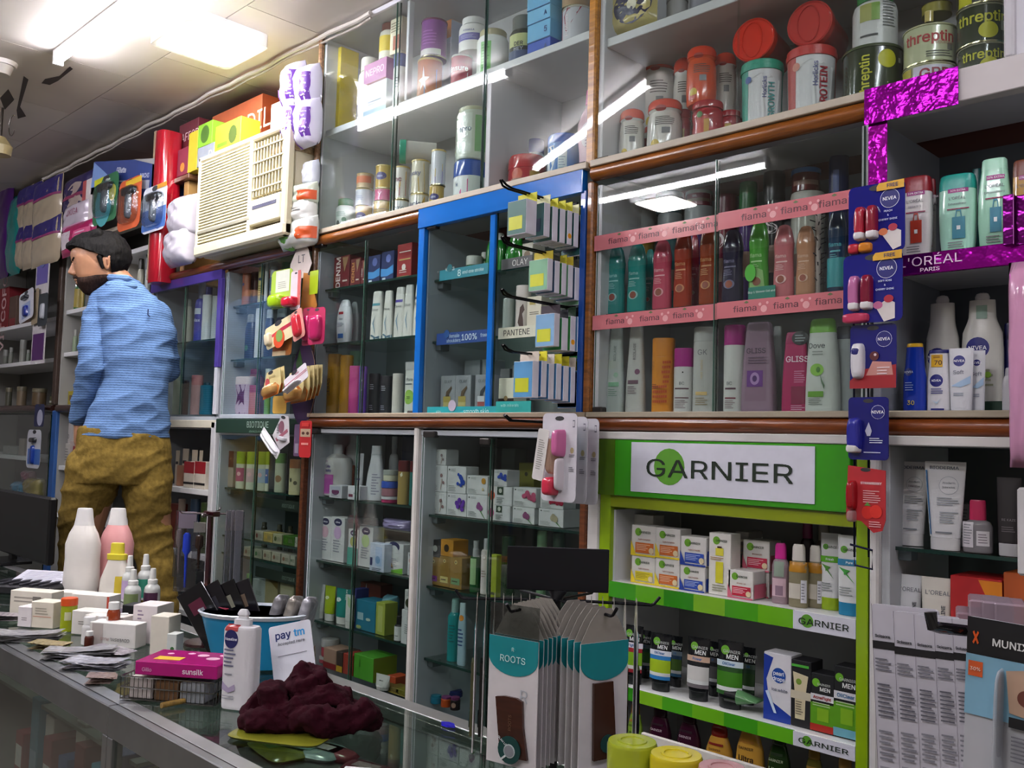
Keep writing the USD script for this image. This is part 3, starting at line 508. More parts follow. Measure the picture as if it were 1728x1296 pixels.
# ------------------------------------------------------------------ upper right case
R('shelf of the upper right case', 2.4125, .05)
def pouch(l, r, top, bot, desc, col, y=.06, n='pouch', c='bag', mat='gloss', dec=(), z=None, th=.03, row=0, turn=0, lean=None, grp=None, film=False):
    z_ = z if z is not None else ROW['z']; cx = (l+r)/2
    if bot is not None: z_ = z_at(bot, x_at(cx, z_, y), y)
    X = x_at(cx, z_, y); h = z_at(top, X, y)-z_; w = x_at(r, z_+h/2, y)-x_at(l, z_+h/2, y)
    t = thing(n, desc, c, (X, y, z_), turn, grp, ROW['name'] if row == 0 else row, cx, tilt=lean); nx, nz = 14, 16
    X_, Z_ = np.meshgrid(np.linspace(-1, 1, nx+1), np.linspace(-1, 1, nz+1)); P_ = np.c_[X_.ravel(), np.zeros(X_.size), Z_.ravel()]
    puff = ((1-X_**4)*(1-Z_**4)).ravel()**.6; wr = meshkit.fbm(P_*2.6+hash(len(desc)*1.7) % 7, 3)
    fr = np.c_[X_.ravel()*w/2*(1-.06*(1-np.abs(Z_.ravel()))*0), -th*puff*(.75+.5*wr), (Z_.ravel()+1)/2*h]; bk = fr.copy(); bk[:, 1] = th*.6*puff
    s = sheet(-1, 1, -1, 1, nx, nz).faces
    m = T(np.vstack([fr, bk]), np.vstack([s, s[:, ::-1]+len(fr)])); m.merge_vertices()
    part(t, 'pouch_body', m, M(col, 'film' if film else mat), smooth=60)
    B = Body(h, w/2, flat=0.0)
    class PB:
        flat = None; p = 3
        def put(s_, mm, off):
            v = np.array(mm.vertices); u, q = np.clip(v[:, 0]/(w/2), -1, 1), np.clip(v[:, 2]/h*2-1, -1, 1)
            Pn = np.c_[u, np.zeros(len(u)), q]; pf = ((1-u**4)*(1-q**4))**.6
            return T(np.c_[v[:, 0], -th*pf*(.75+.5*meshkit.fbm(Pn*2.6+hash(len(desc)*1.7) % 7, 3))-off*2.2+v[:, 1], v[:, 2]], mm.faces)
    decals(t, PB(), w, h, dec); return t
pouch(1028, 1108, -34, 54, 'gold and white pouch with a dark round print', 'c8b978', dec=[('c', .1, .4, .36, '3a3650', .8), ('c', .12, .42, .1, 'e4dcc0'), ('r', -.4, .4, .7, .95, 'd8d4ca')])
I('jar', 1112, 1150, -20, 'white jar at the back, cut by the picture top', 'b9b6b4', 'a8a5a8', y=.12); I('jar', 1152, 1190, -30, 'grey jar at the back, cut by the picture top', '9a98a0', '5a5870', y=.12)
R('floor of the upper right case', 2.0995, .045)
OR, RD = 'd8452c', 'a81826'
def ors(l, r, top, desc, y=.045, on=None, z=None, body='d8d4cc', cap=OR, **k):
    I('pet', l, r, top, desc, body, cap, ('c', -.05, .8, .16, '9c2f2a', .5), ('l', -.2, .35, .5, .66, 5, '55504a'), ('r', .0, .22, .36, .46, '77787a'), ('c', -.2, .18, .13, 'd4b43c', 1.1), ('p', [(-.38, .06), (-.15, .06), (-.1, .14), (-.36, .12)], 'c85a4a'), y=y, on=on, z=z, mat='gloss', capmat='gloss', prof=([(0, .86), (.03, .95), (.25, 1), (.6, .97), (.72, .9), (.76, .84), (.8, .92)], [(.8, .96), (.9, .96), (.96, .85), (1, .55)]), n='drink_jar', grp='orange and white drink jars', **k)
I('pet', 1152, 1206, 168, 'red malt drink jar, front middle', RD, 'a81a22', ('r', -.3, .08, .04, .62, 'c24a3a'), ('r', .12, .46, .03, .36, 'c01228'), ('t', '2x', -.22, .12, .09, 'f0d8b0', True), ('l', .15, .42, .1, .3, 4, 'f0d0d0'), ('r', -.06, .1, .05, .55, 'c8963c'), ('c', -.2, .66, .1, '4a7a3a'), mat='gloss', capmat='gloss')
I('pet', 1132, 1158, 184, 'red malt drink jar standing at left rear', RD, 'a81a22', ('r', -.1, .14, .05, .6, 'c8a04a'), y=.11, mat='gloss', capmat='gloss')
I('pet', 1203, 1240, 185, 'red malt drink jar squeezed by the teal tub', RD, 'a81a22', ('r', -.2, .1, .05, .6, 'c8a04a'), ('l', .12, .4, .1, .3, 3, 'f0d0d0'), y=.09, mat='gloss', capmat='gloss')
ors(1142, 1195, 74, 'orange drink jar on top of the red jar', on='red malt drink jar, front middle', y=.055, body='d5552e')
ors(1030, 1074, 181, 'white drink jar, orange lid, front left corner'); ors(1072, 1134, 163, 'larger white drink jar with orange lid in front')
ors(1066, 1122, 86, 'pale drink jar high at the rear left', y=.17, z=2.2); ors(1124, 1160, 95, 'white drink jar behind the orange jar', y=.15, z=2.19); ors(1192, 1232, 86, 'white drink jar raised behind the teal tub', y=.13, z=2.19)
for px_, y_, zt in ((1094, .17, 2.2), (1142, .15, 2.19), (1212, .13, 2.19)):
    X = x_at(px_, 2.1, y_); t = thing('carton', 'plain carton that lifts a rear drink jar', 'box', (X, y_, 2.0995), row=ROW['name'], px=px_, group='plain cartons under the rear jars'); part(t, 'carton_body', box(-.035, .035, .0, .09, 0, zt-2.1005), M('8a2a26', 'card'))
def tubx(l, r, top, desc, lid, side, acc, word, wc, em):
    I('tub', l, r, top, desc, 'd6d4d6', lid, ('r', -.78, -.42, .02, .86, side), ('r', .55, .8, .02, .86, acc), ('p', [(-.3, .0), (.5, .3), (.62, .02)], acc), ('p', [(-.34, .05), (.35, .26), (.42, .7), (-.1, .8), (-.4, .7)], 'd9d7d8'), ('v', 'Horlicks', .0, .6, .1, '5a5a8c', True), ('v', word, .17, .42, .16, wc, True, .92), ('c', -.4, .72, .09, em), turn=36, p=2.0)
tubx(1229, 1304, 100, 'white and teal tub reading GROWTH', '1f9a7c', '2f9a86', '2a9a8a', 'GROWTH', '4a9a98', '2c4f9a')
tubx(1304, 1393, 76, 'white and red tub reading PROTEIN', 'c0302c', 'b8403c', 'c23c34', 'PROTEIN', 'a81c30', 'd08878')
leaf = lambda R_: rot(tube([(R_*.75*math.sin(a)*(.72 if a > math.pi else .55), R_*.8*math.cos(a), .0045) for a in np.linspace(0, 2*math.pi, 30)], .0012, 6), 90, (1, 0, 0))
lying(1236, 1308, 32, 104, .075, 'glossy red-lidded tub lying on the teal tub', 'd8301c', 'a82018', 8, .13, dec=[leaf]); lying(1326, 1408, 3, 78, .08, 'red-lidded tub lying on the red tub', 'c23c38', 'a03030', 8, .13, dec=[leaf])
TG, TY = '2f3a24', 'c8c41e'
I('can', 1397, 1505, 76, 'big dark green tin with upright yellow lettering', TG, '4a5438', ('v', 'threptin', -.16, .48, .16, TY, True, .9), ('c', .22, .74, .16, TY), ('r', .44, .5, .7, .78, 'c8c8b8'), ('r', .62, .8, .02, .95, '6a7a3a'), turn=26, mat='gloss')
I('pill', 1422, 1500, -22, 'white jar with green lid on the big green tin', 'd3d2d0', '3f8a48', ('r', -.38, .08, .42, .72, 'a8a860'), ('r', -.1, .08, .42, .72, '86aa54'), ('l', .14, .48, .3, .8, 10, '8a8a8a'), ('r', -.36, .04, .16, .19, '4a4a4a'), on='big dark green tin with upright yellow lettering', y=.06)
I('can', 1504, 1600, 107, 'cream tin with bold red letters GRD', 'c2bfa0', 'c8c49a', ('r', -.36, .5, .04, .9, 'cfc8d8'), ('t', 'GRD', .06, .6, .36, '9a2038', True, 1.1), ('l', -.2, .4, .14, .3, 2, '6a6a80'), ('r', -.7, -.4, .04, .9, 'c2b440'))
def thr(l, r, top, desc, on, body, txt, **k):
    I('can', l, r, top, desc, body, 'b8b48a' if body != TG else '8a886c', ('t', 'threptin', -.04, .66, .26, txt, True), *k.pop('dec', ()), on=on, turn=24, mat='gloss', **k)
thr(1505, 1600, 41, 'cream tin with red lettering on another cream tin', 'cream tin with bold red letters GRD', 'c6c8a4', 'b02a2a', dec=[('l', -.1, .45, .12, .3, 3, '5a5a50'), ('r', .3, .42, .3, .48, '77776a'), ('t', 'MICRONS', .25, .48, .07, 'a06a5a')])
I('can', 1557, 1573, 18, 'thin brass-coloured can', 'c2b068', 'c8b878', on='cream tin with red lettering on another cream tin', mat='gloss'); I('can', 1545, 1598, 20, 'olive tin behind the thin can', '9a9038', '8f8a40', y=.11, z=2.30)
dT = [('c', .08, .3, .2, TY, .9), ('r', .34, .5, .3, .55, '8a8a78'), ('r', .6, .8, .02, .95, '7a8a3a')]
thr(1600, 1690, 73, 'lower dark green tin with yellow lettering', None, TG, TY, dec=dT); thr(1598, 1688, 7, 'second dark green tin in the pile', 'lower dark green tin with yellow lettering', TG, TY, dec=dT)
I('can', 1598, 1688, -70, 'yellow and black tin topping the green tins', '2a2622', '8a886c', ('r', -.6, -.25, .02, .95, TY), on='second dark green tin in the pile', turn=24)
R('upper case at right edge', 2.0995, .06); I('carton', 1706, 1760, -10, 'teal and blue carton', '2c8a9a', None, ('r', -.5, .5, 0, .4, '2a4a7a'), ('r', -.5, 0, .7, 1, 'c2a02a'), d=.08)

# ------------------------------------------------------------------ case with the pink bands
R('upper shelf of the pink-banded case', 1.7235, .035)
def gelb(l, r, top, desc, col, acc, cap=None, y=.035, dec=()):
    I('gel', l, r, top, desc, col, cap or col, ('t', 'fiama', -.08, .56, .045, acc, True), ('r', -.3, .25, .47, .49, acc), ('l', -.32, .2, .36, .45, 4, acc), ('c', -.04, .24, .26, acc, .8), ('c', -.04, .24, .17, '9a4a34'), *dec, y=y, mat='gloss', capmat='gloss', grp='shower gels behind the pink bands')
gelb(1016, 1048, 415, 'teal gel bottle, leftmost', '1f8f8c', '8fd0d0'); gelb(1051, 1084, 410, 'teal gel bottle beside the pink one', '259a94', '9fd8d4'); gelb(1083, 1101, 420, 'teal gel bottle half hidden at rear', '23908c', '8fc8c8', y=.11)
gelb(1094, 1127, 404, 'rose pink gel bottle', 'd0506a', 'f0a8b0'); gelb(1130, 1162, 388, 'red orange gel bottle', 'a8341c', 'd88a5a'); gelb(1160, 1176, 396, 'crimson gel bottle at the rear', 'a01c38', 'c85a6a', y=.11)
gelb(1173, 1206, 378, 'amber red gel bottle by the pane seam', '9a3c18', 'cc8a50'); gelb(1211, 1248, 386, 'dark violet gel bottle', '2a2440', '6a6488')
gelb(1257, 1292, 372, 'bright green gel bottle with avocado picture', '55a83c', 'a8d890', dec=[('p', [(-.35, .1), (-.3, .34), (0, .4), (.3, .36), (.4, .1), (0, .04)], '8fbf6a'), ('c', .02, .22, .2, '8a4a2c')])
gelb(1299, 1335, 378, 'pink gel bottle right of the green one', 'd0767c', 'f0c0bc'); gelb(1338, 1371, 380, 'peach gel bottle', 'c8906e', 'e0b49a'); gelb(1392, 1424, 350, 'navy and turquoise gel bottle at the right end', '1c3a5c', '5ab4c0', dec=[('r', -.5, .5, .05, .4, '1fa0a8')])
X = x_at(1380, 1.75, .06); t = thing('bath_brush', 'dark bristled brush standing among the gels', 'brush', (X, .06, 1.7235), row=ROW['name'], px=1380)
part(t, 'handle', loft([(0, .006, .006), (.2, .006, .006)], 12), M('c8b8b0'))
part(t, 'bristles', cat(*[bar((0, 0, .02+.004*k), (.017*math.cos(k*2.4), .017*math.sin(k*2.4), .026+.004*k), .0012, 4) for k in range(40)]), M('2a2530'), kind='stuff')
t = thing('promo_card', 'green and teal promotion card before the green gel', 'card', tuple(aty(1285, 505, .028)), row=ROW['name'], px=1285)
part(t, 'card', quad(-.032, .032, 0, .0012, 0, .028), M('1f8a74', 'card')); part(t, 'lettering', mv(text('Buy 1 Shower Gel and', .0045, True), 0, -.0002, .017), M('d8f0e8', 'print'))
part(t, 'round_tag', poly(circ(-.028, .06, .013, .019), .0012), M('5ac83c', 'card'))
R('rear of the pink-banded case', 1.7235, .15)
def lidj(l, r, top, desc, col, lid, on=None, y=.15, word=None, dec=()): I('jar', l, r, top, desc, col, lid, *( [('t', word, -.1, .6, .12, 'e0d0d4', True)] if word else []), ('r', -.5, .5, .25, .45, '8a6a5a'), *dec, y=y, on=on, mat='gloss', prof=([(0, .95), (.02, 1), (.78, 1)], [(.78, 1.04), (.97, 1.04), (1, .98)]))
lidj(1027, 1087, 355, 'amber jar with silver lid', '9a7a2c', 'a8acac'); lidj(1094, 1137, 359, 'teal jar with silver lid', '1f5a5e', '9aa0a2'); lidj(1092, 1140, 322, 'dark teal lid jar stacked above', '1a4a50', '155a5c', on='teal jar with silver lid')
lidj(1137, 1190, 347, 'violet jar with silver lid', '4a2c6a', 'a0a4a6'); lidj(1143, 1190, 320, 'maroon jar on the violet jar', '7a1c34', 'a8acac', on='violet jar with silver lid', word='GEL'); lidj(1193, 1232, 327, 'maroon jar near the pane seam', '6a1c30', '5a1a2a', word='VOLT')
lidj(1237, 1268, 306, 'violet jar with a green lid', '4a2a70', '1f6a34'); lidj(1276, 1314, 288, 'black jar with white print', '22242a', '1c1e22', word='S'); lidj(1318, 1378, 322, 'white-lidded jar under the blue lid', 'b8b4a8', 'cfccc2'); lidj(1323, 1374, 282, 'dark red jar with a bright blue lid', '5a1c1c', '2a62a8', on='white-lidded jar under the blue lid')
I('slim', 1392, 1426, 262, 'tall dark blue bottle', '1c2c62', '16224c', ('r', -.3, .0, .5, .9, '4a5a94'), mat='gloss')
BAND = [(-1.445, XA(1209, 1.9, -.008), [1043, 1096, 1155]), (XA(1211, 1.9, -.008), -.758, [1197+40, 1272, 1342, 1408])]
def band(nm, zt, zb, label, words):
    for k, (xa, xb) in enumerate(((-1.445, XA(1209, 1.8, -.012)), (XA(1211, 1.8, -.012), -.762))):
        y = -.0075-.006*k if k else -.0035; y = [-.004, -.0125][k]
        t = thing('printed_band', label % ('left' if k == 0 else 'right'), 'tape', (0, 0, 0))
        part(t, 'band', quad(xa+.001, xb, y-.001, y, zb, zt), M('c9757a', 'gloss'), smooth=False)
        for px in words[k]:
            x = x_at(px, (zt+zb)/2, y); part(t, 'lettering', mv(text('fiama', (zt-zb)*.36, False, stretch=1.25), x, y-.0012, (zt+zb)/2), M('5a2a34', 'print'), smooth=False)
            part(t, 'leaf_mark', mv(poly([(-.006, 0), (0, .004), (.006, 0), (0, -.002)], .0003), x+.004, y-.0014, (zt+zb)/2+(zt-zb)*.34), M('5a6a3a', 'print'), smooth=False)
            part(t, 'bubble_print', cat(*[mv(poly(circ(0, 0, q_, n=14), .0003), x+.045+dx_, y-.0014, (zt+zb)/2+dz_) for q_, dx_, dz_ in ((.0075, 0, -.004), (.0035, -.009, .006), (.003, .008, .008))]), M('dda0a0', 'print'), smooth=False)
zz = lambda px, py: aty(px, py, -.004)[2]
band('a', (zz(1008, 401)+zz(1205, 360)+zz(1425, 324))/3, (zz(1008, 426)+zz(1205, 389)+zz(1425, 356))/3, 'upper pink printed band across the %s gel pane', ([1043, 1095, 1153, 1192], [1272, 1340, 1405]))
band('b', (zz(1003, 532)+zz(1203, 514)+zz(1418, 492))/3, (zz(1003, 556)+zz(1203, 541)+zz(1418, 523))/3, 'lower pink printed band across the %s gel pane', ([1038, 1096, 1153], [1257, 1326, 1398]))
R('bottom of the pink-banded case', 1.4800, .035)
I('taper', 1018, 1048, 545, 'slim white bottle with pale green print', 'bcc4c0', 'b8c0bc', ('v', 'BIOLAGE', .02, .66, .13, '6a7a74'), ('c', .12, .42, .13, '9ac0a4'), ('r', -.3, .3, .29, .34, '7ab08a'), ('l', -.3, .25, .18, .27, 4, '7a9a86'), prof=([(0, .95), (.02, 1), (.3, .96), (.7, .74), (.9, .64)], [(.9, .64), (.98, .6), (1, .5)]))
I('taper', 1050, 1083, 540, 'slim white bottle with plum print', 'c2c1bd', 'bdbcb8', ('v', 'BIOLAGE', -.0, .66, .13, '5a5558'), ('c', .18, .44, .13, '7a4a68'), ('r', -.3, .25, .31, .35, '6a4a5a'), ('l', -.3, .2, .2, .29, 4, '8a7a80'), prof=([(0, .95), (.02, 1), (.3, .96), (.7, .74), (.9, .64)], [(.9, .64), (.98, .6), (1, .5)]))
net = []
for k in range(7):
    for j in range(9): net.append(('r', -.42+k*.1+.02*j*(j > 3)-.0, -.34+k*.1+.02*j*(j > 3), .13+j*.065, .165+j*.065, 'c04a14'))
I('slim', 1091, 1129, 570, 'orange bottle with a red net print', 'dc8a18', 'd88414', *[n_ for n_ in net if n_[1] < .38 and (n_[3] < .36 or n_[1] > .0)], ('l', -.4, -.1, .3, .38, 3, '7a3a10'), ('v', 'matrix', -.36, .62, .1, '8a4a10'), p=2.8)
I('slim', 1128, 1162, 587, 'white bottle with a magenta cap', 'd6d4d2', 'a81480', ('t', 'BC', -.05, .45, .045, '4a4a4e'), ('r', -.4, .3, .36, .38, '5a3a48'), ('r', -.4, .3, .22, .235, '6a3a48'), ('l', -.4, .3, .06, .2, 5, '9a8a90'), ('c', .0, .62, .04, '333333'), prof=([(0, .94), (.01, 1), (.7, 1), (.71, .97)], [(.71, 1), (.985, 1), (1, .93)]), q=.85)
I('slim', 1159, 1203, 551, 'tall pearl white bottle lettered GK', 'c2c2be', 'b9bab6', ('t', 'GK', -.1, .7, .06, '6a6a70'), ('v', 'HAIR TAMING', -.12, .5, .08, 'c8b078'), ('r', -.35, .1, .2, .24, 'd8b878'), ('l', -.35, .15, .08, .18, 4, 'a09070'), mat='gloss', prof=([(0, .94), (.01, 1), (.82, .98), (.83, .93)], [(.83, .97), (.985, .95), (1, .85)]))
I('slim', 1212, 1249, 548, 'taller white bottle with a magenta cap', 'd8d8d4', 'b01484', ('t', 'BC', -.2, .33, .035, '4a4a4e'), ('r', -.4, .1, .26, .28, '5a3a48'), ('r', -.4, .1, .155, .17, '8a2a48'), ('l', -.4, .1, .04, .14, 5, 'a08a90'), prof=([(0, .94), (.01, 1), (.76, 1), (.77, .97)], [(.77, 1), (.985, 1), (1, .93)]), q=.85)
I('taper', 1245, 1302, 543, 'greyish violet square-shouldered bottle', '94788c', '9a8296', ('r', -.34, .3, .12, .9, '8a6a80'), ('t', 'GLISS', -.02, .68, .055, '4a3448', True), ('r', -.28, .2, .28, .46, '6a2c86'), ('c', -.04, .37, .14, 'b088c0', 1.3), ('c', -.04, .37, .07, '4a1a6a', 1.3), ('l', -.25, .3, .53, .62, 3, '6a5068'), p=5, q=.45)
I('taper', 1300, 1318, 550, 'pale bottle glimpsed behind the violet one', 'a8acac', None, y=.12)
I('taper', 1315, 1361, 560, 'magenta bottle with a black oval sticker', 'b0125a', 'a01254', ('t', 'GLISS', .1, .66, .07, 'f0d0e0', True), ('l', .0, .42, .36, .52, 6, 'd880a8'), ('r', -.1, .45, .1, .32, '8a0c44'), ('l', -.1, .42, .02, .09, 3, 'e0a0c0'), ('c', .2, .92, .3, '1c2024', .85), ('l', .02, .4, .87, .97, 3, '9aa4a8'), p=4, q=.4)
I('taper', 1352, 1411, 537, 'white bottle with light green swirl print', 'd3d8d2', '7ac040', ('t', 'Dove', -.12, .71, .055, '333a40'), ('l', -.25, .12, .6, .66, 2, '9aa09a'), ('c', -.1, .45, .2, '8fca4a', .9), ('c', -.06, .45, .06, '4a8a2c', 1.4), ('r', -.36, .1, .16, .22, '6aa82c'), ('l', -.34, .1, .07, .15, 4, '8a908a'), ('p', [(.0, .4), (.06, .34), (.14, .28), (.12, .24), (.04, .32)], '5a7a5a'))
I('taper', 1402, 1438, 550, 'pale grey bottle behind the hanging lip balms', 'a9b0b2', '3a4258', y=.07)
# ------------------------------------------------------------------ case with the magenta strip
R('shelf behind the magenta strip', 1.7730, .04)
def lor(l, r, top, desc, body, cap, pic, word2, *dec, kind='flip', **k):
    I(kind, l, r, top, desc, body, cap, ('r', -.2, .34, .76, .81, '9a2a7a'), ('t', '10% EXTRA', .07, .785, .022, 'f0e0ea', True), ('t', "L'ORÉAL", .05, .69, .035, '6a6a70'), ('t', word2, .05, .62, .024, '7a7a80'), ('r', -.22, .36, .545, .56, '8a2a4a'), ('r', -.08, .26, .18, .45, pic), ('p', [(0, .45), (.03, .54), (.15, .54), (.18, .45), (.15, .45), (.13, .52), (.05, .52), (.03, .45)], pic), ('r', .04, .14, .29, .34, 'dfe8e4'), ('l', -.2, .3, .06, .15, 3, '7a7a7a'), *dec, p=3, turn=4, mat='gloss', **k)
P1 = ([(0, .8), (.02, .86), (.2, .95), (.5, 1), (.8, .98), (.805, .96)], [(.805, .985), (.9, .97), (.985, .9), (1, .8)])
lor(1512, 1568, 297, 'white shampoo bottle with a dark red cap', 'd9d6d2', '8a1420', 'b03a24', 'REPAIR 5', prof=P1); lor(1558, 1578, 302, 'white bottle edge with dark red cap behind', 'd2cfcc', '7a1420', 'b03a24', 'REPAIR', prof=P1, y=.1)
lor(1579, 1643, 293, 'mint shampoo bottle with a teal cap', 'a8dcc4', '1f9a8c', '1f7f92', 'Extraordinary', prof=P1); I('flip', 1636, 1658, 284, 'dark teal bottle at the rear', '1a5a5a', '15605e', y=.16)
lor(1646, 1703, 266, 'tall pale mint conditioner bottle', 'a6dcbe', 'a6dcbe', '1f7f96', 'Extraordinary', prof=([(0, .86), (.02, .9), (.3, 1), (.6, .97), (.88, .78)], [(.88, .78), (.985, .74), (1, .66)]))
lor(1706, 1752, 268, 'gold and brown shampoo bottle at the picture edge', 'b8904a', '6a3018', '8a5a2a', 'OIL', prof=P1)
for k, (l, r) in enumerate(((1692, 1711), (1714, 1742))): I('carton', l, r, 328, ['magenta folded holder beside the mint bottle', 'magenta holder at the picture edge'][k], '7a1a78', None, ('r', .44, .5, 0, 1, 'b060a8'), y=-.02+.012*k, d=.025, z=1.764, mat='foil')
t = thing('shelf_strip', 'shiny magenta shelf strip lettered in white', 'strip'); z0, z1 = aty(1600, 459, -.0)[2], aty(1600, 423, -.0)[2]
part(t, 'strip', box(-.752, .28, -.006, .0, z0, z1, .001), M('a810a0', 'foil')); XL = x_at(1569, (z0+z1)/2, -.007)
part(t, 'lettering', mv(text("L'ORÉAL", (z1-z0)*.42, stretch=1.25), XL, -.0065, z0+(z1-z0)*.62), M('f0d8ec', 'print'), smooth=False); part(t, 'lettering', mv(text('PARIS', (z1-z0)*.17, True, stretch=1.3), XL, -.0065, z0+(z1-z0)*.2), M('f0d8ec', 'print'), smooth=False)
t = thing('magenta_tape', 'shiny magenta tape crossing at the corner of the right case', 'tape')
zt = lambda px, py: aty(px, py, -.026)
part(t, 'tape_across', box(zt(1459, 190)[0], zt(1618, 165)[0], -.0285, -.0268, 2.028, 2.098, .0006), M('a012a0', 'foil')); part(t, 'tape_down', box(zt(1463, 260)[0], zt(1495, 260)[0], -.0205, -.019, 1.80, 2.034, .0006), M('b018a8', 'foil'))
R('foot of the right case', 1.4800, .035)
NV = '161a78'
def niv(x, z, r, h=1.0, s=None): return [('c', x, z, r, NV, s or .42), ('t', 'NIVEA', x, z, h, 'f0f0f4', True)]
I('carton', 1652, 1691, 677, 'low dark green carton under the lotion bottle', '1c3a2a', None, y=.11, d=.1)
I('broad', 1557, 1615, 497, 'white lotion pump bottle with blue round emblem, left', 'd8d8d0', 'c8c8c4', ('c', -.12, .47, .3, NV), ('t', 'NIVEA', -.12, .47, .035, 'eeeef4', True), ('l', -.2, .2, .1, .3, 4, '8a9a8a'), y=.12, q=.5, prof=([(0, .93), (.015, 1), (.5, 1), (.64, .95), (.74, .78), (.78, .74), (.93, .7), (.935, .4)], [(.935, .38), (.96, .4), (.99, .3), (1, .1)]))
I('broad', 1617, 1689, 492, 'larger white lotion bottle with blue emblem and green sticker', 'd6d6cc', 'c8c8c4', ('c', -.08, .5, .28, NV), ('t', 'NIVEA', -.08, .5, .035, 'eeeef4', True), ('r', -.12, .14, .76, .88, '7a9a86'), ('l', .0, .3, .15, .32, 4, '9aa080'), ('c', .16, .26, .08, '8fbf3a'), y=.12, q=.5, z=1.497, prof=([(0, .93), (.015, 1), (.5, 1), (.64, .95), (.74, .72), (.78, .66), (.93, .62), (.935, .36)], [(.935, .34), (.96, .36), (.99, .28), (1, .1)]))
I('lotion', 1519, 1560, 579, 'bright blue sun lotion bottle with a yellow cap', '1838a8', 'e0b020', ('c', -.2, .58, .17, '0f2070'), ('t', 'NIVEA', -.2, .58, .03, 'd0d8f0', True), ('l', -.36, .1, .3, .44, 4, '8aa0d8'), ('t', '30', -.1, .13, .06, 'c8b85a', True), prof=([(0, .9), (.015, .97), (.05, 1), (.5, .98), (.68, .82), (.9, .72), (.945, .7)], [(.945, .66), (.95, .68), (.99, .66), (1, .6)]), mat='gloss')
I('flip', 1561, 1602, 590, 'small white lotion bottle with a yellow 70 sticker', 'd9d9dc', '20246a', ('c', -.08, .5, .28, NV), ('t', 'NIVEA', -.08, .5, .034, 'eeeef4', True), ('r', -.3, .18, .72, .92, 'd8a818'), ('t', '70', .0, .79, .07, '5a3a10', True), ('l', -.2, .12, .86, .91, 2, '8a5a10'), ('l', -.3, .2, .28, .38, 3, '3a3f8a'), ('r', -.3, .25, .02, .05, '2a3080'), ('p', [(-.25, .18), (-.05, .12), (.1, .2), (-.05, .15)], 'b8d0e0'), prof=([(0, .9), (.012, .97), (.05, 1), (.5, .96), (.75, .84), (.945, .8)], [(.945, .86), (.99, .86), (1, .8)]))
for k, (l, r, tp, y_) in enumerate(((1599, 1641, 587, .035), (1637, 1662, 591, .06))):
    I('tube', l, r, tp, ['white cream tube lettered Soft, in front', 'second white cream tube lettered Soft'][k], 'dcdee2', 'd6d8dc', ('c', -.08, .8, .25, NV), ('t', 'NIVEA', -.08, .8, .036, 'eeeef4', True), ('t', 'Soft', -.1, .62, .06, '6a7080'), ('p', [(-.4, .4), (-.1, .46), (.4, .56), (.4, .44), (0, .38)], 'a8c8e4'), ('l', -.3, .2, .24, .3, 2, '8a98a8'), y=y_, q=.35, prof=([(.0, .86, .5), (.06, .9, .45), (.4, .95, .3), (.94, 1.03, .03), (1, 1.03, .02)], [(0, .8, .5), (.005, .84, .5), (.055, .84, .5), (.06, .8, .5)]))
I('flip', 1688, 1726, 620, 'silver grey bottle with dark blue emblem', 'a8a8ac', '9a9aa0', ('c', .2, .62, .3, '1c1c5a'), ('t', 'NIVEA', .2, .62, .045, 'e8e8f0', True), ('r', -.1, .5, .1, .42, '22262a'), ('r', .05, .5, .4, .47, '3a9a7a')); I('flip', 1689, 1716, 545, 'navy bottle at the rear right', '161c5a', '10144a', y=.16)
pouch(1704, 1775, 440, 790, 'hanging pink glitter pouch at the picture edge', 'c890b0', y=-.07, n='glitter_pouch', mat='gloss', row=None)

# ------------------------------------------------------------------ lower right case
R('glass shelf of the lower right case', 1.2270, .04)
def biod(l, r, tp, y_, desc): I('tube', l, r, tp, desc, 'd8d9da', 'd4d4d4', ('t', 'BIODERMA', -.02, .93, .034, '5a6272', True, 1.25), ('c', .1, .73, .24, 'aab0b6'), ('c', .1, .73, .225, 'd8d9da'), ('t', 'Atoderm', .1, .76, .024, '6a7078'), ('t', 'Intensive', .1, .71, .022, '6a7078'), ('p', [(-.48, .9), (-.34, .17), (-.31, .17), (-.44, .9)], '3a70a0'), ('l', -.18, .38, .5, .6, 4, '8a9098'), ('l', -.1, .38, .3, .44, 5, '9aa0a6'), ('l', -.2, .36, .18, .22, 1, '7a8088'), y=y_, q=.4, prof=([(.14, .74, .58), (.15, .76, .55), (.5, .88, .34), (.94, 1.02, .03), (1, 1.02, .02)], [(0, .7, .58), (.01, .72, .58), (.13, .73, .58), (.14, .7, .58)]))
biod(1505, 1563, 779, .06, 'white cream tube with round print, farther left'); biod(1555, 1626, 779, .035, 'white cream tube with round print, nearer')
I('micel', 1620, 1671, 844, 'clear cleanser bottle with a pink red cap', 'b8b4b8', 'c02a58', ('r', -.0, .42, .14, .42, 'd8d4d6'), ('l', .06, .38, .18, .38, 4, '8a8088'), ('r', -.5, -.1, .1, .58, 'd0ccd0'), ('l', -.44, -.14, .15, .55, 8, '8a8a90'), mat='clear', prof=([(0, .9), (.015, .98), (.06, 1), (.5, 1), (.58, .85), (.62, .55)], [(.62, .56), (.64, .58), (.97, .54), (1, .48)]))
I('tube', 1680, 1722, 806, 'black tube with a silver cap', '2a2628', 'b0b0b2', ('t', 'RE KAZE', .0, .46, .03, '8a8488'), ('l', -.3, .3, .3, .38, 3, '6a6468'), q=.4, prof=([(.16, .84, .5), (.17, .9, .5), (.5, .96, .32), (.94, 1.02, .03), (1, 1.02, .02)], [(0, .8, .5), (.01, .86, .5), (.15, .88, .5), (.16, .84, .5)]))
I('carton', 1606, 1640, 850, 'grey carton behind the clear bottle', '9a9a9e', None, ('l', -.2, .4, .2, .9, 9, '6a6a70'), y=.15, d=.05)
R('second shelf of the lower right case', 1.0215, .04)
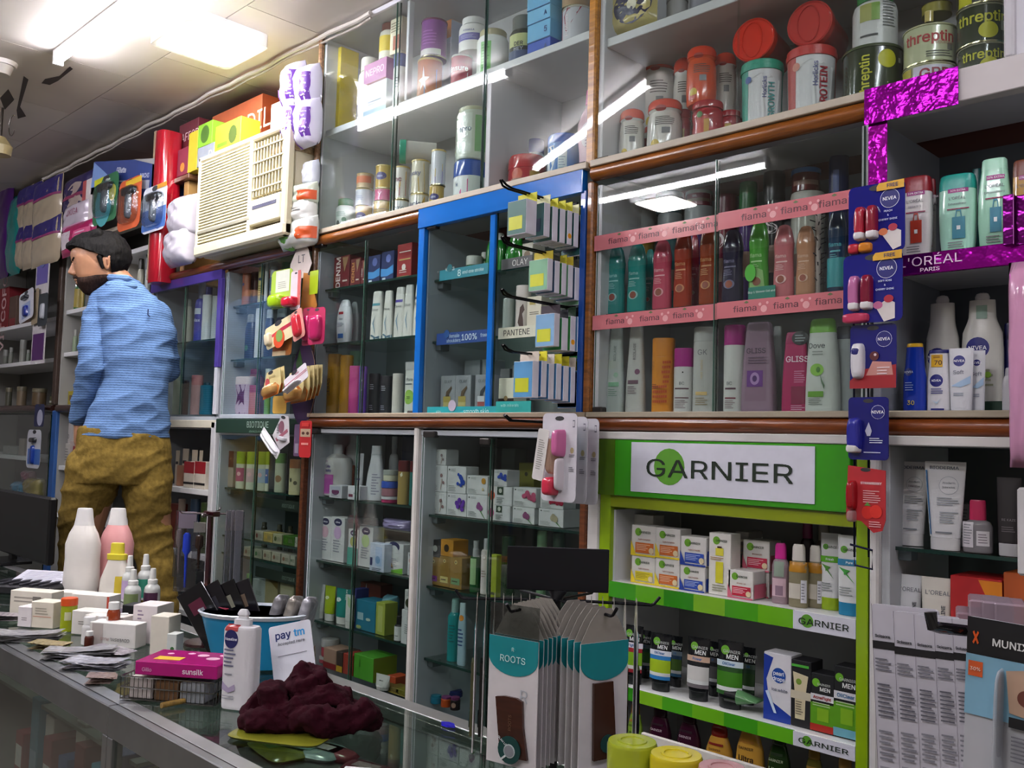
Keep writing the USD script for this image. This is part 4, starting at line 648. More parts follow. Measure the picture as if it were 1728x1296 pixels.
for k, (l, r, tp, c, y_) in enumerate(((1505, 1552, 970, 'd4d6d8', .05), (1551, 1602, 975, 'cfcbc0', .035))):
    I('tube', l, r, tp, ['silver white tube lettered in grey, left one', 'cream tube lettered in grey, right one'][k], c, 'b8b8bc', ('t', "L'OREAL", .06, .82, .05, '6a6e76'), ('v', 'STUDIOLINE', .26, .5, .13, '4a4a52', True), ('r', -.5, .5, .25, .55, '9aa0aa' if k == 0 else 'b0aa9c'), y=y_, q=.4)
I('carton', 1603, 1691, 975, 'red and orange carton lettered in white', 'b01a1e', None, ('p', [(.05, .98), (.5, .98), (.5, .45)], 'd8801c'), ('t', "L'OREAL", .08, .28, .17, 'e8d8d0', False, 1.2), d=.1); I('carton', 1694, 1745, 968, 'burnt orange carton next to the red one', 'b0501a', None, d=.08)
post('white edge of a near shelf at the picture border', x_at(1719, 1.25, -.03), x_at(1719, 1.25, -.03)+.03, 1.205, 1.35, 'cbc9c8', 'paint', -.04, -.02)

# ------------------------------------------------------------------ the green branded unit
LIME, GRN = '86a812', '3a9a1a'
t = thing('display_unit', 'white and green branded display unit with a large sign', 'cabinet')
part(t, 'back_panel', quad(-1.385, -.762, .27, .29, .44, 1.41), M('9a9c9c', 'lam'), smooth=False)
GL, GR = M(LIME, 'gloss'), M(GRN, 'gloss')
part(t, 'side_post', box(-1.404, -1.372, -.01, .29, .44, 1.41), GL); part(t, 'side_post', box(-.778, -.755, -.01, .29, .44, 1.41), GL)
part(t, 'inner_side', quad(-1.372, -1.366, .004, .27, .44, 1.25), M('c9cbcc', 'lam'), smooth=False); part(t, 'inner_side', quad(-.783, -.778, .004, .27, .44, 1.25), M('b9bbbc', 'lam'), smooth=False)
zS1, zS2 = aty(1240, 1013.5, -.008)[2], aty(1240, 1207, -.008)[2]; zS1b, zS2b = aty(1240, 1043, -.008)[2], aty(1240, 1230, -.008)[2]; ZB = .652
for z_ in (zS1, zS2, ZB): part(t, 'shelf_board', box(-1.372, -.778, -.004, .268, z_-.016, z_), M('d8dad8', 'lam'))
def letters(t, word, x, z, h, y, col, ratio=1.0):
    part(t, 'lettering', mv(text(word, h, True, stretch=ratio), x, y, z), M(col, 'print'), smooth=False)
def brand(t, x0, x1, z0, z1, y):
    """a white plate with a leaf-green disc and a dark wordmark"""
    w, h = x1-x0, z1-z0; part(t, 'name_plate', quad(x0, x1, y-.001, y+.0005, z0, z1), M('cfd0da', 'print'), smooth=False)
    part(t, 'green_disc', poly(circ(x0+.235*w, (z0+z1)/2+.03*h, .36*h), .0006, y-.0017), M('5a9a2c', 'print'), smooth=False)
    s = 'GARNIER'; hh = .34*h; k = w*.80/(text_w(s)*hh)
    part(t, 'lettering', mv(text(s, hh, stretch=k), x0+.50*w, y-.0024, (z0+z1)/2), M('1c2a1c', 'print'), smooth=False)
S0, S1 = aty(1240, 746, -.02)[2], aty(1240, 851, -.02)[2]
part(t, 'sign_board', box(-1.375, -.785, -.022, -.002, S1, S0), GR); brand(t, x_at(1065, 1.35, -.024), x_at(1375, 1.35, -.024), S1+.012, S0-.005, -.0235)
part(t, 'sign_left_leaf', quad(-1.405, x_at(1037, 1.35, -.023), -.0232, -.0215, S1, S0), M('4a6a14', 'gloss'), smooth=False)
part(t, 'header_band', box(-1.372, -.778, -.012, .004, S1-.028, S1), M('8a9a18', 'gloss'))
leafs = ['3f9a1c', '5fae1e', '2f8a18', '7ab422', '4aa020', '69b01e']
for nm, za, zb in (('a', zS1b, zS1), ('b', zS2b, zS2)):
    xs_ = np.linspace(-1.372, x_at(1338, za, -.01), 7)
    for k in range(6): part(t, 'strip_panel', quad(xs_[k], xs_[k+1], -.0095, -.004, za, zb), M(leafs[(k+(nm == 'b')*2) % 6], 'gloss'), smooth=False)
    brand(t, x_at(1338, za, -.01), -.778, za, zb, -.009)
t2 = thing('price_strip', 'slanted white price strip before the dark plum bottles', 'strip'); a, b = aty(1088, 1238, -.03), aty(1250, 1290, -.03)
part(t2, 'strip', box(a[0]-.01, b[0]+.2, -.03, -.02, a[2]-.03, a[2], .001), M('d0ccc4', 'card'))
R('upper shelf of the green unit', zS1+.0005, .02)
def gb(l, r, tp, desc, pan, word, acc, on=None, y=.02, body='d4d2cc', side=None, d=.045, **k):
    I('carton', l, r, tp, desc, body, None, ('c', -.22, .78, .13, '6aa52c'), ('t', 'GARNIER', .06, .78, .075, '3a463a'), ('t', word, .04, .55, .05, 'b07a6a'), ('r', -.32, .42, .1, .44, pan), ('l', -.28, .3, .18, .4, 4, acc), ('p', [(-.5, 0), (-.5, .5), (-.3, .06), (.5, .06), (.5, 0)], side or 'e0c82a'), ('c', .34, .2, .1, 'd8c8a0'), ('R', .02, .98, .05, .55, side or 'e0c82a'), on=on, y=y, d=d, **k)
gb(1053, 1100, 868, 'tall yellow and white cream carton at the rear left', 'd8b41a', 'LIGHT', '8a7a20', y=.075)
gb(1065, 1104.5, 939, 'yellow cream carton, lower left of the stack', 'd8c82c', 'Light Complete', '9a8a20')
gb(1105, 1146, 943, 'lower orange-panel cream carton', 'c8682a', 'Light Complete', 'e8c0a0'); gb(1147, 1189, 955, 'lower blue-panel cream carton', '2a4aa8', 'Light Complete', 'b0c0e8', side='24409a')
gb(1065, 1106, 887, 'upper orange-panel cream carton at the left', 'c8682a', 'Light Complete', 'e8c0a0', on='yellow cream carton, lower left of the stack'); gb(1106, 1147, 892, 'second upper orange-panel cream carton', 'c8682a', 'Light Complete', 'e8c0a0', on='lower orange-panel cream carton')
gb(1148, 1191, 906, 'upper blue-panel cream carton', '2a4aa8', 'Light Complete', 'b0c0e8', on='lower blue-panel cream carton', side='24409a')
I('carton', 1195, 1232, 900, 'tall carton with a yellow roll-on picture', 'd6d4cc', None, ('c', -.15, .88, .16, '6aa52c'), ('t', 'GARNIER', .08, .88, .035, '3a463a'), ('r', -.18, .18, .64, .76, 'd8d040'), ('r', -.1, .1, .76, .79, '4a3020'), ('r', -.16, .18, .2, .54, 'd2cc30'), ('l', -.4, .3, .56, .62, 2, 'b08a60'), ('l', -.3, .4, .06, .18, 3, '8a8a70'), d=.04)
I('carton', 1240, 1262, 897, 'pale see-through carton behind the roll-on carton', 'b4b0ac', None, ('l', -.4, .4, .1, .9, 8, 'c8bca8'), y=.1, d=.06)
gb(1228, 1270, 963, 'front pink and red cream carton', 'b8203a', 'Wrinkle Lift', 'f0c8cc', side='c86478', d=.05); gb(1252, 1297, 964, 'pink cream carton beneath, to the right', 'b8203a', 'Wrinkle Lift', 'f0c8cc', side='c86478', y=.075, d=.05)
gb(1253, 1298, 912, 'pink cream carton stacked on top at the rear', 'c02a4a', 'Wrinkle Lift', 'f0c8cc', side='c86478', y=.075, on='pink cream carton beneath, to the right', d=.05)
I('micel', 1298, 1327, 917, 'clear pink-capped cleanser bottle', 'c8b0b8', 'c8288c', ('r', -.42, .4, .12, .42, 'c8aab4'), ('r', -.2, .25, .14, .3, '8a7080'), ('r', -.3, .3, .45, .7, '8a9a8a'), mat='clear', y=.03)
for k, (l, r, tp, y_) in enumerate(((1326, 1359, 919, .02), (1357, 1386, 921, .045))):
    I('micel', l, r, tp, ['amber oil cleanser bottle with white cap, front', 'amber oil cleanser bottle with white cap, rear'][k], 'b8b090', 'd6d2c8', ('r', -.46, .46, .56, .72, 'b07a14'), ('r', -.44, .2, .14, .38, 'c8c2b4'), ('r', .22, .48, .08, .44, 'd6d6dc'), ('l', .26, .44, .12, .4, 6, '8a8a92'), mat='clear', y=y_)
def ftube(l, r, tp, desc, cap, p1, word, y_, leafc):
    I('tube', l, r, tp, desc, 'd2d4d4', cap, ('c', -.24, .82, .15, '5aa02a'), ('t', 'GARNIER', .08, .82, .034, '3a463a'), ('r', -.5, .5, .62, .7, p1), ('t', word, .0, .66, .03, 'e8f0f0', True), ('p', [(-.45, .6), (-.1, .5), (.25, .4), (-.05, .46), (-.2, .5), (.05, .56), (-.25, .58)], leafc), ('l', -.4, .2, .24, .36, 4, '8a9090'), y=y_, q=.35, prof=([(.16, .9, .5), (.17, .93, .48), (.5, .97, .3), (.94, 1.02, .03), (1, 1.02, .02)], [(0, .88, .5), (.01, .92, .5), (.15, .93, .5), (.16, .9, .5)]))
ftube(1382, 1415, 900, 'white and green face wash tube with lime cap', '8aa818', '5aaa1c', 'Fresh', .05, '4a8a2c'); ftube(1410, 1452, 904, 'white face wash tube with blue cap and aloe', '1f7aa0', '2a7fa8', 'Pure', .02, '3a9a3a')
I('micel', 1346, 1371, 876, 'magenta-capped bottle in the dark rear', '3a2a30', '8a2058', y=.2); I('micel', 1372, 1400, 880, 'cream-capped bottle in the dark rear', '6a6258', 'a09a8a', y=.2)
R('middle shelf of the green unit', zS2+.0005, .02)
def men(l, r, tp, desc, b1, b2, mid, low, w2, y=.02):
    I('tube', l, r, tp, desc, '15171a', '1a1c1e', ('c', -.2, .86, .17, '6ab02a'), ('t', 'GARNIER', .06, .845, .045, 'c8ccc8'), ('t', 'MEN', .1, .77, .065, 'e6e8e6', True), ('r', -.52, .52, .62, .71, b1), ('t', w2, -.02, .665, .04, '3a70a8', True), ('r', -.5, .5, .55, .62, b2), ('r', -.5, .5, .33, .55, mid), ('r', -.5, .5, .27, .33, 'd0d4d2'), ('r', -.5, .5, .21, .27, low), y=y, q=.4, mat='gloss', prof=([(.15, .84, .55), (.16, .9, .53), (.5, .97, .34), (.94, 1.02, .03), (1, 1.02, .02)], [(0, .8, .55), (.01, .84, .55), (.14, .86, .55), (.15, .82, .55)]))
men(1046, 1080, 1056, 'black face wash tube with red and lime bands', 'd8d4dc', 'a01c2a', '7ab01a', '8a1424', 'Fight'); men(1076, 1095, 1064, 'black tube with dim green band behind', '6a7a80', '2a5a3a', '3a6a2a', '1f3a5a', 'Oil', .09)
men(1092, 1128, 1070, 'black face wash tube with blue and lime bands', 'd8dce4', '2a7ab8', '9ab81a', '2a7ab8', 'OilClear'); men(1126, 1148, 1074, 'black tube with dim blue band behind', '7a8a94', '2a4a6a', '4a6a2a', '2a5a7a', 'Oil', .08)
men(1155, 1193, 1077, 'black face wash tube with beige and white bands', 'c8a890', '15171a', 'c8c8c4', '6a6468', 'Power'); men(1192, 1211, 1083, 'black tube with grey band behind', '5a5a5e', '2a2a2e', '6a6a6a', '3a3a3e', 'P', .08)
men(1205, 1249, 1083, 'black face wash tube with white and deep green bands', 'c8d8de', '1f4a1a', '3a7a14', '2a5a24', 'OilClear'); men(1250, 1272, 1093, 'black tube with dim green band at the rear', '4a5a50', '24402a', '2a4a20', '1f3a20', 'Oil', .08)
def lying_tube(px, py, desc, col, cap, ln, r, y, yaw, row):
    x, _, z = aty(px, py, y); t = thing('cream_tube', desc, 'tube', (x, y, z), yaw, row=row, px=px); rz = lambda m: rot(m, 90, (0, 1, 0))
    part(t, 'cap', rz(loft([(-ln*.5, r*.85, r*.85), (-ln*.16, r*.85, r*.85)], 24)), M(cap, 'gloss'), smooth=40)
    part(t, 'body', rz(loft([(-ln*.16, r*.85, r*.85), (-.14*ln, r, r*.95), (ln*.5, .002, r*1.3)], 24)), M(col, 'gloss'), smooth=40); return t
lying_tube(1254, 1178, 'small green tube lying on its side', '5a8a5a', '14181a', .075, .017, .03, 6, ROW['name'])
I('carton', 1288, 1334, 1103, 'blue and white carton with a round blue seal', 'd4d4d8', None, ('p', [(-.5, 0), (-.5, .97), (-.15, .93), (-.4, .6), (-.3, .3), (.5, .12), (.5, 0)], '1c3a9a'), ('c', .06, .68, .25, '1a4a9e'), ('t', 'pearl', .06, .71, .055, 'eef0f8', True), ('t', 'drops', .06, .63, .055, 'eef0f8', True), ('t', 'ice white', .1, .47, .045, '4a5068'), ('p', [(-.42, .42), (-.1, .12), (.0, .12), (-.3, .44)], 'c8d8e8'), d=.045)
I('carton', 1334, 1368, 1115, 'black carton with a cream tube picture', '16161a', None, ('p', [(-.4, .82), (.36, .78), (.24, .5), (.2, .12), (-.28, .12), (-.3, .5)], 'cfc4a0'), ('c', -.1, .68, .14, '7a9a3a'), ('r', -.5, .5, .42, .54, 'c8c0a8'), ('l', -.24, .16, .18, .4, 6, '7a7260'), ('r', -.45, .4, .9, .94, '4aa83a'), d=.05)
def mc(l, r, tp, desc, w2, w2c, low): I('carton', l, r, tp, desc, '141618', None, ('c', -.28, .84, .17, '6ab02a'), ('t', 'GARNIER', .06, .82, .04, 'c8ccc8'), ('t', 'MEN', .12, .74, .065, 'e8eae8', True), ('r', -.5, .5, .54, .65, 'd6d6da'), ('t', w2, .0, .595, .05, w2c, True), ('r', -.5, .5, .04, .5, '5a9a1a'), ('l', -.4, .4, .44, .52, 2, 'b8d0a0'), ('r', -.2, .3, .2, .42, '82b422'), ('r', -.5, .5, .02, .14, low), d=.045)
mc(1368, 1407, 1138, 'black and green carton lettered AcneFight', 'AcneFight', 'a02a2a', 'a8281c'); mc(1407, 1448, 1126, 'taller black and green carton lettered OilClear', 'OilClear', '2a6aa0', '6aa8b8')
R('bottom shelf of the green unit', ZB+.0005, .03)
def ub(l, r, tp, desc, col, cap, tc): I('oval', l, r, tp, desc, col, cap, ('t', 'GARNIER', -.08, .66, .03, tc), ('t', 'Ultra', -.06, .55, .06, tc, True), ('t', 'Blends', -.04, .46, .06, tc, True), ('l', -.3, .25, .3, .4, 3, tc), ('r', -.3, .2, .72, .75, cap), mat='gloss', capmat='gloss', prof=([(0, .75), (.015, .85), (.2, .98), (.4, 1), (.65, .86), (.8, .62), (.83, .55)], [(.83, .5), (.85, .54), (.94, .52), (.985, .4), (1, .2)]))
ub(1052, 1080, 1186, 'pale green bottle with gold cap', '8ab03a', 'a87a30', '3a5a1a'); ub(1085, 1127, 1190, 'dark plum bottle, left one', '3a0f28', '2a0a1e', 'd8c8d0'); ub(1133, 1177, 1200, 'dark plum bottle, right one', '3a0f28', '2a0a1e', 'd8c8d0')
ub(1180, 1231, 1224, 'honey bottle with a red cap', 'c8983c', '8a1c10', '6a3a14'); ub(1232, 1284, 1212, 'honey bottle without a visible cap', 'c8983c', 'b8802a', '3a2410'); ub(1287, 1330, 1234, 'dark green bottle', '1f3a16', '1a3014', 'c0ccb0'); ub(1350, 1388, 1258, 'olive bottle with gold cap', '5a5420', '8a6a24', 'c8b878'); ub(1400, 1442, 1276, 'amber bottle with gold cap at the unit edge', 'a8843a', 'a8803a', '5a3a18')

# ------------------------------------------------------------------ blue framed case
R('upper shelf of the blue framed case', 1.8760, .05)
I('pot', 775, 804, 431, 'small green balm jar with white lid', '1f6a2a', 'b8bcb0', mat='gloss'); I('tablet', 804, 820, 425, 'little green bottle with white cap', '246a30', 'b8bcb0', mat='gloss', y=.09)
I('flip', 812, 846, 393, 'green mouthwash bottle half behind the blue strip', '1f7a24', 'a8b0a4', mat='gloss', y=.06); I('broad', 845, 879, 396, 'wide bright green bottle right of the blue strip', '1c7a1e', '1c6a20', mat='gloss', y=.05); I('carton', 880, 898, 410, 'pale carton right of the green bottle', 'a8aa98', None, ('c', 0, .5, .3, '6a5a40'), d=.05)
def sstrip(l, r, pyt, pyb, desc, col, words=(), y=.026, h=None, dec=()):
    c = (l+r)/2; a = aty(c, pyt, y); b = aty(c, pyb, y); x0, x1 = x_at(l, a[2], y), x_at(r, a[2], y); t = thing('shelf_talker', desc, 'strip', (x0, y, b[2])); w, hh = x1-x0, a[2]-b[2]
    part(t, 'strip', quad(0, w, 0, .0015, 0, hh), M(col, 'card'), smooth=False)
    for s, fx, fz, fh, tc, bd in words: part(t, 'lettering', mv(text(s, fh*hh, bd), fx*w, -.0003, fz*hh), M(tc, 'print'), smooth=False)
    for kind_, fx, fz, rr, tc in dec: part(t, 'round_tag', mv(poly(circ(0, 0, rr), .0012), fx*w, -.0016, fz*hh), M(tc, 'print'), smooth=False)
    return t
sstrip(742, 824, 450, 468, 'teal shelf strip with a small round tag', '2a8fa0', [('8', .42, .5, .6, 'e8f4f4', True), ('end one stroke', .7, .5, .3, 'd0e8ec', True), ('VICKS', .22, 1.0, .3, 'e8f4f4', True)], dec=[('c', .22, 1.1, .011, '2a7a84')])
sstrip(846, 898, 434, 452, 'grey shelf strip lettered OLAY', '4a4e4c', [('OLAY', .62, .5, .55, 'c8ccc4', False)]); sstrip(737, 828, 559, 579, 'deep blue shelf strip lettered 100%', '1f4a9a', [('100%', .62, .5, .5, 'd8e4f4', True), ('female', .34, .7, .3, 'b8cce8', True), ('shoulders', .33, .3, .28, 'b8cce8', True), ('free', .88, .55, .3, 'b8cce8', True)], dec=[('c', .2, .9, .012, '2a5aa0')])
sstrip(841, 904, 551, 570, 'cream shelf strip lettered PANTENE', 'c8ccb4', [('PANTENE', .5, .5, .52, '3a3c38', False)])
sstrip(721, 838, 686, 702, 'turquoise shelf strip lettered smooth skin', '149aa0', [('smooth skin', .72, .5, .5, 'b8e8e8', False), ('olay', .18, .5, .3, 'a8e0d8', False)], y=-.014, dec=[('c', .38, 1.1, .016, 'b0a8b8')]); sstrip(837, 896, 677, 700, 'raised turquoise shelf strip under the hooks', '1aa098', [('with minerals', .4, .7, .22, 'a8e8e0', False)], y=-.020)
R('middle shelf of the blue framed case', 1.6930, .05)
I('slim', 842, 862, 503, 'grey green lotion bottle', '8f9f94', None); I('slim', 862, 888, 481, 'white bottle with a brown swirl figure', 'c0c0b4', 'c4c4b8', ('p', [(.1, .62), (.2, .5), (.05, .42), (.12, .3), (.15, .12), (.0, .08), (-.25, .25), (-.15, .4), (-.1, .55)], '4a3a30')); I('carton', 888, 912, 500, 'cream carton with fine print', 'c8c8b0', None, ('l', -.3, .35, .5, .6, 2, '6a6a58'), ('r', -.3, .1, .78, .86, 'a89a50'), d=.05)
R('foot of the blue framed case', 1.4800, .05)
def oly(l, r, tp, desc, cc): I('carton', l, r, tp, desc, '8f9498', None, ('t', 'OLAY', .0, .84, .08, '6a7074', False), ('r', -.28, .2, .05, .3, 'c8ba7a' if cc == 'g' else 'b05a5a'), ('r', -.28, .2, .3, .45, 'b0a050' if cc == 'g' else 'c8ccd0'), ('p', [(-.12, .45), (-.08, .58), (.25, .72), (.28, .66), (.1, .52), (.1, .45)], '5a4a34' if cc == 'g' else '3a4044'), d=.04)
oly(742, 767, 634, 'grey serum carton with a gold bottle picture, left', 'g'); oly(767, 793, 633, 'grey serum carton with a gold bottle picture, right', 'g'); oly(800, 824, 632, 'grey serum carton with a red bottle picture', 'r')
I('carton', 781, 807, 608, 'plain pale grey carton at the rear left', '9aa0a4', None, y=.14, d=.06); I('carton', 811, 826, 606, 'plain pale grey carton at the rear right', '9aa0a4', None, y=.14, d=.06)
I('carton', 840, 866, 638, 'cream and dark brown carton lettered OLAY', 'c0c8b0', None, ('r', -.5, .5, 0, .42, '2c2218'), ('t', 'OLAY', .0, .24, .14, 'c8c0a0', True), ('c', .0, .42, .12, '8a7a50'), d=.05, y=.03); I('carton', 842, 858, 622, 'grey carton behind the brown one', '6a7070', None, y=.13, d=.05); I('carton', 862, 880, 616, 'grey carton at the rear by the hooks', '7a807e', None, y=.13, d=.05)

# ------------------------------------------------------------------ case of white and yellow bottles
R('top shelf of the shampoo case', 1.9030, .05)
def den(l, r, tp, desc, c2): I('carton', l, r, tp, desc, '6a141c', None, ('v', 'DENIM', -.2, .5, .26, c2, True), ('p', [(.05, .95), (.45, .95), (.2, .5)], '9a7a54'), ('r', .1, .4, .2, .25, 'd8ccc0'), d=.05)
den(562, 588, 432, 'maroon carton with upright white lettering', 'e0d8d0'); den(590, 607, 436, 'maroon carton with upright gold lettering', 'c8904a'); den(608, 615, 439, 'narrow maroon carton by the pane seam', 'd8ccc0')
for k, (l, r, tp) in enumerate(((619, 640, 431), (642, 663, 424))): I('carton', l, r, tp, ['blue wave carton, left', 'blue wave carton, right'][k], '1a2c62', None, ('p', [(-.5, .18), (-.5, .44), (0, .4), (.5, .52), (.5, .24), (0, .16)], '3c8fd0'), ('r', -.35, -.1, .02, .12, 'c8d0d8'), ('c', .1, .75, .2, '5a6ab0'), d=.05)
I('carton', 669, 693, 411, 'red carton with pale print', '9a1a1c', None, ('r', -.35, .45, .75, .78, 'e0dcd0'), ('r', -.35, .45, .52, .56, 'b09a50'), ('c', .0, .32, .14, 'd8d0c4'), ('r', -.5, .4, 0, .06, '6a8a3a'), ('l', -.3, .3, .14, .26, 2, 'd8c8c0'), ('R', 0, 1, 0, 1, '8a1418'), d=.07)
R('middle shelf of the shampoo case', 1.7170, .05)
def dv(l, r, tp, desc, bandc, low=None, **k): I('taper', l, r, tp, desc, 'd4d4cc', 'd2d2cc', ('r', -.36, .3, .7, .75, bandc), ('t', 'Dove', -.04, .62, .05, '8a8c8c'), ('p', [(.02, .5), (-.2, .34), (.05, .12), (.02, .2), (-.1, .34)], '7a98ac'), *( [('p', [(-.5, 0), (-.5, .09), (-.2, .11), (.1, .06), (.5, .09), (.5, 0)], low)] if low else []), **k)
I('oval', 560, 587, 505, 'white oval hair lotion bottle, left', 'c8ccd0', 'c8ccd0', ('r', -.24, .1, .66, .72, 'a02a34'), ('t', 'Clear', -.06, .56, .05, '7a8088'), ('r', -.24, .16, .12, .22, '2a68b0'), ('l', -.3, .2, .38, .48, 3, '8a94a0')); I('oval', 583, 600, 509, 'white oval bottle behind the left one', 'c0c4c8', None, y=.1)
dv(619, 642, 491, 'white shampoo bottle with a teal band', '4a8f9c', '4a6f84'); dv(641, 659, 490, 'narrow white shampoo bottle, second in the row', 'd0d0c8', '4a6f84'); dv(659, 680, 484, 'white shampoo bottle with a violet band', '4a3a98'); dv(676, 694, 480, 'white bottle with a gold curl', 'd0d0c8'); dv(692, 713, 478, 'white shampoo bottle with a grey band', '5a5a72')
R('foot of the shampoo case', 1.4800, .05)
I('slim', 542, 566, 597, 'yellow bottle with upright brown letters', 'b8841a', 'c28c1e', ('v', 'LIBAS', -.28, .45, .3, '6a4010', True)); I('slim', 564, 586, 599, 'plain yellow bottle', 'b07c16', 'b88418'); I('slim', 580, 600, 592, 'green bottle behind the pink one', '5a9a6a', '7aa88a', y=.12)
I('slim', 580, 602, 617, 'pink bottle beside the yellow ones', 'c0408a', 'c8508f'); I('slim', 599, 613, 618, 'violet bottle by the pane seam', '5a2c94', '6a3aa0', ('c', 0, .7, .12, 'c8b0d8'), ('c', 0, .5, .1, 'c8b0d8'))
for k, (l, r, tp) in enumerate(((615, 634, 630), (634, 654, 634))): I('slim', l, r, tp, ['dark bottle with white flecks, left', 'dark bottle with white flecks, right'][k], '20242c', '2a2830', ('l', -.3, .2, .6, .75, 3, 'a8a8b0'), ('l', -.3, .1, .1, .24, 3, '9a9aa8'), y=.09)
I('slim', 653, 672, 630, 'plain white cylinder bottle', 'd0ccc2', 'd2cec4', p=2, q=1); I('tube', 676, 702, 610, 'white tube bottle with green leaf disc', 'c8ccc4', 'c0c4bc', ('c', -.06, .32, .34, '8ab84a', 1.1), ('t', 'Pure', -.1, .66, .06, '6a7270'), ('r', -.4, .1, .56, .58, '4a5458'), ('r', -.5, .5, .84, 1, 'a8aaa8'), ('l', -.2, .1, .28, .34, 2, '4a6a30'), q=.4, prof=([(.0, .9, .5), (.5, .96, .35), (.94, 1.0, .05), (1, 1.0, .04)], [(0, .88, .5), (.001, .88, .5), (.002, .86, .5)]))

# ------------------------------------------------------------------ lower case of flower cartons
R('upper shelf of the flower carton case', 1.1870, .05, 'white flower cartons')
def fc(l, r, tp, desc, fcol, on=None, kind=0, d=.05, y=.05, **k):
    dec = [('r', -.42, -.36, .84, .9, '2a3a2c'), ('l', -.3, .0, .8, .92, 2, '9aa09c'), ('l', -.42, .1, .06, .3, 4, '9aa09c')]
    if kind == 0: dec += [('p', [(.2, .1), (.28, .5), (.22, .52), (.16, .1)], 'b8aca4'), ('c', .22, .62, .07, fcol), ('c', .34, .36, .06, fcol)]
    elif kind == 1:
        rr = random.Random(len(desc)); dec += [('c', .18+rr.uniform(-.2, .26), .5+rr.uniform(-.2, .22), rr.uniform(.06, .1), fcol) for _ in range(9)]
    elif kind == 2: dec += [('p', [(.1, .4), (.4, .02), (.43, .02), (.16, .42)], '5a8a4a'), ('c', .08, .5, .09, fcol), ('c', .2, .46, .1, fcol), ('c', .12, .6, .08, fcol)]
    elif kind == 3: dec = [('r', -.5, -.22, 0, 1, 'd4d2cc'), ('c', -.36, .5, .14, fcol), ('r', -.12, .14, .56, .98, '24402c'), ('c', .02, .78, .07, 'c8ccc0'), ('l', -.14, .2, .1, .44, 4, '6a706c')]
    elif kind == 4: dec += [('c', .32, .74, .1, fcol), ('c', .3, .3, .05, 'd8c89a')]
    I('carton', l, r, tp, desc, 'cdd0d0', None, *dec, on=on, d=d, y=y, **k)
fc(721, 752, 830, 'white carton with faint twig, bottom left', '8a6a6a'); fc(753, 786, 833, 'white carton with a big violet flower', '5a2a9a', kind=1); fc(787, 821, 835, 'tall white carton with purple blooms on stems', '8a4a84', kind=2); fc(823, 860, 853, 'white carton with green tag and pink flower', 'b83a7a', kind=3)
fc(864, 901, 856, 'lower white carton with purple blooms', '8a4a74', kind=2); fc(908, 950, 859, 'wide white carton with cream blossom', 'b0a888', kind=2, d=.07)
fc(723, 753, 785, 'white carton with faint twig, second row', '8a6a6a', on='white carton with faint twig, bottom left'); fc(754, 785, 787, 'white carton with a big blue flower', '1f4ab8', on='white carton with a big violet flower', kind=1); fc(787, 822, 803, 'white carton with a yellow flower', 'c8922c', on='tall white carton with purple blooms on stems', kind=4)
fc(824, 863, 821, 'white carton with green tag and orange flower', 'c84a1c', on='white carton with green tag and pink flower', kind=3); fc(865, 904, 823, 'white carton with pink blossom spray', 'b04a6a', on='lower white carton with purple blooms', kind=1); fc(911, 950, 825, 'white carton with crimson flowers by the brush cards', 'a01c3a', on='wide white carton with cream blossom', kind=1)
fc(728, 752, 758, 'small white carton topping the left pile', '8a7a7a', on='white carton with faint twig, second row'); fc(829, 855, 793, 'small white carton with blue flowers', '2a4ab0', on='white carton with green tag and orange flower', kind=1)
ROW['grp'] = None
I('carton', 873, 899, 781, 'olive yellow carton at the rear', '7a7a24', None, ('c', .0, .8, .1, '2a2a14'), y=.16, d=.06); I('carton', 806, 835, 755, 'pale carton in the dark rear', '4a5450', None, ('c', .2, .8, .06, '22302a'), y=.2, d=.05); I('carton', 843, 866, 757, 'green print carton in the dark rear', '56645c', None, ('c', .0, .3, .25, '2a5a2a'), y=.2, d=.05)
R('second shelf of the flower carton case', .9820, .05)
def gc(l, r, tp, desc, tagc): I('carton', l, r, tp, desc, '8a6a24', None, ('c', .0, .85, .12, 'c8b878'), ('c', .0, .85, .05, '2a2010'), ('r', -.36, .36, .14, .34, tagc), ('l', -.28, .28, .2, .28, 1, '3a3020'), d=.07)
gc(721, 740, 940, 'golden brown carton with a purple tag', '7a2a8a'); gc(740, 758, 939, 'golden brown carton with a cream tag', 'c8bc7a'); gc(758, 778, 941, 'golden brown carton with a green tag', '6a9a6a')
I('carton', 725, 743, 911, 'small black carton with white dot', '1c1e20', None, ('c', .0, .5, .2, 'c0c4bc'), on='golden brown carton with a purple tag', d=.05); I('carton', 743, 764, 911, 'small amber carton with dark dot', 'b8801c', None, ('c', -.02, .5, .2, '3a2a10'), on='golden brown carton with a cream tag', d=.06)
I('stick', 785, 804, 913, 'green shampoo bottle with silver cap', '1f5a2c', 'a8acac', ('r', -.45, .2, .15, .66, '9ac08a'), mat='gloss', capmat='gloss', prof=([(0, .95), (.01, 1), (.66, 1), (.69, .95)], [(.69, .6), (.84, .6), (.85, .5), (1, .5)])); I('stick', 804, 821, 909, 'slender bottle with white label and silver cap', 'c4bfb8', 'a8acae', ('r', -.48, .4, .02, .76, 'd0cac6'), ('c', -.04, .66, .2, 'a08a7a'), ('c', -.04, .66, .15, 'd0cac6'), ('l', -.3, .2, .3, .44, 3, 'a09088'), prof=([(0, .95), (.01, 1), (.76, 1), (.8, .8)], [(.8, .55), (.98, .55), (1, .5)]))
I('carton', 824, 836, 936, 'yellow green gift tag box', '98a81c', None, ('r', -.3, .3, .08, .14, '2a3010'), d=.02, y=.03); I('stick', 836, 860, 905, 'dark green bottle by the pane seam', '15381c', '1c3a24', mat='gloss', y=.08)
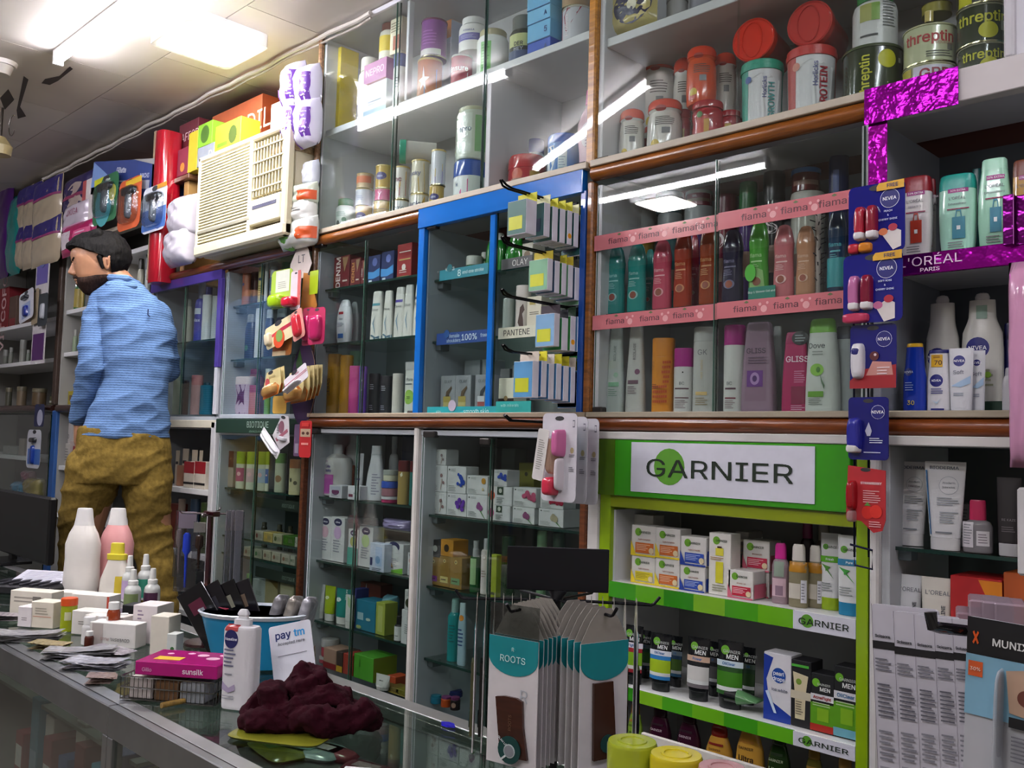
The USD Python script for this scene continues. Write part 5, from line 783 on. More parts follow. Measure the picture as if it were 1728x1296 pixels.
I('stick', 898, 915, 896, 'pale green bottle above the black panel', '7aa07a', '8ab08a', y=.1); I('stick', 924, 944, 900, 'grey green bottle above the black panel', '4a5c50', '5a6a5c', y=.12)
R('third shelf of the flower carton case', .7770, .05)
I('stick', 744, 769, 1011, 'turquoise bottle with clear cap', '1f8a8a', '8ab0ac', ('l', -.3, .2, .3, .6, 6, '0f5a5a'), mat='gloss', prof=([(0, .95), (.01, 1), (.72, 1), (.78, .6)], [(.78, .55), (.98, .5), (1, .4)])); I('flip', 768, 782, 1018, 'pale blue bottle with an orange disc', '9ab8c4', 'a8c0c4', ('c', .0, .76, .3, 'c8802a'), ('l', -.4, .3, .3, .6, 5, '2a4a7a'), y=.04); I('flip', 734, 746, 1022, 'olive pale bottle behind the turquoise one', '8a9080', None, y=.12)
R('bottom of the flower carton case', .645, .05)
I('aero', 719, 738, 1174, 'small turquoise spray can', '1a7a98', '1a8098'); I('aero', 737, 755, 1176, 'small orange spray can', 'b84a18', '7a3a70'); I('aero', 753, 770, 1177, 'small black spray can with plum cap', '201418', '6a2a5a', ('c', .0, .4, .25, '9a7a6a')); I('aero', 742, 770, 1166, 'dark blue spray cans at the rear', '1c2c6a', '24307a', y=.13)
R('bottom of the baby care case', .655, .05)
I('pot', 528, 552, 1108, 'lower pink and white cream jar', 'b04a58', 'b8b4b0'); I('pot', 528, 560, 1079, 'upper pink and white cream jar', 'a83a4a', 'b4b0ae', on='lower pink and white cream jar'); I('carton', 545, 566, 1095, 'beige and red carton', '9a7a68', None, ('r', -.5, .5, 0, .3, '7a1c20'), d=.07, y=.03); I('carton', 567, 577, 1100, 'dark brown carton with yellow foot', '3a2a24', None, ('r', -.5, .5, 0, .3, 'b08a20'), d=.07, y=.03)
I('carton', 578, 594, 1104, 'brick red carton by the pane seam', '9a3224', None, d=.06, y=.03); I('carton', 596, 629, 1107, 'bright green carton', '4a9a24', None, ('R', .0, 1, 0, 1, '7a8a14'), ('r', -.2, -.17, .5, .8, '2a5a14'), d=.09, y=.03); I('tube', 628, 653, 1139, 'small white tube with lettering', 'c0c0bc', 'b8b8b4', ('t', 'HIMALAYA', .0, .62, .05, '3a3a3a', True), q=.4, y=.0); I('carton', 653, 667, 1141, 'orange carton behind the white tube', 'b0441c', None, d=.05)
for k, (l, r, tp, c) in enumerate(((640, 672, 1158, '6a5a24'), (668, 690, 1165, '7a7420'), (655, 685, 1172, '8a7a2a'))): I('carton', l, r, tp, ['dull olive packet, left', 'olive yellow packet, right', 'mustard packet lying in front'][k], c, None, d=.05, y=.02)

# ------------------------------------------------------------------ lower baby care case
R('top shelf of the baby care case', 1.2050, .05)
I('lotion', 529, 577, 750, 'large white lotion bottle with violet label', 'd0d0ce', 'c4c8cc', ('p', [(-.42, .68), (-.1, .68), (-.42, .5)], '8a3a8c'), ('t', 'Cala', -.08, .58, .05, '6a5a9a', True), ('t', 'baby', -.05, .5, .05, '5a4a9a', True), ('r', -.42, .16, .05, .42, 'c060b0'), ('r', -.2, .12, .08, .34, 'b04aa4'), prof=([(0, .92), (.015, .99), (.05, 1), (.62, 1), (.74, .9), (.8, .5), (.82, .36)], [(.82, .34), (.985, .32), (1, .3)]))
I('lotion', 569, 600, 731, 'white lotion bottle standing behind', 'b4b2b4', 'b0b0ae', y=.12, prof=([(0, .92), (.015, .99), (.05, 1), (.62, 1), (.76, .9), (.82, .5), (.84, .44)], [(.84, .42), (.985, .4), (1, .36)]))
I('slim', 577, 592, 785, 'reddish brown bottle', '8a3418', '9a4020', y=.1); I('tube', 592, 608, 765, 'white tube with violet print', 'c0c2c8', 'b8babf', ('v', 'BABY', .0, .66, .3, '4a4a8a', True), ('r', -.4, .3, .4, .44, '5a3a7a'), y=.09)
I('carton', 555, 576, 819, 'small soap carton with purple oval', 'c4c6cc', None, ('c', .0, .5, .3, '6a2a5a', .5), ('r', -.4, .4, .62, .9, 'b0b4c4'), ('l', -.3, .3, .1, .36, 3, '7a7a8a'), d=.05, y=.02); I('carton', 586, 606, 820, 'small soap carton with maroon corner', 'c8cace', None, ('r', -.4, -.05, .2, .4, '6a1c3a'), ('t', 'soft', .1, .5, .1, '6a6a7a'), d=.05, y=.02)
I('curve', 608, 640, 752, 'white waisted bottle with ribbed cap', 'c9ccd0', 'c4c8cc', ('l', .0, .4, .1, .5, 8, '8a8a9a'), prof=([(0, .9), (.012, .98), (.1, 1), (.3, .95), (.5, .84), (.66, .66), (.78, .56), (.83, .54)], [(.83, .56), (.845, .6), (.85, .52), (.985, .5), (1, .46)]))
I('pot', 630, 662, 838, 'white cream jar with magenta base', 'a02a5a', 'c8c8cc', y=.03); I('pot', 630, 662, 812, 'cream jar with a blue lid', '9a6a74', '2a50b0', on='white cream jar with magenta base', y=.03); I('pot', 635, 663, 793, 'cream jar with clear lid topping the jars', 'c0c0a8', '9aa098', on='cream jar with a blue lid', y=.03)
I('spray', 648, 664, 736, 'white spray bottle at the rear', 'b0b2b4', 'b4b6b8', y=.12); I('slim', 664, 684, 777, 'straw-coloured oil bottle with maroon cap', 'a08a50', '5a1418', ('p', [(-.2, .68), (.0, .74), (.05, .66), (-.1, .62)], 'd8d8c0'), mat='gloss', y=.03); I('slim', 684, 703, 778, 'green oil bottle with maroon cap', '2a6a64', '5a1418', ('p', [(-.1, .66), (.05, .74), (.15, .64), (.05, .6)], 'c8d8d0'), mat='gloss', y=.03)
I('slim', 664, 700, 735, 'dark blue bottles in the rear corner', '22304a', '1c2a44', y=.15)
R('second shelf of the baby care case', .9950, .05)
def ch(l, r, tp, desc, c2, *dec, body='cacccc', oc='1c2050', **k): I('carton', l, r, tp, desc, body, None, ('c', .0, .89, .3, oc, .55), ('t', 'chicco', .0, .89, .04, 'e0e4f0', True), ('c', .0, .65, .28, c2), ('l', -.3, .3, .2, .5, 5, '8a8c98'), *dec, d=k.pop('d', .045), **k)
ch(529, 537, 887, 'narrow white carton with blue print, far left', '8a9ac8', d=.04); ch(537, 557, 872, 'tall white baby carton with pink print, left', 'd0a8b8'); ch(557, 579, 873, 'tall white baby carton with pink print, right', 'c8a8d0'); ch(586, 603, 893, 'white and sea green carton', 'a8b060', ('r', -.5, .5, 0, .48, '4aa090')); ch(604, 627, 889, 'white carton with soft green print', 'b8d090'); ch(648, 679, 917, 'wide white carton with green foot', 'c8ccca', ('p', [(-.5, 0), (-.5, .06), (0, .1), (.5, .2), (.5, 0)], '6ab02c'), ('p', [(-.4, .2), (-.1, .34), (0, .2)], 'a88a28'), ('r', -.4, 0, .16, .2, '4a2a14'), d=.07)
I('carton', 623, 647, 917, 'pale blue wipes pack with dark tag', 'b8c2d4', None, ('r', -.1, .36, .2, .88, 'a0b4d4'), ('r', -.46, -.3, .2, .48, '2a3060'), ('c', .08, .42, .16, '6a90b8'), ('l', -.3, .4, .03, .14, 2, '5a5a6a'), d=.03, y=.02); ch(687, 700, 933, 'narrow white carton by the white post', 'b86a5a', d=.05)
I('carton', 632, 690, 893, 'opened greyish carton at the rear', 'a09a94', None, ('r', -.42, .5, .7, .95, '6a5a50'), d=.06, y=.16)
pouch(590, 640, 872, 886, 'crumpled clear plastic sheet on the cartons', 'c8d0d4', y=.06, n='plastic_sheet', c='sheet', film=True, row=ROW['name'], z=None); pouch(650, 695, 876, 895, 'violet plastic packet on the cartons', '8a80a8', y=.07, n='packet', row=ROW['name'])
R('third shelf of the baby care case', .7980, .05)
def tb(l, r, tp, desc, col, cap, *dec, **k): I('tube', l, r, tp, desc, col, cap, *dec, q=.4, **k)
fl_ = lambda x, z, s, c: [('c', x+s*math.cos(a), z+.25*s*math.sin(a), s*.5, c) for a in np.arange(0, 6.2, 1.05)]
tb(529, 544, 986, 'slim white tube with fine print', 'c4c6c4', 'c0c0be', ('l', -.3, .3, .3, .6, 6, '9a9c9c')); tb(542, 561, 989, 'lime green tube with white flower', '9ab018', 'c8c8c4', *fl_(-.16, .66, .12, 'd8e0c0'), mat='gloss'); tb(560, 585, 994, 'teal tube with white flower', '147a70', 'ccccc8', *fl_(-.25, .68, .13, 'd8e4e0'), ('v', 'VASUPE', .3, .85, .1, 'd8e4e0', True)); tb(578, 594, 1004, 'white tube with pale green leaf', 'c6c8c4', 'c4c4c0', ('p', [(-.3, .95), (.3, .8), (.1, .6), (-.2, .7)], '9ab88a'), y=.03); tb(529, 565, 976, 'pale tube standing behind the others', 'a8a49a', 'a8a49a', y=.13)
I('carton', 590, 599, 994, 'narrow violet carton with stripes', '2c3070', None, ('l', -.3, .3, .2, .8, 6, '8a8ab0'), d=.05); I('carton', 599, 632, 1014, 'teal carton with small flowers', '14708a', None, ('r', -.4, -.1, .34, .58, '9ab8c0'), *fl_(.16, .4, .07, 'b8c8b8'), *fl_(-.28, .1, .08, 'b0b870'), d=.07); I('carton', 633, 648, 1017, 'lime carton with leaf border', '9aa840', None, ('r', -.26, .26, .1, .9, 'b0b86a'), d=.05)
I('tablet', 658, 675, 1040, 'black serum bottle with white label', '141416', '18181a', ('r', -.45, .45, .04, .6, 'c8ccca'), ('l', -.3, .3, .2, .26, 1, '4a4a4a'), y=.03, prof=([(0, .95), (.02, 1), (.6, 1), (.66, .8)], [(.66, .62), (.97, .6), (1, .5)])); I('carton', 676, 696, 1030, 'white carton with dark green tag and berry', 'c8cccc', None, ('r', .0, .5, .7, .97, '2a3a2c'), ('c', .3, .84, .12, 'c0c4bc'), ('c', .22, .12, .2, '9a1c28'), ('l', -.2, .4, .3, .6, 5, '8a9090'), d=.05, y=.03); I('carton', 682, 698, 996, 'white carton with dark leaf print', 'c4c6c4', None, ('c', .0, .35, .4, '3a4028', .8), ('l', -.3, .3, .7, .9, 3, '9a9c9a'), d=.04, on='white carton with dark green tag and berry', y=.03)
I('carton', 606, 640, 985, 'dim red and white packets at the rear', '6a2a24', None, ('p', [(-.5, 0), (-.2, 1), (0, 0)], '9a9ca0'), y=.16, d=.05); pouch(652, 670, 1004, 1035, 'crinkled pale blue sachet at the rear', '6a9aac', y=.12, n='sachet', row=ROW['name'])

# ------------------------------------------------------------------ case behind the beauty cards
R('top shelf of the case behind the cards', 1.8990, .05)
I('slim', 402, 417, 461, 'coral lotion bottle', 'b06a54', 'b86e56', ('c', -.2, .66, .16, '5a5a8a')); I('slim', 415, 429, 458, 'dusty pink bottle', '9a6a68', '8a5a58', y=.09); I('slim', 430, 442, 450, 'pale yellow lotion bottle with blue oval', 'c8b878', 'c8b87a', ('c', .0, .66, .34, '22285a', .6), ('l', -.3, .3, .2, .5, 5, '8a7a40')); I('slim', 441, 449, 443, 'slender white bottle', 'ccd0d2', 'ccd0d2'); I('slim', 450, 462, 450, 'white bottle with blue print', 'b8c4cc', 'c0c8cc', ('r', -.3, .2, .3, .7, '3a5a9a')); I('jar', 461, 487, 435, 'green jar at the rear', '3a8a58', '5a9a70', y=.16)
R('middle shelf of the case behind the cards', 1.6910, .05)
I('flip', 406, 425, 530, 'navy bottle with a grey cap', '1a2c50', '8a9098', ('c', -.1, .6, .28, '141a40'), ('c', -.1, .25, .2, '3a6a54')); I('slim', 422, 440, 520, 'plain white bottle beside the navy one', 'c6cacc', 'c8ccce'); I('flip', 440, 456, 522, 'dark blue bottle with pale cap', '1a3054', 'a8b4bc'); I('flip', 454, 478, 520, 'blue bottle partly hidden by the cards', '1f3460', '9aa8b4', y=.1)
R('foot of the case behind the cards', 1.4800, .05)
I('curve', 385, 418, 635, 'waisted white bottle with a plum label', 'c0a8bc', 'd0c0c4', ('p', [(-.3, .78), (.3, .78), (.2, .5), (.3, .02), (-.3, .02), (-.2, .5)], '5a2058'), prof=([(0, .82), (.02, .88), (.2, .96), (.45, .8), (.7, .96), (.79, 1)], [(.79, 1), (.98, .98), (1, .9)])); I('curve', 391, 432, 622, 'magenta-capped bottle behind the waisted one', 'b06a78', 'a02060', y=.1); I('slim', 412, 432, 650, 'salmon pink bottle', 'b0686a', '8a2a50')
I('slim', 441, 452, 622, 'slim bottle with white top and green foot', '6a9a4a', 'c0c8c0', mat='gloss'); I('slim', 452, 462, 630, 'bluish bottle next to the green one', '4a7a8a', '5a8a94')
R('upper shelf of the purple framed case', 1.7830, .05)
I('lotion', 301, 318, 504, 'grey lotion bottle beside the salesman', 'a8a89a', '8a8a84'); I('spray', 316, 338, 476, 'violet and blue bottle with pump', '3a3a9a', 'a0a4b8', ('r', -.4, .3, .46, .56, 'c0c8d4'), ('t', 'Max', -.05, .36, .05, 'd0d4e4', True)); I('slim', 333, 349, 497, 'white cylinder bottle, left of two', 'c4c8c6', None); I('slim', 350, 363, 499, 'white cylinder bottle, right of two', 'b4bab8', None, y=.08); I('jar', 334, 348, 470, 'deep blue jar lid at the rear', '2a2a8a', '24247a', y=.17)
R('foot of the purple framed case', 1.4800, .05)
I('slim', 284, 300, 634, 'pale olive bottle at the shirt edge', '9aa492', None); I('slim', 303, 313, 642, 'brown slim bottle', '5a4038', '4a342c'); I('slim', 313, 333, 633, 'pink talc bottle', 'b89092', 'b8787c'); I('slim', 328, 350, 645, 'turquoise bottle with dark cap', '0f6a84', '1a3a44', prof=([(0, .95), (.01, 1), (.9, 1), (.92, .6)], [(.92, .5), (.98, .5), (1, .4)])); I('tablet', 355, 366, 624, 'dark glass bottle in the corner', '2a3034', '3a4044', y=.1)
R('upper shelf behind the salesman', 1.1830, .03)
for k, (l, r, tp) in enumerate(((290, 299, 760), (299, 313, 757), (315, 328, 759), (330, 338, 760))): I('tube', l, r, tp, 'upright cream and white tube with black mark', 'c0b49c', 'bcb4a4', ('r', -.3, .3, .6, .68, '1c1c20'), y=.06, grp='cream tubes behind the red cartons')
for k, (l, r) in enumerate(((309, 326), (327, 345))): I('carton', l, r, 779, 'red and white carton with black line', 'c0b8a8', None, ('r', -.5, .5, .56, 1, '8a1420'), ('r', -.5, .5, .14, .22, '1c1a1c'), d=.05, y=.02, grp='red and white cartons behind the salesman')
I('lotion', 347, 359, 744, 'white lotion bottle by the black upright', 'c8bfae', 'c4bca8', ('r', -.3, .2, .4, .55, '2a2a4a'), y=.04); I('slim', 292, 306, 785, 'orange edged packet beside the trousers', 'a87a60', None, y=.04)
R('lower shelf behind the salesman', .931, .03)
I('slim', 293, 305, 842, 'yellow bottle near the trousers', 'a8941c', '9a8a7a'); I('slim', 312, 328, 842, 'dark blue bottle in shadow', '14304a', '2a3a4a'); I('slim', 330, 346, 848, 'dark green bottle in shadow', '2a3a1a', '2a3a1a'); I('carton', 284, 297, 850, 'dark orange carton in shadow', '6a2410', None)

# ------------------------------------------------------------------ lower case under the dark green header
t = thing('header_board', 'dark green header board lettered BIOTIQUE', 'sign'); hx0, hx1 = x_at(364, 1.42, -.018), x_at(505, 1.42, -.018); zt_, zb_ = aty(440, 707, -.018)[2], aty(440, 732, -.018)[2]
part(t, 'board', box(hx0, hx1, -.018, -.012, zb_, zt_), M('14301f', 'card')); part(t, 'lettering', mv(text('BIOTIQUE', (zt_-zb_)*.42), x_at(434, 1.42, -.019), -.0186, zt_-(zt_-zb_)*.38), M('9ab0a0', 'print'), smooth=False); part(t, 'lettering', mv(text('ADVANCED AYURVEDA', (zt_-zb_)*.14), x_at(434, 1.42, -.019), -.0186, zb_+(zt_-zb_)*.14), M('6a8a74', 'print'), smooth=False)
R('upper shelf of the dark green case', 1.2010, .04)
I('carton', 380, 392, 761, 'slim brown and cream carton', '9a8f80', None, ('r', -.5, .5, .55, 1, '5a2418'), d=.03)
for k, (l, r, c) in enumerate(((391, 408, 'a04a6a'), (408, 426, 'b8a0a0'), (426, 444, '9ab0c0'), (431+13, 451, '2a5a94'))): I('slim', l, r, 762, ['green-capped baby bottle with pink picture', 'green-capped baby bottle with pale picture', 'green-capped baby bottle with grey picture', 'green-capped baby bottle with blue picture'][k], 'b8c0a8', '86a01c', ('r', -.45, .45, .2, .56, c), ('c', .0, .4, .2, 'd0a8a8'), prof=([(0, .95), (.01, 1), (.66, 1), (.67, .98)], [(.67, 1), (.985, 1), (1, .93)]), y=.02+.012*(k == 3))
I('slim', 456, 475, 765, 'green-capped bottle with brown picture', 'a0a890', '4a7a2c', ('c', .0, .35, .3, '7a5a34'), y=.03); I('slim', 479, 502, 775, 'cream bottle with tan cap and leaf mark', 'b8b48a', 'a86a3a', ('c', -.2, .42, .1, '3a4024', 1.5), ('c', .16, .34, .14, '4a4a2a'), y=.0)
for px_, z_, nm in ((478, 1.172, 'upper'), (478, .925, 'lower')):
    x = x_at(px_+8, z_, .02); t = thing('shelf_fascia', f'dark {nm} shelf fascia lettered BIOTIQUE', 'strip'); part(t, 'strip', quad(x-.22, -2.72, .022, .027, z_-.03, z_+.006), M('16241c', 'card'), smooth=False); part(t, 'lettering', mv(text('BIOTIQUE', .012), x, .0215, z_-.013), M('6a7c70', 'print'), smooth=False)
for nm, zsh, items in (('second shelf of the dark green case', 1.0210, ((429, 443, '8a8a7a', '6a3a2a'), (444, 459, '9a8a4a', 'a88a3a'), (460, 475, '8f9070', '3a4a24'), (477, 496, '2f5a10', '3a6a14'), (497, 502, '9aa090', '5a6a5a'))), ('third shelf of the dark green case', .9560, ((411, 424, '8f9080', '6a4a3a'), (428, 441, '90947f', '3a6a3a'), (443, 456, '989680', '5a3a2a'), (458, 472, '989684', '6a4a34'), (474, 488, '9a9888', '7a5a44'), (489, 497, '909484', '3a5a3a')))):
    R(nm, zsh, .035)
    for l, r, c, dot in items: I('carton', l, r, 893 if '1.02' in str(zsh) or zsh > 1 else 919, 'flat cream carton with a round fruit mark' if c != '2f5a10' else 'flat plain green carton', c, None, ('c', -.2, .5, .14, dot), ('l', .0, .4, .3, .7, 3, '6a6c5c'), d=.05, y=.035, h=.034, grp='flat cartons in the dark green case')
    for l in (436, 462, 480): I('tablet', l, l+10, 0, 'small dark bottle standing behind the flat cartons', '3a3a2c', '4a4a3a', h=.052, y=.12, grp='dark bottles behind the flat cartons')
R('bottom shelf of the dark green case', .801, .04)
I('slim', 411, 421, 968, 'pale green bottle edge at the pane seam', '4a7a4a', '5a8a5a'); I('carton', 425, 446, 978, 'greyish white carton with wavy top', '8a9490', None, ('l', -.2, .4, .3, .5, 4, '5a6460'), d=.05); I('carton', 446, 467, 974, 'tan and brown carton', '8a8460', None, ('p', [(-.5, .95), (.5, .95), (.5, .6), (0, .8)], '5a4a1c'), d=.05); I('carton', 471, 494, 980, 'cream carton with plain label', '8f8e70', None, ('r', -.4, .4, .1, .7, '9a9a80'), ('l', -.3, .3, .2, .5, 4, '6a6a54'), d=.05)
# ------------------------------------------------------------------ hanging cards and hooks
def hang(l, r, top, bot, desc, col, *dec, y=-.05, roll=0, yaw=0, bub=(), th=.0014, n='blister_card', c='card', rad=.08, row=None, grp=None, mat='card', pts=None, hole=True):
    cx, cy = (l+r)/2, (top+bot)/2; X, _, Z = aty(cx, cy, y); h = z_at(top, X, y)-z_at(bot, X, y); w = x_at(r, Z, y)-x_at(l, Z, y)
    cr, sr = abs(math.cos(math.radians(roll))), abs(math.sin(math.radians(roll)))
    if roll: 
        den = max(cr*cr-sr*sr, .35); w, h = max((w*cr-h*sr)/den, w*.4), max((h*cr-w*sr)/den, h*.5)
    t = thing(n, desc, c, (X, y, Z), 0, grp, row, cx, tilt=(0, -roll, yaw))
    o = [(px*w, pz*h) for px, pz in pts] if pts else rrect(-w/2, w/2, -h/2, h/2, rad*min(w, h)*2)
    part(t, 'card', poly(o, th), M(col, mat), smooth=False)
    if hole: part(t, 'hang_hole', mv(poly(circ(0, 0, .13*w, .05*w, 12), .0002), 0, -.0003, h*.44), M('2a2a2c', 'card'), smooth=False)
    B = Body(h, w/2, flat=0.0)
    class Sh:
        flat = 0.0
        def put(s_, m, off): v = np.array(m.vertices); return T(np.c_[v[:, 0], v[:, 1]-off, v[:, 2]-h/2], m.faces)
    decals(t, Sh(), w, h, dec)
    for b in bub:
        x0, x1, z0, z1, dp, bc = b[:6]; kd = b[6] if len(b) > 6 else 'gloss'; W_, H_ = (x1-x0)*w/2, (z1-z0)*h/2
        m = loft([(-.001, W_*.98, H_*.98, 4), (dp*.6, W_*.95, H_*.95, 4), (dp*.92, W_*.8, H_*.85, 3), (dp, W_*.5, H_*.6, 3)], 24)
        part(t, 'bubble' if kd in ('clear', 'film') else 'product', mv(rot(m, 90, (1, 0, 0)), (x0+x1)/2*w, 0, (z0+z1)/2*h-h/2), M(bc, kd), smooth=50)
    return t
# razor packs on four black double hooks at the right of the blue frame
def solve_y(px, x, z):
    a, b = -.6, .2
    for _ in range(40):
        m = (a+b)/2
        if proj((x, m, z))[0] < px: a = m
        else: b = m
    return (a+b)/2
def hookrow(k, fx, fy, ends, top, bots, face, desc, headc, dots=()):
    xr = -1.482; z_arm = aty(990, fy, 0)[2]; yend = solve_y(fx, xr-.03, z_arm)
    t = thing('hook', f'black double wire hook, {desc}', 'hook')
    for dx in (-.006, .006): part(t, 'arm', tube([(xr-.03+dx, .0, z_arm), (xr-.03+dx, yend+.03, z_arm), (xr-.03+dx, yend+.012, z_arm+.004), (xr-.03+dx*.4, yend, z_arm+.014)], .0026), M('18181a', 'metal'))
    part(t, 'back_plate', box(xr-.045, xr-.015, -.012, -.006, z_arm-.012, z_arm+.012), M('18181a', 'metal'))
    ys = [solve_y(e, xr, aty(990, b-40, 0)[2]) for e, b in zip(ends, bots)]
    for q, (e, tp, b) in enumerate(zip(ends, top, bots)):
        y1 = min(ys[q], -.014); y0 = (ys[q-1] if q else y1-.05); dd = max(.012, min(.036, (ys[q+1]-y1 if q+1 < len(ys) else .022)*.72))
        zb = z_at(b, xr, y1); zt = z_at(tp, xr, y1); w, h = .062, zt-zb
        p_ = thing('razor_pack', f'hanging razor pack with white side, {desc}', 'pack', (xr-w, y1, zb), 0, f'razor packs, {desc}', None, e)
        part(p_, 'carton_body', box(0, w, 0, dd, 0, h*.78, .001), M('d4d4dc', 'card')); part(p_, 'header_card', box(0, w, dd-.0016, dd, h*.78, h, .0003), M(headc[q % len(headc)], 'card'))
        part(p_, 'front_print', quad(.001, w-.001, -.0005, .0002, .002, h*.77), M(face[q % len(face)], 'print'), smooth=False)
        part(p_, 'front_label', quad(.006, w-.012, -.0009, -.0004, h*.12, h*.42), M('2a3a5a' if q % 2 else 'c8cc2a', 'print'), smooth=False)
        if q in dots: part(p_, 'round_sticker', rot(poly(circ(0, 0, .0065), .0004), 90, (0, 0, 1)).apply_translation((w+.0002, dd*.5, h*.2)), M('e8a010', 'print'), smooth=False)
YL = ['c8c41c', 'c2bf2a']
hookrow(0, 845, 348, [889, 919, 932.8, 945.6, 958, 969, 980, 989.6], [318, 325, 331, 335, 338, 342, 346, 356], [393, 398, 406, 409, 412, 416, 420, 431], ['3a6a60', '1f5a5a'], 'top hook', ['c8c41c', 'd8d8a8', 'c8c41c', 'c8c41c'], dots=(4,))
hookrow(1, 847, 436, [924.7, 936.9, 948.5, 959.5, 970.5, 981.5, 991], [420, 424, 428, 431, 435, 440, 447], [489, 494, 497, 501, 506, 508, 515], ['7ab08a', '3a5a78', '2a7a3a'], 'second hook', ['c2b01c', '2a2c1c', 'b8b01c'])
hookrow(2, 846, 518, [936, 948.5, 963, 975, 983, 992.5], [512, 520, 516, 517, 526, 530], [584, 591, 592, 594, 602, 606], ['7aa8cc', '2a8a4a', '3a9a4a'], 'third hook', ['3a3038', '20222a', '1c3a24', '24242c'], dots=(2, 4))
hookrow(3, 848, 605, [899, 914, 926.5, 939, 951, 963.5, 974, 985, 995], [591, 591, 596, 596, 600, 602, 608, 610, 616], [671, 670, 674, 674, 677, 680, 685, 688, 689], ['5a9ac8', '3a7ab8', '4a8ac0'], 'fourth hook', ['d0c4b4', 'd8d01c', 'cfc8c0', 'd0c81c', 'b8b01c'])
# make-up brush cards under the lowest hook
ya = -.27; t = thing('hook', 'black wire hook holding the brush cards', 'hook'); zA = aty(985, 715, 0)[2]; ye = solve_y(852, -1.51, zA+.03)
for dx in (-.004, .004): part(t, 'arm', tube([(-1.51+dx, -.005, zA), (-1.51+dx, ye+.02, zA), (-1.51+dx*.5, ye, zA+.012)], .003), M('141416', 'metal'))
for k, (l, r, tp, bt, y_, pc) in enumerate(((914, 972, 697, 846, -.165, 'c8689a'), (932, 990, 703, 848, -.115, '7ab8c8'), (951, 1009, 706, 850, -.065, 'c898b0'))):
    hang(l, r, tp, bt, ['nearest brush card with a pink brush', 'middle brush card with a pale blue brush', 'farthest brush card with a rosy brush'][k], 'c8c6cc', ('r', .38, .44, .84, .92, '4a4a5a'), ('r', .385, .435, .85, .91, 'c8c6cc'), ('c', .38, .58, .05, 'a89a70', 1.3), ('l', .3, .47, .5, .54, 2, '6a6a70'), ('l', .3, .47, .34, .4, 3, '6a6a70'), y=y_, bub=[(-.02, .2, .5, .82, .03, pc, 'gloss'), (.02, .16, .12, .5, .022, 'd0c8cc', 'gloss'), (-.26, .0, .3, .72, .022, 'c8a890', 'clear'), (-.28, .02, .06, .28, .03, 'c8304a' if k == 0 else pc, 'gloss')], rad=.06)
hang(898, 926, 722, 812, 'narrow white card with fine print beside the pink brush', 'cfccc6', ('l', -.3, .3, .2, .8, 14, '8a8880'), y=-.19, roll=-9, hole=False)
# lip balm cards in a column
def lipcard(l, r, tp, bt, desc, base, y, sticks, bottom, words, free=False, dec=()):
    d = [('c', .24, .76, .17, 'd0d0e0'), ('c', .24, .76, .16, '14166e'), ('t', 'NIVEA', .24, .76, .045, 'f0f0f6', True)]+list(dec)
    for i, w_ in enumerate(words): d.append(('t', w_, .22, .58-.06*i, .026, 'c8cce8', True))
    if free: d += [('p', [(.02, .88), (.02, .94), (.06, .99), (.5, 1.0), (.5, .88)], 'd8a41c'), ('t', 'FREE', .3, .94, .05, '3a3a5a', True)]
    hang(l, r, tp, bt, desc, base, *d, y=y, bub=sticks, rad=.05, mat='gloss')
lipcard(1431, 1526, 310, 427, 'top lip balm card, two red balms and a FREE flash', '16187c', -.075, [(-.36, -.17, .2, .7, .016, 'a8283a'), (-.15, .04, .2, .7, .016, '8a1c30'), (-.37, -.17, .2, .33, .0165, 'd8d4d4'), (-.15, .05, .2, .33, .0165, 'd8d4d4'), (-.49, -.28, .02, .17, .01, 'b02030'), (-.3, -.06, .02, .17, .011, 'c87a1c')], None, ['PEACH', '&', 'CHERRY SHINE'], True, [('p', [(.1, .26), (.3, .02), (.44, .06), (.44, .28), (.3, .34)], 'd8d0cc'), ('c', .13, .29, .08, 'd0703a', .8), ('c', .3, .34, .08, 'b01c3a', .8)])
lipcard(1422, 1522, 427, 544, 'second lip balm card, rose pink and cherry balms', '16187c', -.08, [(-.38, -.2, .18, .7, .016, 'b86a9a'), (-.17, .02, .18, .7, .016, '7a1430'), (-.38, -.2, .18, .31, .0165, 'd8d4d4'), (-.17, .02, .18, .31, .0165, 'd8d4d4'), (-.5, -.04, .0, .15, .012, 'b83a5a')], None, ['SOFT ROSE', '&', 'CHERRY SHINE'], True, [('p', [(.06, .22), (.2, .0), (.38, .04), (.38, .26), (.26, .32)], 'd8d0cc'), ('c', .1, .24, .08, 'c86a98', .8), ('c', .28, .32, .08, 'b01c34', .8)])
lipcard(1434, 1512, 547, 655, 'third lip balm card with a red foot and white balm', '181a70', -.07, [(-.44, -.16, .14, .72, .016, 'd4d2d6'), (-.42, -.2, .5, .64, .0165, '2a2a6a')], None, [], False, [('p', [(-.5, .0), (-.5, .12), (-.2, .3), (.5, .36), (.5, 0)], 'a01c24'), ('p', [(-.14, .2), (0, .42), (.4, .4), (.44, .2)], 'c88a80'), ('c', .04, .5, .1, '5a1c24'), ('c', .06, .52, .03, 'e0d0d0'), ('l', .1, .4, .2, .34, 3, 'e8d0d0')])
lipcard(1431, 1499, 670, 776, 'fourth lip balm card, all navy with a water drop', '15166c', -.07, [(-.48, -.14, .1, .68, .018, '2a2c90'), (-.49, -.16, .1, .25, .0185, 'd2d0cc')], None, [], False, [('p', [(.02, .6), (.1, .46), (.06, .38), (-.02, .38), (-.07, .46)], 'b8b8cc'), ('l', .04, .42, .26, .36, 3, 'd0d0e4'), ('l', -.1, .42, .1, .14, 1, 'c0c0dc')])
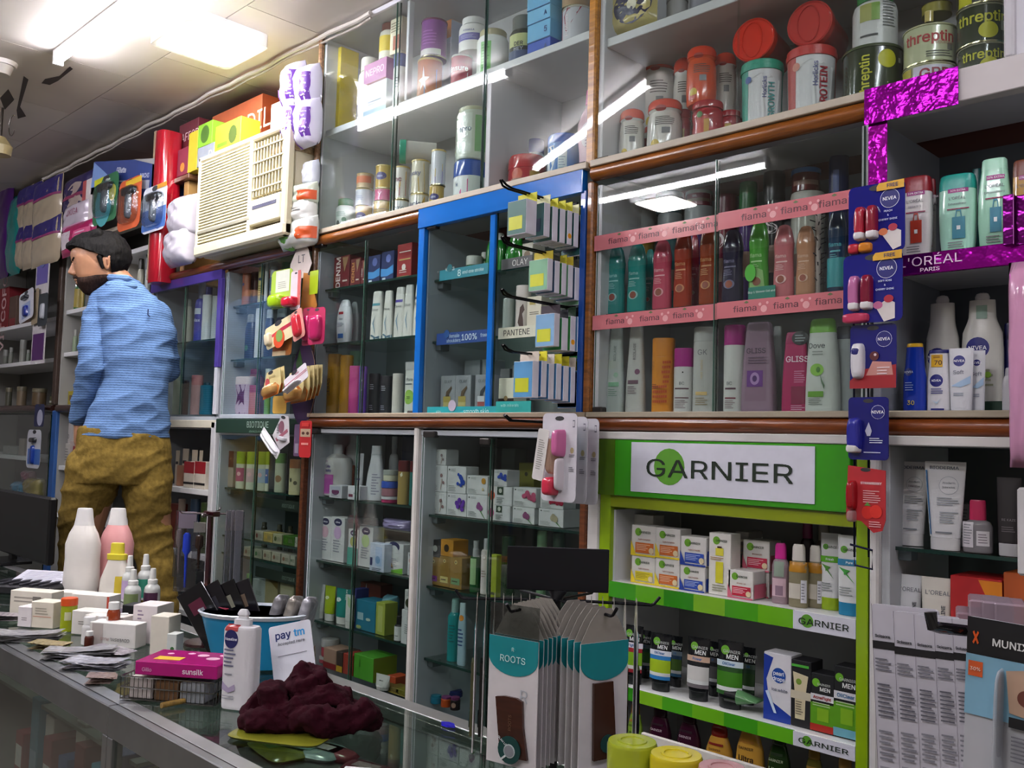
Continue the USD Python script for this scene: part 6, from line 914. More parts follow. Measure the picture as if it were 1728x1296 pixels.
hang(1427, 1494, 786, 898, 'red lip balm card with strawberries, lowest of the column', 'b01c24', ('t', 'STRAWBERRY', .14, .74, .035, 'f0d8d8', True), ('l', -.06, .4, .44, .64, 6, 'e0a8a8'), ('c', .06, .3, .15, 'd02820', 1.1), ('c', .27, .32, .15, 'd83024', 1.1), ('p', [(-.02, .4), (.06, .46), (.14, .4)], '5a8a3a'), ('l', .1, .4, .08, .18, 3, 'e8b0b0'), y=-.065, bub=[(-.44, -.2, .32, .78, .016, '9a141c'), (-.42, -.22, .14, .32, .015, 'c8a8a8', 'clear')], pts=[(-.45, .5), (.5, .44), (.5, -.3), (.42, -.46), (.2, -.5), (-.1, -.34), (-.5, -.3)])
t = thing('hanging_strip', 'dark wire hanger behind the lip balm cards', 'hanger'); 
for px in (1440, 1464):
    a, b = aty(px, 350, -.045), aty(px+2, 940, -.045); part(t, 'wire', bar(a, (b[0], b[1], b[2]), .002), M('16182a', 'metal'))
a, b = aty(1442, 935, -.05), aty(1472, 940, -.05); part(t, 'end_loop', tube([a, a+[0, 0, -.02], b+[0, 0, -.022], b, b+[-.0, 0, .012], a+[-.004, -.01, .018]], .002), M('1c1e3a', 'metal'))
# beauty cards on the wooden post at the left
hang(488, 526, 415, 470, 'white round-topped tag with grey capitals', 'c4b8b0', ('t', 'LT', .05, .6, .24, '3a3a3e'), y=-.03, pts=[(-.5, -.5), (-.45, 0), (-.2, .42), (.05, .5), (.3, .4), (.5, -.1), (.3, -.5)], hole=False)
hang(457, 493, 455, 520, 'pale green card holding a lime ball', '9ab83a', ('r', -.28, .36, .42, .98, 'c8ccbc'), ('l', -.16, .24, .5, .7, 4, '9a9a8c'), y=-.06, bub=[(-.42, .2, .0, .36, .028, '90b414'), ]); hang(490, 507, 457, 522, 'slim pink and white card holding a red ball', 'c8b8bc', ('r', .2, .5, .1, 1, 'b85a54'), y=-.07, bub=[(-.9, .3, .06, .34, .028, 'c01c34')], roll=0)
hang(508, 536, 458, 524, 'tall orange and lime card end', 'a86a24', ('r', .0, .5, .4, 1, '9ab018'), y=-.035, pts=[(-.5, -.5), (-.4, .5), (.0, .45), (.5, -.4), (.4, -.5)])
hang(446, 496, 532, 590, 'cream lip balm card with red ribbon and fruit', 'd0c298', ('p', [(-.3, .56), (.1, .66), (.5, .68), (.5, .52), (-.36, .44)], 'b0203a'), ('c', -.02, .22, .2, 'd04a20', .9), ('c', .0, .34, .12, '7a9a4a'), y=-.07, roll=14, bub=[(-.46, -.26, .12, .72, .016, 'd0c4a4')]); hang(488, 516, 518, 578, 'transparent pack with a coral red balm', 'c88a80', ('r', -.2, .2, .1, .7, 'b8202c'), y=-.085, roll=18, mat='gloss', bub=[(-.3, .3, .08, .86, .014, 'c02a38')])
for k, (l, r, tp, bt, c) in enumerate(((510, 528, 519, 583, '8a1838'), (520, 548, 519, 581, 'a81a4c'))): hang(l, r, tp, bt, ['dark crimson blister card', 'magenta crimson blister cards at the front'][k], c, ('l', -.3, .3, .3, .8, 6, 'c85a7a'), y=-.06-.015*k, bub=[(-.35, .35, .1, .8, .016, 'b0245a')])
hang(460, 492, 560, 600, 'orange card under the cream card', '9a5a1c', ('r', -.5, .2, 0, .2, 'c8b088'), y=-.05)
pet = thing('backing_board', 'dark purple round backing board on the post', 'board', tuple(aty(512, 648, -.02)))
part(pet, 'board', poly(circ(0, 0, .075, .14, 28), .003), M('2c1438', 'card')); part(pet, 'green_sprig', mv(poly([(-.02, .07), (.0, .12), (.02, .07), (.01, .04), (-.01, .04)], .001), -.03, -.001, .0), M('2a4a1a', 'print'))
part(pet, 'gold_line', tube([(.075*math.cos(a), -.002, .14*math.sin(a)) for a in np.linspace(-.9, .9, 12)], .001), M('8a6a4a'))
for k in range(7):
    l = [440, 448, 478, 488, 497, 507, 517][k]; r = l+[36, 34, 36, 36, 34, 30, 26][k]; tp = 618+[2, 0, 6, 2, 0, -2, -2][k]; bt = [675, 670, 680, 682, 678, 674, 668][k]
    hang(l, r, tp, bt, 'cream and orange blister card in the fan', 'c8b880', ('p', [(-.5, 0), (-.4, .3), (.2, .5), (.4, .3), (.3, 0)], 'b8641c'), ('c', -.2, .6, .12, 'b04a4a'), ('l', -.1, .3, .7, .8, 2, '8a7a50'), y=-.105+.013*k, roll=12-2*k, bub=[(-.4, .3, .02, .4, .02, 'c8a060', 'clear'), (-.36, .1, .2, .46, .016, 'd0c8a8')], grp='fan of cream and orange cards', pts=[(-.5, -.2), (-.3, -.5), (.3, -.5), (.5, -.1), (.5, .5), (-.2, .5)])
hang(478, 520, 612, 666, 'white card with red lines laid over the fan', 'd2ccd0', ('r', -.5, .5, .44, .48, 'b0405a'), ('r', -.5, .5, .54, .58, 'b0405a'), ('t', 'ROUGE', .1, .76, .09, '8a2a4a', True), y=-.125, roll=24, bub=[(-.5, .2, .06, .26, .02, 'dcdadc')])
hang(460, 483, 668, 698, 'mustard yellow card foot under the fan', 'b8903a', y=-.05, hole=False)
hang(458, 492, 697, 764, 'white card with a plum lip brush print', 'c8c4c6', ('c', -.04, .66, .16, '8a5a68', 1.2), ('p', [(-.3, .3), (.3, .66), (.36, .58), (-.2, .22)], 'a05a6a'), ('v', 'LIPS', -.22, .6, .1, '3a3a3e'), y=-.06, roll=-8, bub=[(-.1, .34, .3, .42, .014, 'c8c6ca')], pts=[(-.1, .5), (.3, .5), (.5, -.2), (.0, -.5), (-.5, -.15)])
hang(441, 470, 730, 765, 'white blister with two white tubes, hung slantwise', 'd0ced2', y=-.08, roll=-36, bub=[(-.45, .45, .55, .8, .014, 'dcdcde'), (-.45, .45, .2, .45, .014, 'd6d6da')], hole=False)
hang(505, 525, 710, 772, 'red card with a face print at mouth level', 'b01c20', ('r', -.42, .42, .56, .78, 'b09a80'), ('c', -.18, .66, .12, '4a2a20', .6), ('c', .2, .66, .12, '4a2a20', .6), ('r', -.3, .3, .34, .4, 'd88a80'), ('r', -.3, .3, .84, .95, 'c83a34'), y=-.07, hole=False); hang(496, 506, 716, 770, 'dull violet card beside the red one', '5a4460', ('r', -.3, .3, .1, .4, '8a8090'), y=-.055, hole=False)

# ------------------------------------------------------------------ the counter
def counter(label, x0, x1):
    t = thing('counter', label, 'counter'); F_, A = M('8c8e90', 'metal'), M('a4a6a8', 'metal'); y0, y1 = -.985, -.552
    part(t, 'front_rail', box(x0, x1, y0, y0+.018, .822, .879, .002), F_); part(t, 'top_rail', box(x0, x1, y0+.0185, y0+.05, .866, .879, .002), A); part(t, 'rail_groove', quad(x0, x1, y0+.016, y0+.0195, .864, .8785), M('1c1c1c', 'metal'), smooth=False)
    part(t, 'back_rail', box(x0, x1, y1-.012, y1+.03, .846, .8795, .002), M('b0b0ae', 'metal')); part(t, 'top_glass', quad(x0, x1, y0+.05, y1-.012, .873, .879), M('dfe9e4', 'pane'), smooth=False)
    part(t, 'front_glass', quad(x0+.02, x1-.02, y0+.006, y0+.011, .1, .822), M('e2e8e6', 'pane'), smooth=False)
    for x in (x0, x1-.022): part(t, 'upright', box(x, x+.022, y0, y0+.022, 0, .822), F_); part(t, 'upright', box(x, x+.022, y1, y1+.03, 0, .846), F_)
    part(t, 'inner_shelf', quad(x0+.02, x1-.02, y0+.03, y1-.004, .56, .568), M('5a5c5a', 'lam'), smooth=False); part(t, 'upper_shelf', quad(x0+.02, x1-.02, y0+.07, y1-.004, .742, .75), M('6a6c66', 'lam'), smooth=False); part(t, 'plinth', box(x0, x1, y0+.02, y1+.03, 0, .1), M('3a3a3a', 'metal'))
    part(t, 'back_panel', quad(x0+.022, x1-.022, y1-.004, y1+.004, .1, .846), M('7a7e7a', 'lam'), smooth=False)
    return t
CA = counter('worn metal and glass counter, far part with medicines on top', -5.9, -1.80); CB = counter('metal and glass counter, near part with stands on top', -1.797, .35)
def on_c(px, py, z=CT): return atz(px, py, z)
cc = ['8a1c2a', '1f6a80', 'b8b0ac', '7a2a34', '2a4a7a', 'c0b8b0', '6a1420', '2a7a90', 'a84a3a', '3a3a6a', 'b0a898', '8a2030']
for k in range(12): 
    x = -2.44+.062*k; t = thing('carton', 'carton of mixed colours inside the counter front', 'box', (x, -.93+.012*(k % 3), .5685), 0, 'cartons behind the counter front glass', None, k); part(t, 'carton_body', box(-.026, .026, 0, .08, 0, .10+.03*((k*7) % 4)), M(cc[k], 'card')); part(t, 'label_panel', quad(-.02, .02, -.0006, .0002, .02, .07), M(['c8c4c0', '6a8aa0', '9a2a34'][k % 3], 'print'), smooth=False)
for k in range(3): t = thing('ball', 'dull yellow packed bag low inside the near counter', 'bag', (-1.70+.14*k, -.90, .5685), 0, 'packed bags inside the near counter', None, k); part(t, 'bag', mv(loft([(0, .03, .025), (.02, .055, .05), (.07, .06, .055), (.11, .03, .03), (.13, .012, .02)], 18, 2.5)), M(['a8981c', 'b0b09a', '8a8a1c'][k], 'gloss'), smooth=60)
for k, (px, py, w, d, c, desc) in enumerate(((560, 1265, .15, .05, 'a84a54', 'red pink packet under the counter glass'), (470, 1262, .16, .09, '8a8a30', 'olive green packet under the counter glass'), (640, 1235, .16, .09, 'a8b8b4', 'pale sachet sheet under the counter glass'), (620, 1205, .08, .04, '8a5a34', 'brown parcel under the counter glass'), (700, 1280, .14, .05, '9a4450', 'dark red packet under the counter glass'), (830, 1275, .1, .07, '4a2028', 'plum packet under the counter glass'), (480, 1200, .1, .03, 'b8b4a8', 'white rail under the counter glass'))):
    x, y, _ = atz(px, py, .76); y = max(min(y, -.58-d/2), -.89); t = thing('packet', desc, 'packet', (x, y, .7505), [12, -8, 20, 5, 14, -10, 0][k]); part(t, 'packet', loft([(0, w/2*.9, d/2*.9, 5), (.008, w/2, d/2, 5), (.016+.01*(k == 3), w/2*.85, d/2*.8, 4)], 28), M(c, 'gloss'), smooth=50); part(t, 'printed_shape', quad(-w*.3, w*.1, -d*.3, d*.2, .0165+.01*(k == 3), .0172+.01*(k == 3)), M(['c8b8b4', '5a7a2a', '8ab0a0', 'a8744a', 'c0a0a0', '7a4a54', 'c8c4b8'][k], 'print'), smooth=False)
# --- on the counter: cleaning and medicine bottles
HP = ([(0, .8), (.012, .88), (.05, .93), (.12, 1), (.26, .98), (.4, .95), (.58, .97), (.70, .8), (.79, .58), (.8, .56)], [(.8, .56), (.86, .5), (.985, .42), (1, .38)])
def clean(l, r, tp, gb_, desc, col, capc): 
    t = I('broad', l, r, tp, desc, col, capc, gb=gb_, row=None, prof=HP, q=.62, n='cleaner_bottle', turn=38); return t
clean(86, 146, 858, 1004, 'tall white sculpted cleaner bottle', 'dcd8d2', 'dcdad8'); clean(144, 203, 858, 1000, 'tall pink sculpted cleaner bottle with white cap', 'd89a9a', 'dcdad8')
I('broad', 150, 206, 917, 'pale bottle with a broad yellow cap', 'd8d2c8', 'd8c83a', ('r', .1, .5, .1, .42, 'c8b030'), gb=1012, row=None, n='liquid_bottle', turn=38, prof=([(0, .95), (.03, 1), (.35, .92), (.6, .62), (.7, .52)], [(.7, .56), (.71, .6), (.8, .6), (.81, .42), (.98, .4), (1, .36)]))
def drop(l, r, tp, gb_, desc, liq, y_=None):
    I('tablet', l, r, tp, desc, 'c8cac6', 'd8d8d4', ('r', -.9, .9, .05, .46, liq), gb=gb_, row=None, n='dropper_bottle', mat='gloss', turn=20, prof=([(0, .95), (.02, 1), (.5, 1), (.58, .9), (.64, .6), (.66, .58)], [(.66, .62), (.74, .6), (.76, .42), (.985, .34), (1, .28)]))
drop(192, 217, 938, 1015, 'frosted squeeze bottle with lilac tint', 'b8a0c4'); drop(217, 244, 936, 1012, 'frosted squeeze bottle with teal mark', '2a8a70'); drop(194, 223, 962, 1036, 'squeeze bottle of pale green liquid', '7a8a5a'); drop(228, 256, 960, 1034, 'squeeze bottle of purple liquid', '4a2440')
def box_c(l, r, tp, gb_, desc, col, *dec, d=.05, rz=0, **k): I('carton', l, r, tp, desc, col, None, *dec, gb=gb_, row=None, d=d, turn=rz or 32, **k)
box_c(16, 84, 998, 1040, 'long cream medicine carton with a barcode', 'd4cec0', ('l', -.4, .4, .5, .8, 2, '9a948a'), ('r', .05, .25, .55, .8, '6a665e')); box_c(29, 51, 1024, 1058, 'small white medicine carton by the foil strips', 'd6d0d2', ('l', -.2, .2, .3, .5, 2, '8a8488')); box_c(51, 88, 1016, 1060, 'cream medicine carton with pink line', 'd4ccbc', ('r', -.4, .4, .42, .45, 'c8907a'), ('l', -.3, .3, .5, .8, 3, 'a09a8a'))
box_c(118, 181, 1004, 1058, 'large white medicine carton', 'd8d4ce', ('l', -.4, .3, .3, .4, 1, '6a6660'), ('r', .44, .5, .02, .98, 'b84a3a')); box_c(120, 176, 1032, 1072, 'white medicine carton before the large one', 'd4d0ca', ('l', -.3, .4, .4, .6, 2, '8a8680')); box_c(92, 143, 1000, 1014, 'white and pink carton lying behind the jar', 'd0c8c0', ('r', -.5, .5, .0, .3, 'b84a3a'))
I('jar', 86, 115, 1010, 'lime jar with an orange lid', '9aa81c', 'd0501c', ('r', .0, .4, .35, .6, 'c8c8a0'), gb=1066, row=None, mat='gloss', turn=40)
box_c(141, 205, 1040, 1080, 'white carton with a red band', 'd4cec8', ('r', -.3, .5, .62, .8, 'a8303a')); box_c(150, 226, 1052, 1092, 'white carton printed upside down in grey', 'd6d4d0', ('r', -.44, -.2, .05, .95, 'b0a8a4'), d=.045)
x, y, _ = on_c(188, 1090); 
t0 = UsdGeom.Xform.Get(stage, '/World/carton'); LT = [p for p, l, r, q in PENDING if l == 'white carton printed upside down in grey'][0].GetPath().pathString
for s_, fx, hh in (('COVERSYL', .022, .012), ('PLUS', -.02, .011)): part(LT, 'lettering', mv(rot(text(s_, hh*.62), 180, (0, 1, 0)), fx, -.0012, .018), M('5a5a5e' if fx > 0 else 'b08a88', 'print'), smooth=False)
I('tablet', 168, 191, 1017, 'little amber medicine bottle with white cap', '8a3410', 'd8d8d6', ('r', -.9, -.05, .08, .5, 'c8c0b8'), row=None, mat='gloss', gb=None, z=CT+.033, y=on_c(188, 1092)[1]+.004)
for k, (l, r, tp, g) in enumerate(((124, 150, 1042, 1088), (152, 172, 1040, 1080), (190, 208, 1036, 1078))): I('tablet', l, r, tp, ['squat white pill bottle, left', 'white pill bottle, middle', 'white pill bottle, right'][k], 'd0d0d0', 'd8d8d8', gb=g, row=None)
I('tablet', 134, 150, 1066, 'tiny amber bottle lying low before the carton', '4a1c10', 'd4d4d2', gb=1094, row=None)
box_c(222, 262, 1022, 1086, 'white carton with violet print', 'd4cccc', ('l', -.3, -.05, .1, .9, 8, '8a7a90'), ('R', 0, 1, 0, 1, 'cfc8c2'), d=.07); box_c(252, 282, 1040, 1106, 'plain cream carton by the blue bin', 'd4cec0', d=.05); box_c(236, 254, 1044, 1082, 'dark green and red striped carton', '2a4a3a', ('r', .3, .5, 0, 1, 'a03a34'), d=.03); box_c(280, 296, 1070, 1112, 'small clear white box with a green dot', 'c8ccc8', ('c', .1, .4, .2, '3a6a3a'), d=.03); box_c(205, 240, 1022, 1055, 'black box behind the amber bottle', '1a1a1e', ('r', -.4, .1, .4, .5, '4a6a9a'), d=.05)
def strip_pile(px, py, w, d, n_, rz, desc, cols=('b8b8ba', 'a8a8ac')):
    x, y, _ = on_c(px, py); t = thing('tablet_strips', desc, 'pills', (x, y, CT), rz)
    for k in range(n_):
        X_, Y_ = np.meshgrid(np.linspace(-w/2, w/2, 17), np.linspace(-d/2, d/2, 9)); z = .0014+.0034*k+.0016*np.abs(np.sin(X_*math.pi/.0125))*np.abs(np.sin(Y_*math.pi/.0125))+.004*np.sin(X_*22+k)*(k > 0)+abs(.002*math.sin(k*3))
        z = np.maximum(z, .0008+.0034*k*.5); i, j = np.meshgrid(np.arange(8), np.arange(16), indexing='ij'); a = (i*17+j).ravel(); f = np.vstack([np.c_[a, a+1, a+18], np.c_[a, a+18, a+17]]); n0 = X_.size
        v = np.c_[X_.ravel(), Y_.ravel(), z.ravel()]; m = T(np.vstack([v, v-[0, 0, .0007]]), np.vstack([f, f[:, ::-1]+n0])); part(t, 'foil_strip', rot(m, ((k*37) % 13)-6, (0, 0, 1)).apply_translation((.004*((k*5) % 3-1), .003*((k*7) % 3-1), 0)), M(cols[k % len(cols)], 'silver'), smooth=60)
strip_pile(45, 1080, .16, .06, 6, 52, 'pile of silver tablet strips at the far left'); strip_pile(20, 1045, .1, .05, 5, 60, 'small stack of foil strips behind', ('b8b0b4', '8a8286')); strip_pile(85, 1094, .08, .045, 5, 40, 'pile of yellowish tablet strips in front', ('b8a880', 'a89a70')); strip_pile(135, 1108, .15, .055, 6, 58, 'fanned silver tablet strips in the middle')
strip_pile(188, 1104, .1, .05, 4, 20, 'silver strips held by a pink band', ('b0aab0', '98929a')); strip_pile(160, 1128, .13, .06, 6, 36, 'bright silver tablet strips by the basket', ('c8c8d0', 'b4b4bc')); strip_pile(112, 1112, .09, .045, 3, 30, 'dark-edged tablet strips near the counter edge', ('9a9a9e', '88888c')); strip_pile(172, 1150, .05, .045, 4, 60, 'small pinkish tablet strips against the basket', ('b09a90', 'a08a84'))
# papers and black tray, monitor
x, y, _ = on_c(48, 1000); t = thing('printer_tray', 'black ribbed tray with papers on it at the far left', 'tray', (x, y, CT), 35); part(t, 'tray', box(-.12, .12, -.06, .10, 0, .03, .006), M('1c1c20')); 
for k in range(6): part(t, 'rib', box(-.10+.035*k, -.085+.035*k, -.055, .05, .0302, .036, .001), M('2c2c32'))
t = thing('paper', 'sheaf of printed papers on the black tray', 'paper', (x-.01, y+.06, CT+.037), 35, tilt=(18, 0, 0)); part(t, 'sheets', box(-.11, .11, -.03, .05, 0, .004, .0005), M('b4b4c0', 'card')); part(t, 'small_print', cat(*[quad(-.09, .07-.02*(k % 3), -.02+.009*k, -.018+.009*k, .0041, .0043) for k in range(7)]), M('7a7a86', 'print'), smooth=False)
P0, P1_ = aty(-20, 850, -.5), aty(104, 840, -.5)
t = thing('monitor', 'large black screen back behind the papers', 'monitor', (P0[0], -.54, CT)); wS = P1_[0]-P0[0]
part(t, 'screen_back', box(-.7, wS, .0, .03, .04, P1_[2]-CT, .01), M('08080a')); part(t, 'foot', box(wS*.3, wS*.3+.2, -.04, .08, 0, .012), M('0a0a0c')); part(t, 'neck', box(wS*.3+.08, wS*.3+.12, .03, .05, .01, .2), M('0a0a0c'))
# blue bin, its packs
x, y, _ = on_c(392, 1128); z1 = .118; t = thing('bin', 'blue oval bin with a white rim', 'bin', (x+.0, y+.055, CT), 38)
def ring(o): return loft(o, 40, 2.3, caps=False)
part(t, 'shell', cat(loft([(0, .08, .055), (.003, .092, .062), (z1, .125, .085)], 40, 2.3), loft([(z1, .122, .082), (.004, .088, .058)], 40, 2.3)), M('1a86b4', 'plastic'), smooth=40); part(t, 'rim', ring([(z1-.004, .127, .087), (z1+.004, .132, .091), (z1+.006, .127, .087), (z1-.002, .121, .081), (z1-.004, .127, .087)]), M('c8d2da', 'gloss'), smooth=60)
BX, BY = x, y+.055
for k, (dx, dz, tl, c, nm) in enumerate(((-.075, .05, -34, '101014', 'black sachet card leaning left in the bin'), (-.05, .045, -30, '16141a', 'black sachet card, second in the bin'), (-.025, .04, -26, '0e0e12', 'black sachet card, third in the bin'), (-.002, .03, -22, '18161c', 'black sachet card at the bin middle'))):
    p_ = thing('sachet_card', nm, 'packet', (BX+dx*math.cos(.66)-.01*k*.3, BY+dx*math.sin(.66)+.004*k, CT+.03), 0, tilt=(0, tl, 38)); part(p_, 'card', box(-.035, .035, -.003, .003, 0, .16, .001), M(c, 'gloss')); part(p_, 'label_panel', quad(-.02, .015, -.0036, -.003, .1, .13), M(['5a1c34', '2a2a34', '8a8a7a', '6a5a4a'][k], 'print'), smooth=False)
p_ = thing('tag', 'flat maroon tag lying over the bin edge', 'tag', (BX-.085, BY-.045, CT+.126), 20, tilt=(10, 8, 0)); part(p_, 'tag', box(-.03, .03, -.014, .014, 0, .002, .0004), M('8a2038', 'card'))
for k in range(3):
    p_ = thing('foil_pack', ['glittering foil pack in the bin, left', 'glittering foil pack in the bin, middle', 'glittering foil pack in the bin, right'][k], 'packet', (BX+.028+.03*k, BY+.022+.018*k, CT+.06), 38, tilt=(-10, 12, 0)); part(p_, 'pack', loft([(0, .012, .03, 3), (.04, .016, .036, 3), (.09, .014, .034, 3), (.1, .004, .034, 3)], 24), M(['8a8a90', '9a948c', 'a8a8b0'][k], 'silver'), smooth=60)
# pump bottle
I('broad', 361, 417, 1030, 'tall white pump lotion bottle with navy oval', 'd6d4d8', 'd4d4d8', ('r', -.42, .0, .79, .85, 'a83a3a'), ('c', -.2, .71, .22, '24265e', 1.15), ('t', 'Vaseline', -.2, .71, .026, 'e0e0ec', True), ('l', -.4, .0, .42, .62, 5, '6a6a84'), ('l', -.35, -.1, .34, .37, 1, '8a8a94'), ('p', [(-.44, .2), (-.2, .17), (0, .2), (-.02, .26), (-.2, .22), (-.42, .28)], 'a89ab8'), ('l', -.4, .0, .1, .15, 2, '9a9aa4'), gb=1197, row=None, p=4, q=.55, turn=30, prof=([(0, .95), (.012, .99), (.04, 1), (.8, 1), (.83, .9), (.84, .5)], [(.84, .48), (.85, .5), (.9, .5), (.905, .3), (.94, .28), (.945, .34), (.96, .34), (1, .2)]))
# payment card
a, b = on_c(482, 1190), None; t = thing('sign_card', 'white payment card lettered paytm, leaning on the bin', 'sign', (a[0]-.005, a[1]+.03, CT+.0005), 0, tilt=(-14, -14, 40)); w, h = .088, .152
part(t, 'card', poly(rrect(-w/2, w/2, 0, h, .006), .002), M('d4d6e0', 'card'), smooth=False)
part(t, 'lettering', mv(text('pay', .014, True), -.015, -.0006, .132), M('1c2a6a', 'print'), smooth=False); part(t, 'lettering', mv(text('tm', .014, True), .0185, -.0006, .132), M('1f96d8', 'print'), smooth=False); part(t, 'lettering', mv(text('Accepted Here', .0058), .0, -.0006, .115), M('4a4a54', 'print'), smooth=False); part(t, 'small_print', quad(-.03, .03, -.0007, -.0002, .091, .0922), M('8a8a94', 'print'), smooth=False)
# wire basket with flat boxes
x, y, _ = on_c(268, 1180); t = thing('wire_basket', 'low wire basket holding small packs', 'basket', (x, y+.05, CT), 34); wb, db, hb = .098, .062, .045; Wm = M('8a8a88', 'chrome')
for z_ in (.002, hb*.55, hb): part(t, 'hoop', tube([(wb*math.cos(q)*1.0 if 0 else sx*wb, sy*db, z_) for sx, sy in ((-1, -1), (1, -1), (1, 1), (-1, 1), (-1, -1))], .0014, 6), Wm)
part(t, 'upright_wires', cat(*[bar((sx, sy, 0), (sx, sy, hb), .0008, 5) for sx in np.linspace(-wb, wb, 22) for sy in (-db, db)]+[bar((sx, sy, 0), (sx, sy, hb), .0008, 5) for sy in np.linspace(-db, db, 12) for sx in (-wb, wb)]), Wm, kind='stuff'); part(t, 'floor_mesh', quad(-wb, wb, -db, db, .001, .002), M('5a5a58', 'metal'), smooth=False)
ca, sa = math.cos(math.radians(34)), math.sin(math.radians(34))
def inb(u, v, z): return (x+ca*u-sa*v, y+.05+sa*u+ca*v, CT+z)
for k, (u, v, w_, d_, h_, c) in enumerate(((-.06, -.03, .05, .05, .04, 'b0a8a4'), (-.06, .028, .05, .045, .048, 'b8b0a8'), (-.004, -.03, .05, .055, .036, '6a4a2a'), (.05, -.03, .05, .055, .037, '8a8e94'), (.0, .03, .055, .05, .036, 'a09a98'), (.06, .03, .05, .05, .036, '9a9ea4'))):
    p_ = thing('small_box', ['pale box at the basket near corner', 'pale box at the basket rear corner', 'brown pack in the basket front', 'grey pack in the basket front', 'grey pack inside the basket', 'bluish grey pack inside the basket'][k], 'box', inb(u, v, .0025), 34); part(p_, 'carton_body', box(-w_/2, w_/2, -d_/2, d_/2, 0, h_), M(c, 'card'))
p_ = thing('carton', 'flat magenta carton lettered sunsilk on the basket', 'box', inb(.015, -.01, .0505), 36); part(p_, 'carton_body', box(-.085, .085, -.052, .052, 0, .026), M('a81470', 'gloss')); part(p_, 'lettering', mv(text('sunsilk', .0095, True), .035, -.0524, .012), M('e8d0e0', 'print'), smooth=False); part(p_, 'lettering', mv(text('Gillo', .007), -.06, -.0524, .011), M('d8a0c8', 'print'), smooth=False)
for q, (u, v, r_) in enumerate(((.02, .02, .012), (.05, .0, .014), (-.01, .03, .008), (.06, .03, .01), (-.05, .02, .007))): part(p_, 'printed_dot', loft([(.0261, r_, r_*.8), (.0265, r_, r_*.8)], 18).apply_translation((u, v, 0)), M('d8a8c0', 'print'))
part(p_, 'label_panel', quad(-.06, -.005, -.03, -.005, .0262, .0268), M('d8b41c', 'print'), smooth=False)
for q in (-1, 1): part(p_, 'printed_dot', rot(poly(circ(0, 0, .009, .007), .0005), -90, (0, 0, 1)).apply_translation((-.0853, .022*q, .013)), M('d8b8c0', 'print'))
a, b = on_c(272, 1196), on_c(366, 1176); t = thing('wooden_strip', 'golden wooden strip lying under the basket', 'strip'); part(t, 'strip', bar((a[0], a[1], CT+.006), (b[0], b[1], CT+.006), .0055, 12), M('9a7a3c', 'wood'))
# maroon towelling hair bands
x, y, _ = on_c(470, 1240); t = thing('cloth_heap', 'heap of dark maroon towelling hair bands', 'cloth', (x, y+.05, CT), 38)
rr = random.Random(3); bm = []
for k, (cx_, cy_, cz_, R_, tl) in enumerate(((-.05, -.01, .02, .042, 8), (.035, -.012, .02, .044, -10), (-.012, .02, .02, .04, 5), (.075, .012, .018, .036, -6), (-.02, -.004, .048, .036, 20), (.03, .012, .044, .034, -25), (.0, .02, .07, .02, 40))):
    pts = [np.array([R_*math.cos(a_)*1.1, R_*math.sin(a_)*.8, .008*math.sin(3*a_+k)]) for a_ in np.linspace(0, 2*math.pi, 13)[:-1]]; M_ = trimesh.transformations.rotation_matrix(math.radians(tl), (1, .4, 0))[:3, :3]
    sp = [m3.Manifold.sphere(.021+.004*math.sin(5*q+k), 14).translate(tuple(M_@p_+[cx_, cy_, cz_+.004])) for q, p_ in enumerate(pts)]
    bm += [m3.Manifold.batch_hull([sp[q], sp[(q+1) % 12]]) for q in range(12)]
hp = m3.Manifold.batch_boolean(bm, m3.OpType.Add).refine_to_length(.006); mm = hp.to_mesh(); v = np.array(mm.vert_properties[:, :3]); tm = T(v, np.array(mm.tri_verts)); trimesh.smoothing.filter_taubin(tm, iterations=14); v = np.array(tm.vertices); nrm = np.array(tm.vertex_normals)
v = v+nrm*((meshkit.fbm(v*55, 3)-.5)*.022+(meshkit.noise(v*330)-.5)*.003)[:, None]; v[:, 2] = np.maximum(v[:, 2], .0006); part(t, 'bands', T(v, tm.faces), M('2e0613', 'cloth'), smooth=True)
t = thing('packet', 'olive packet under the maroon bands', 'packet', (x+.01, y+.0, CT), 30); part(t, 'packet', loft([(0, .085, .045, 5), (.004, .088, .048, 5), (.0055, .08, .04, 5)], 28), M('7a7a24', 'gloss'), smooth=50)
# wire easel, blue scrap, white paper
a = on_c(505, 1135); t = thing('wire_easel', 'small wire easel behind the payment card', 'easel', (a[0], a[1]+.02, CT), 40)
for s_ in (-.012, .012): part(t, 'wire', tube([(s_, 0, 0), (s_, .006, .05), (s_*.8, .02, .052), (s_*.8, .03, 0)], .0013, 6), M('8a8070', 'chrome'))
part(t, 'wire', bar((-.012, 0, .026), (.012, 0, .026), .0012, 6), M('8a8070', 'chrome'))
a = on_c(756, 1224); t = thing('plastic_scrap', 'bright blue plastic scrap on the counter rail', 'scrap', (a[0], a[1], CT)); part(t, 'scrap', loft([(0, .02, .012, 1.4), (.003, .019, .011, 1.4)], 6), M('2a24b0', 'gloss'), smooth=False)
a = on_c(665, 1304); t = thing('paper', 'blank white sheet at the bottom picture edge', 'paper', (a[0], a[1], CT), 38); part(t, 'sheet', box(-.08, .08, -.05, .006, 0, .003, .0006), M('d4d2d4', 'card'))
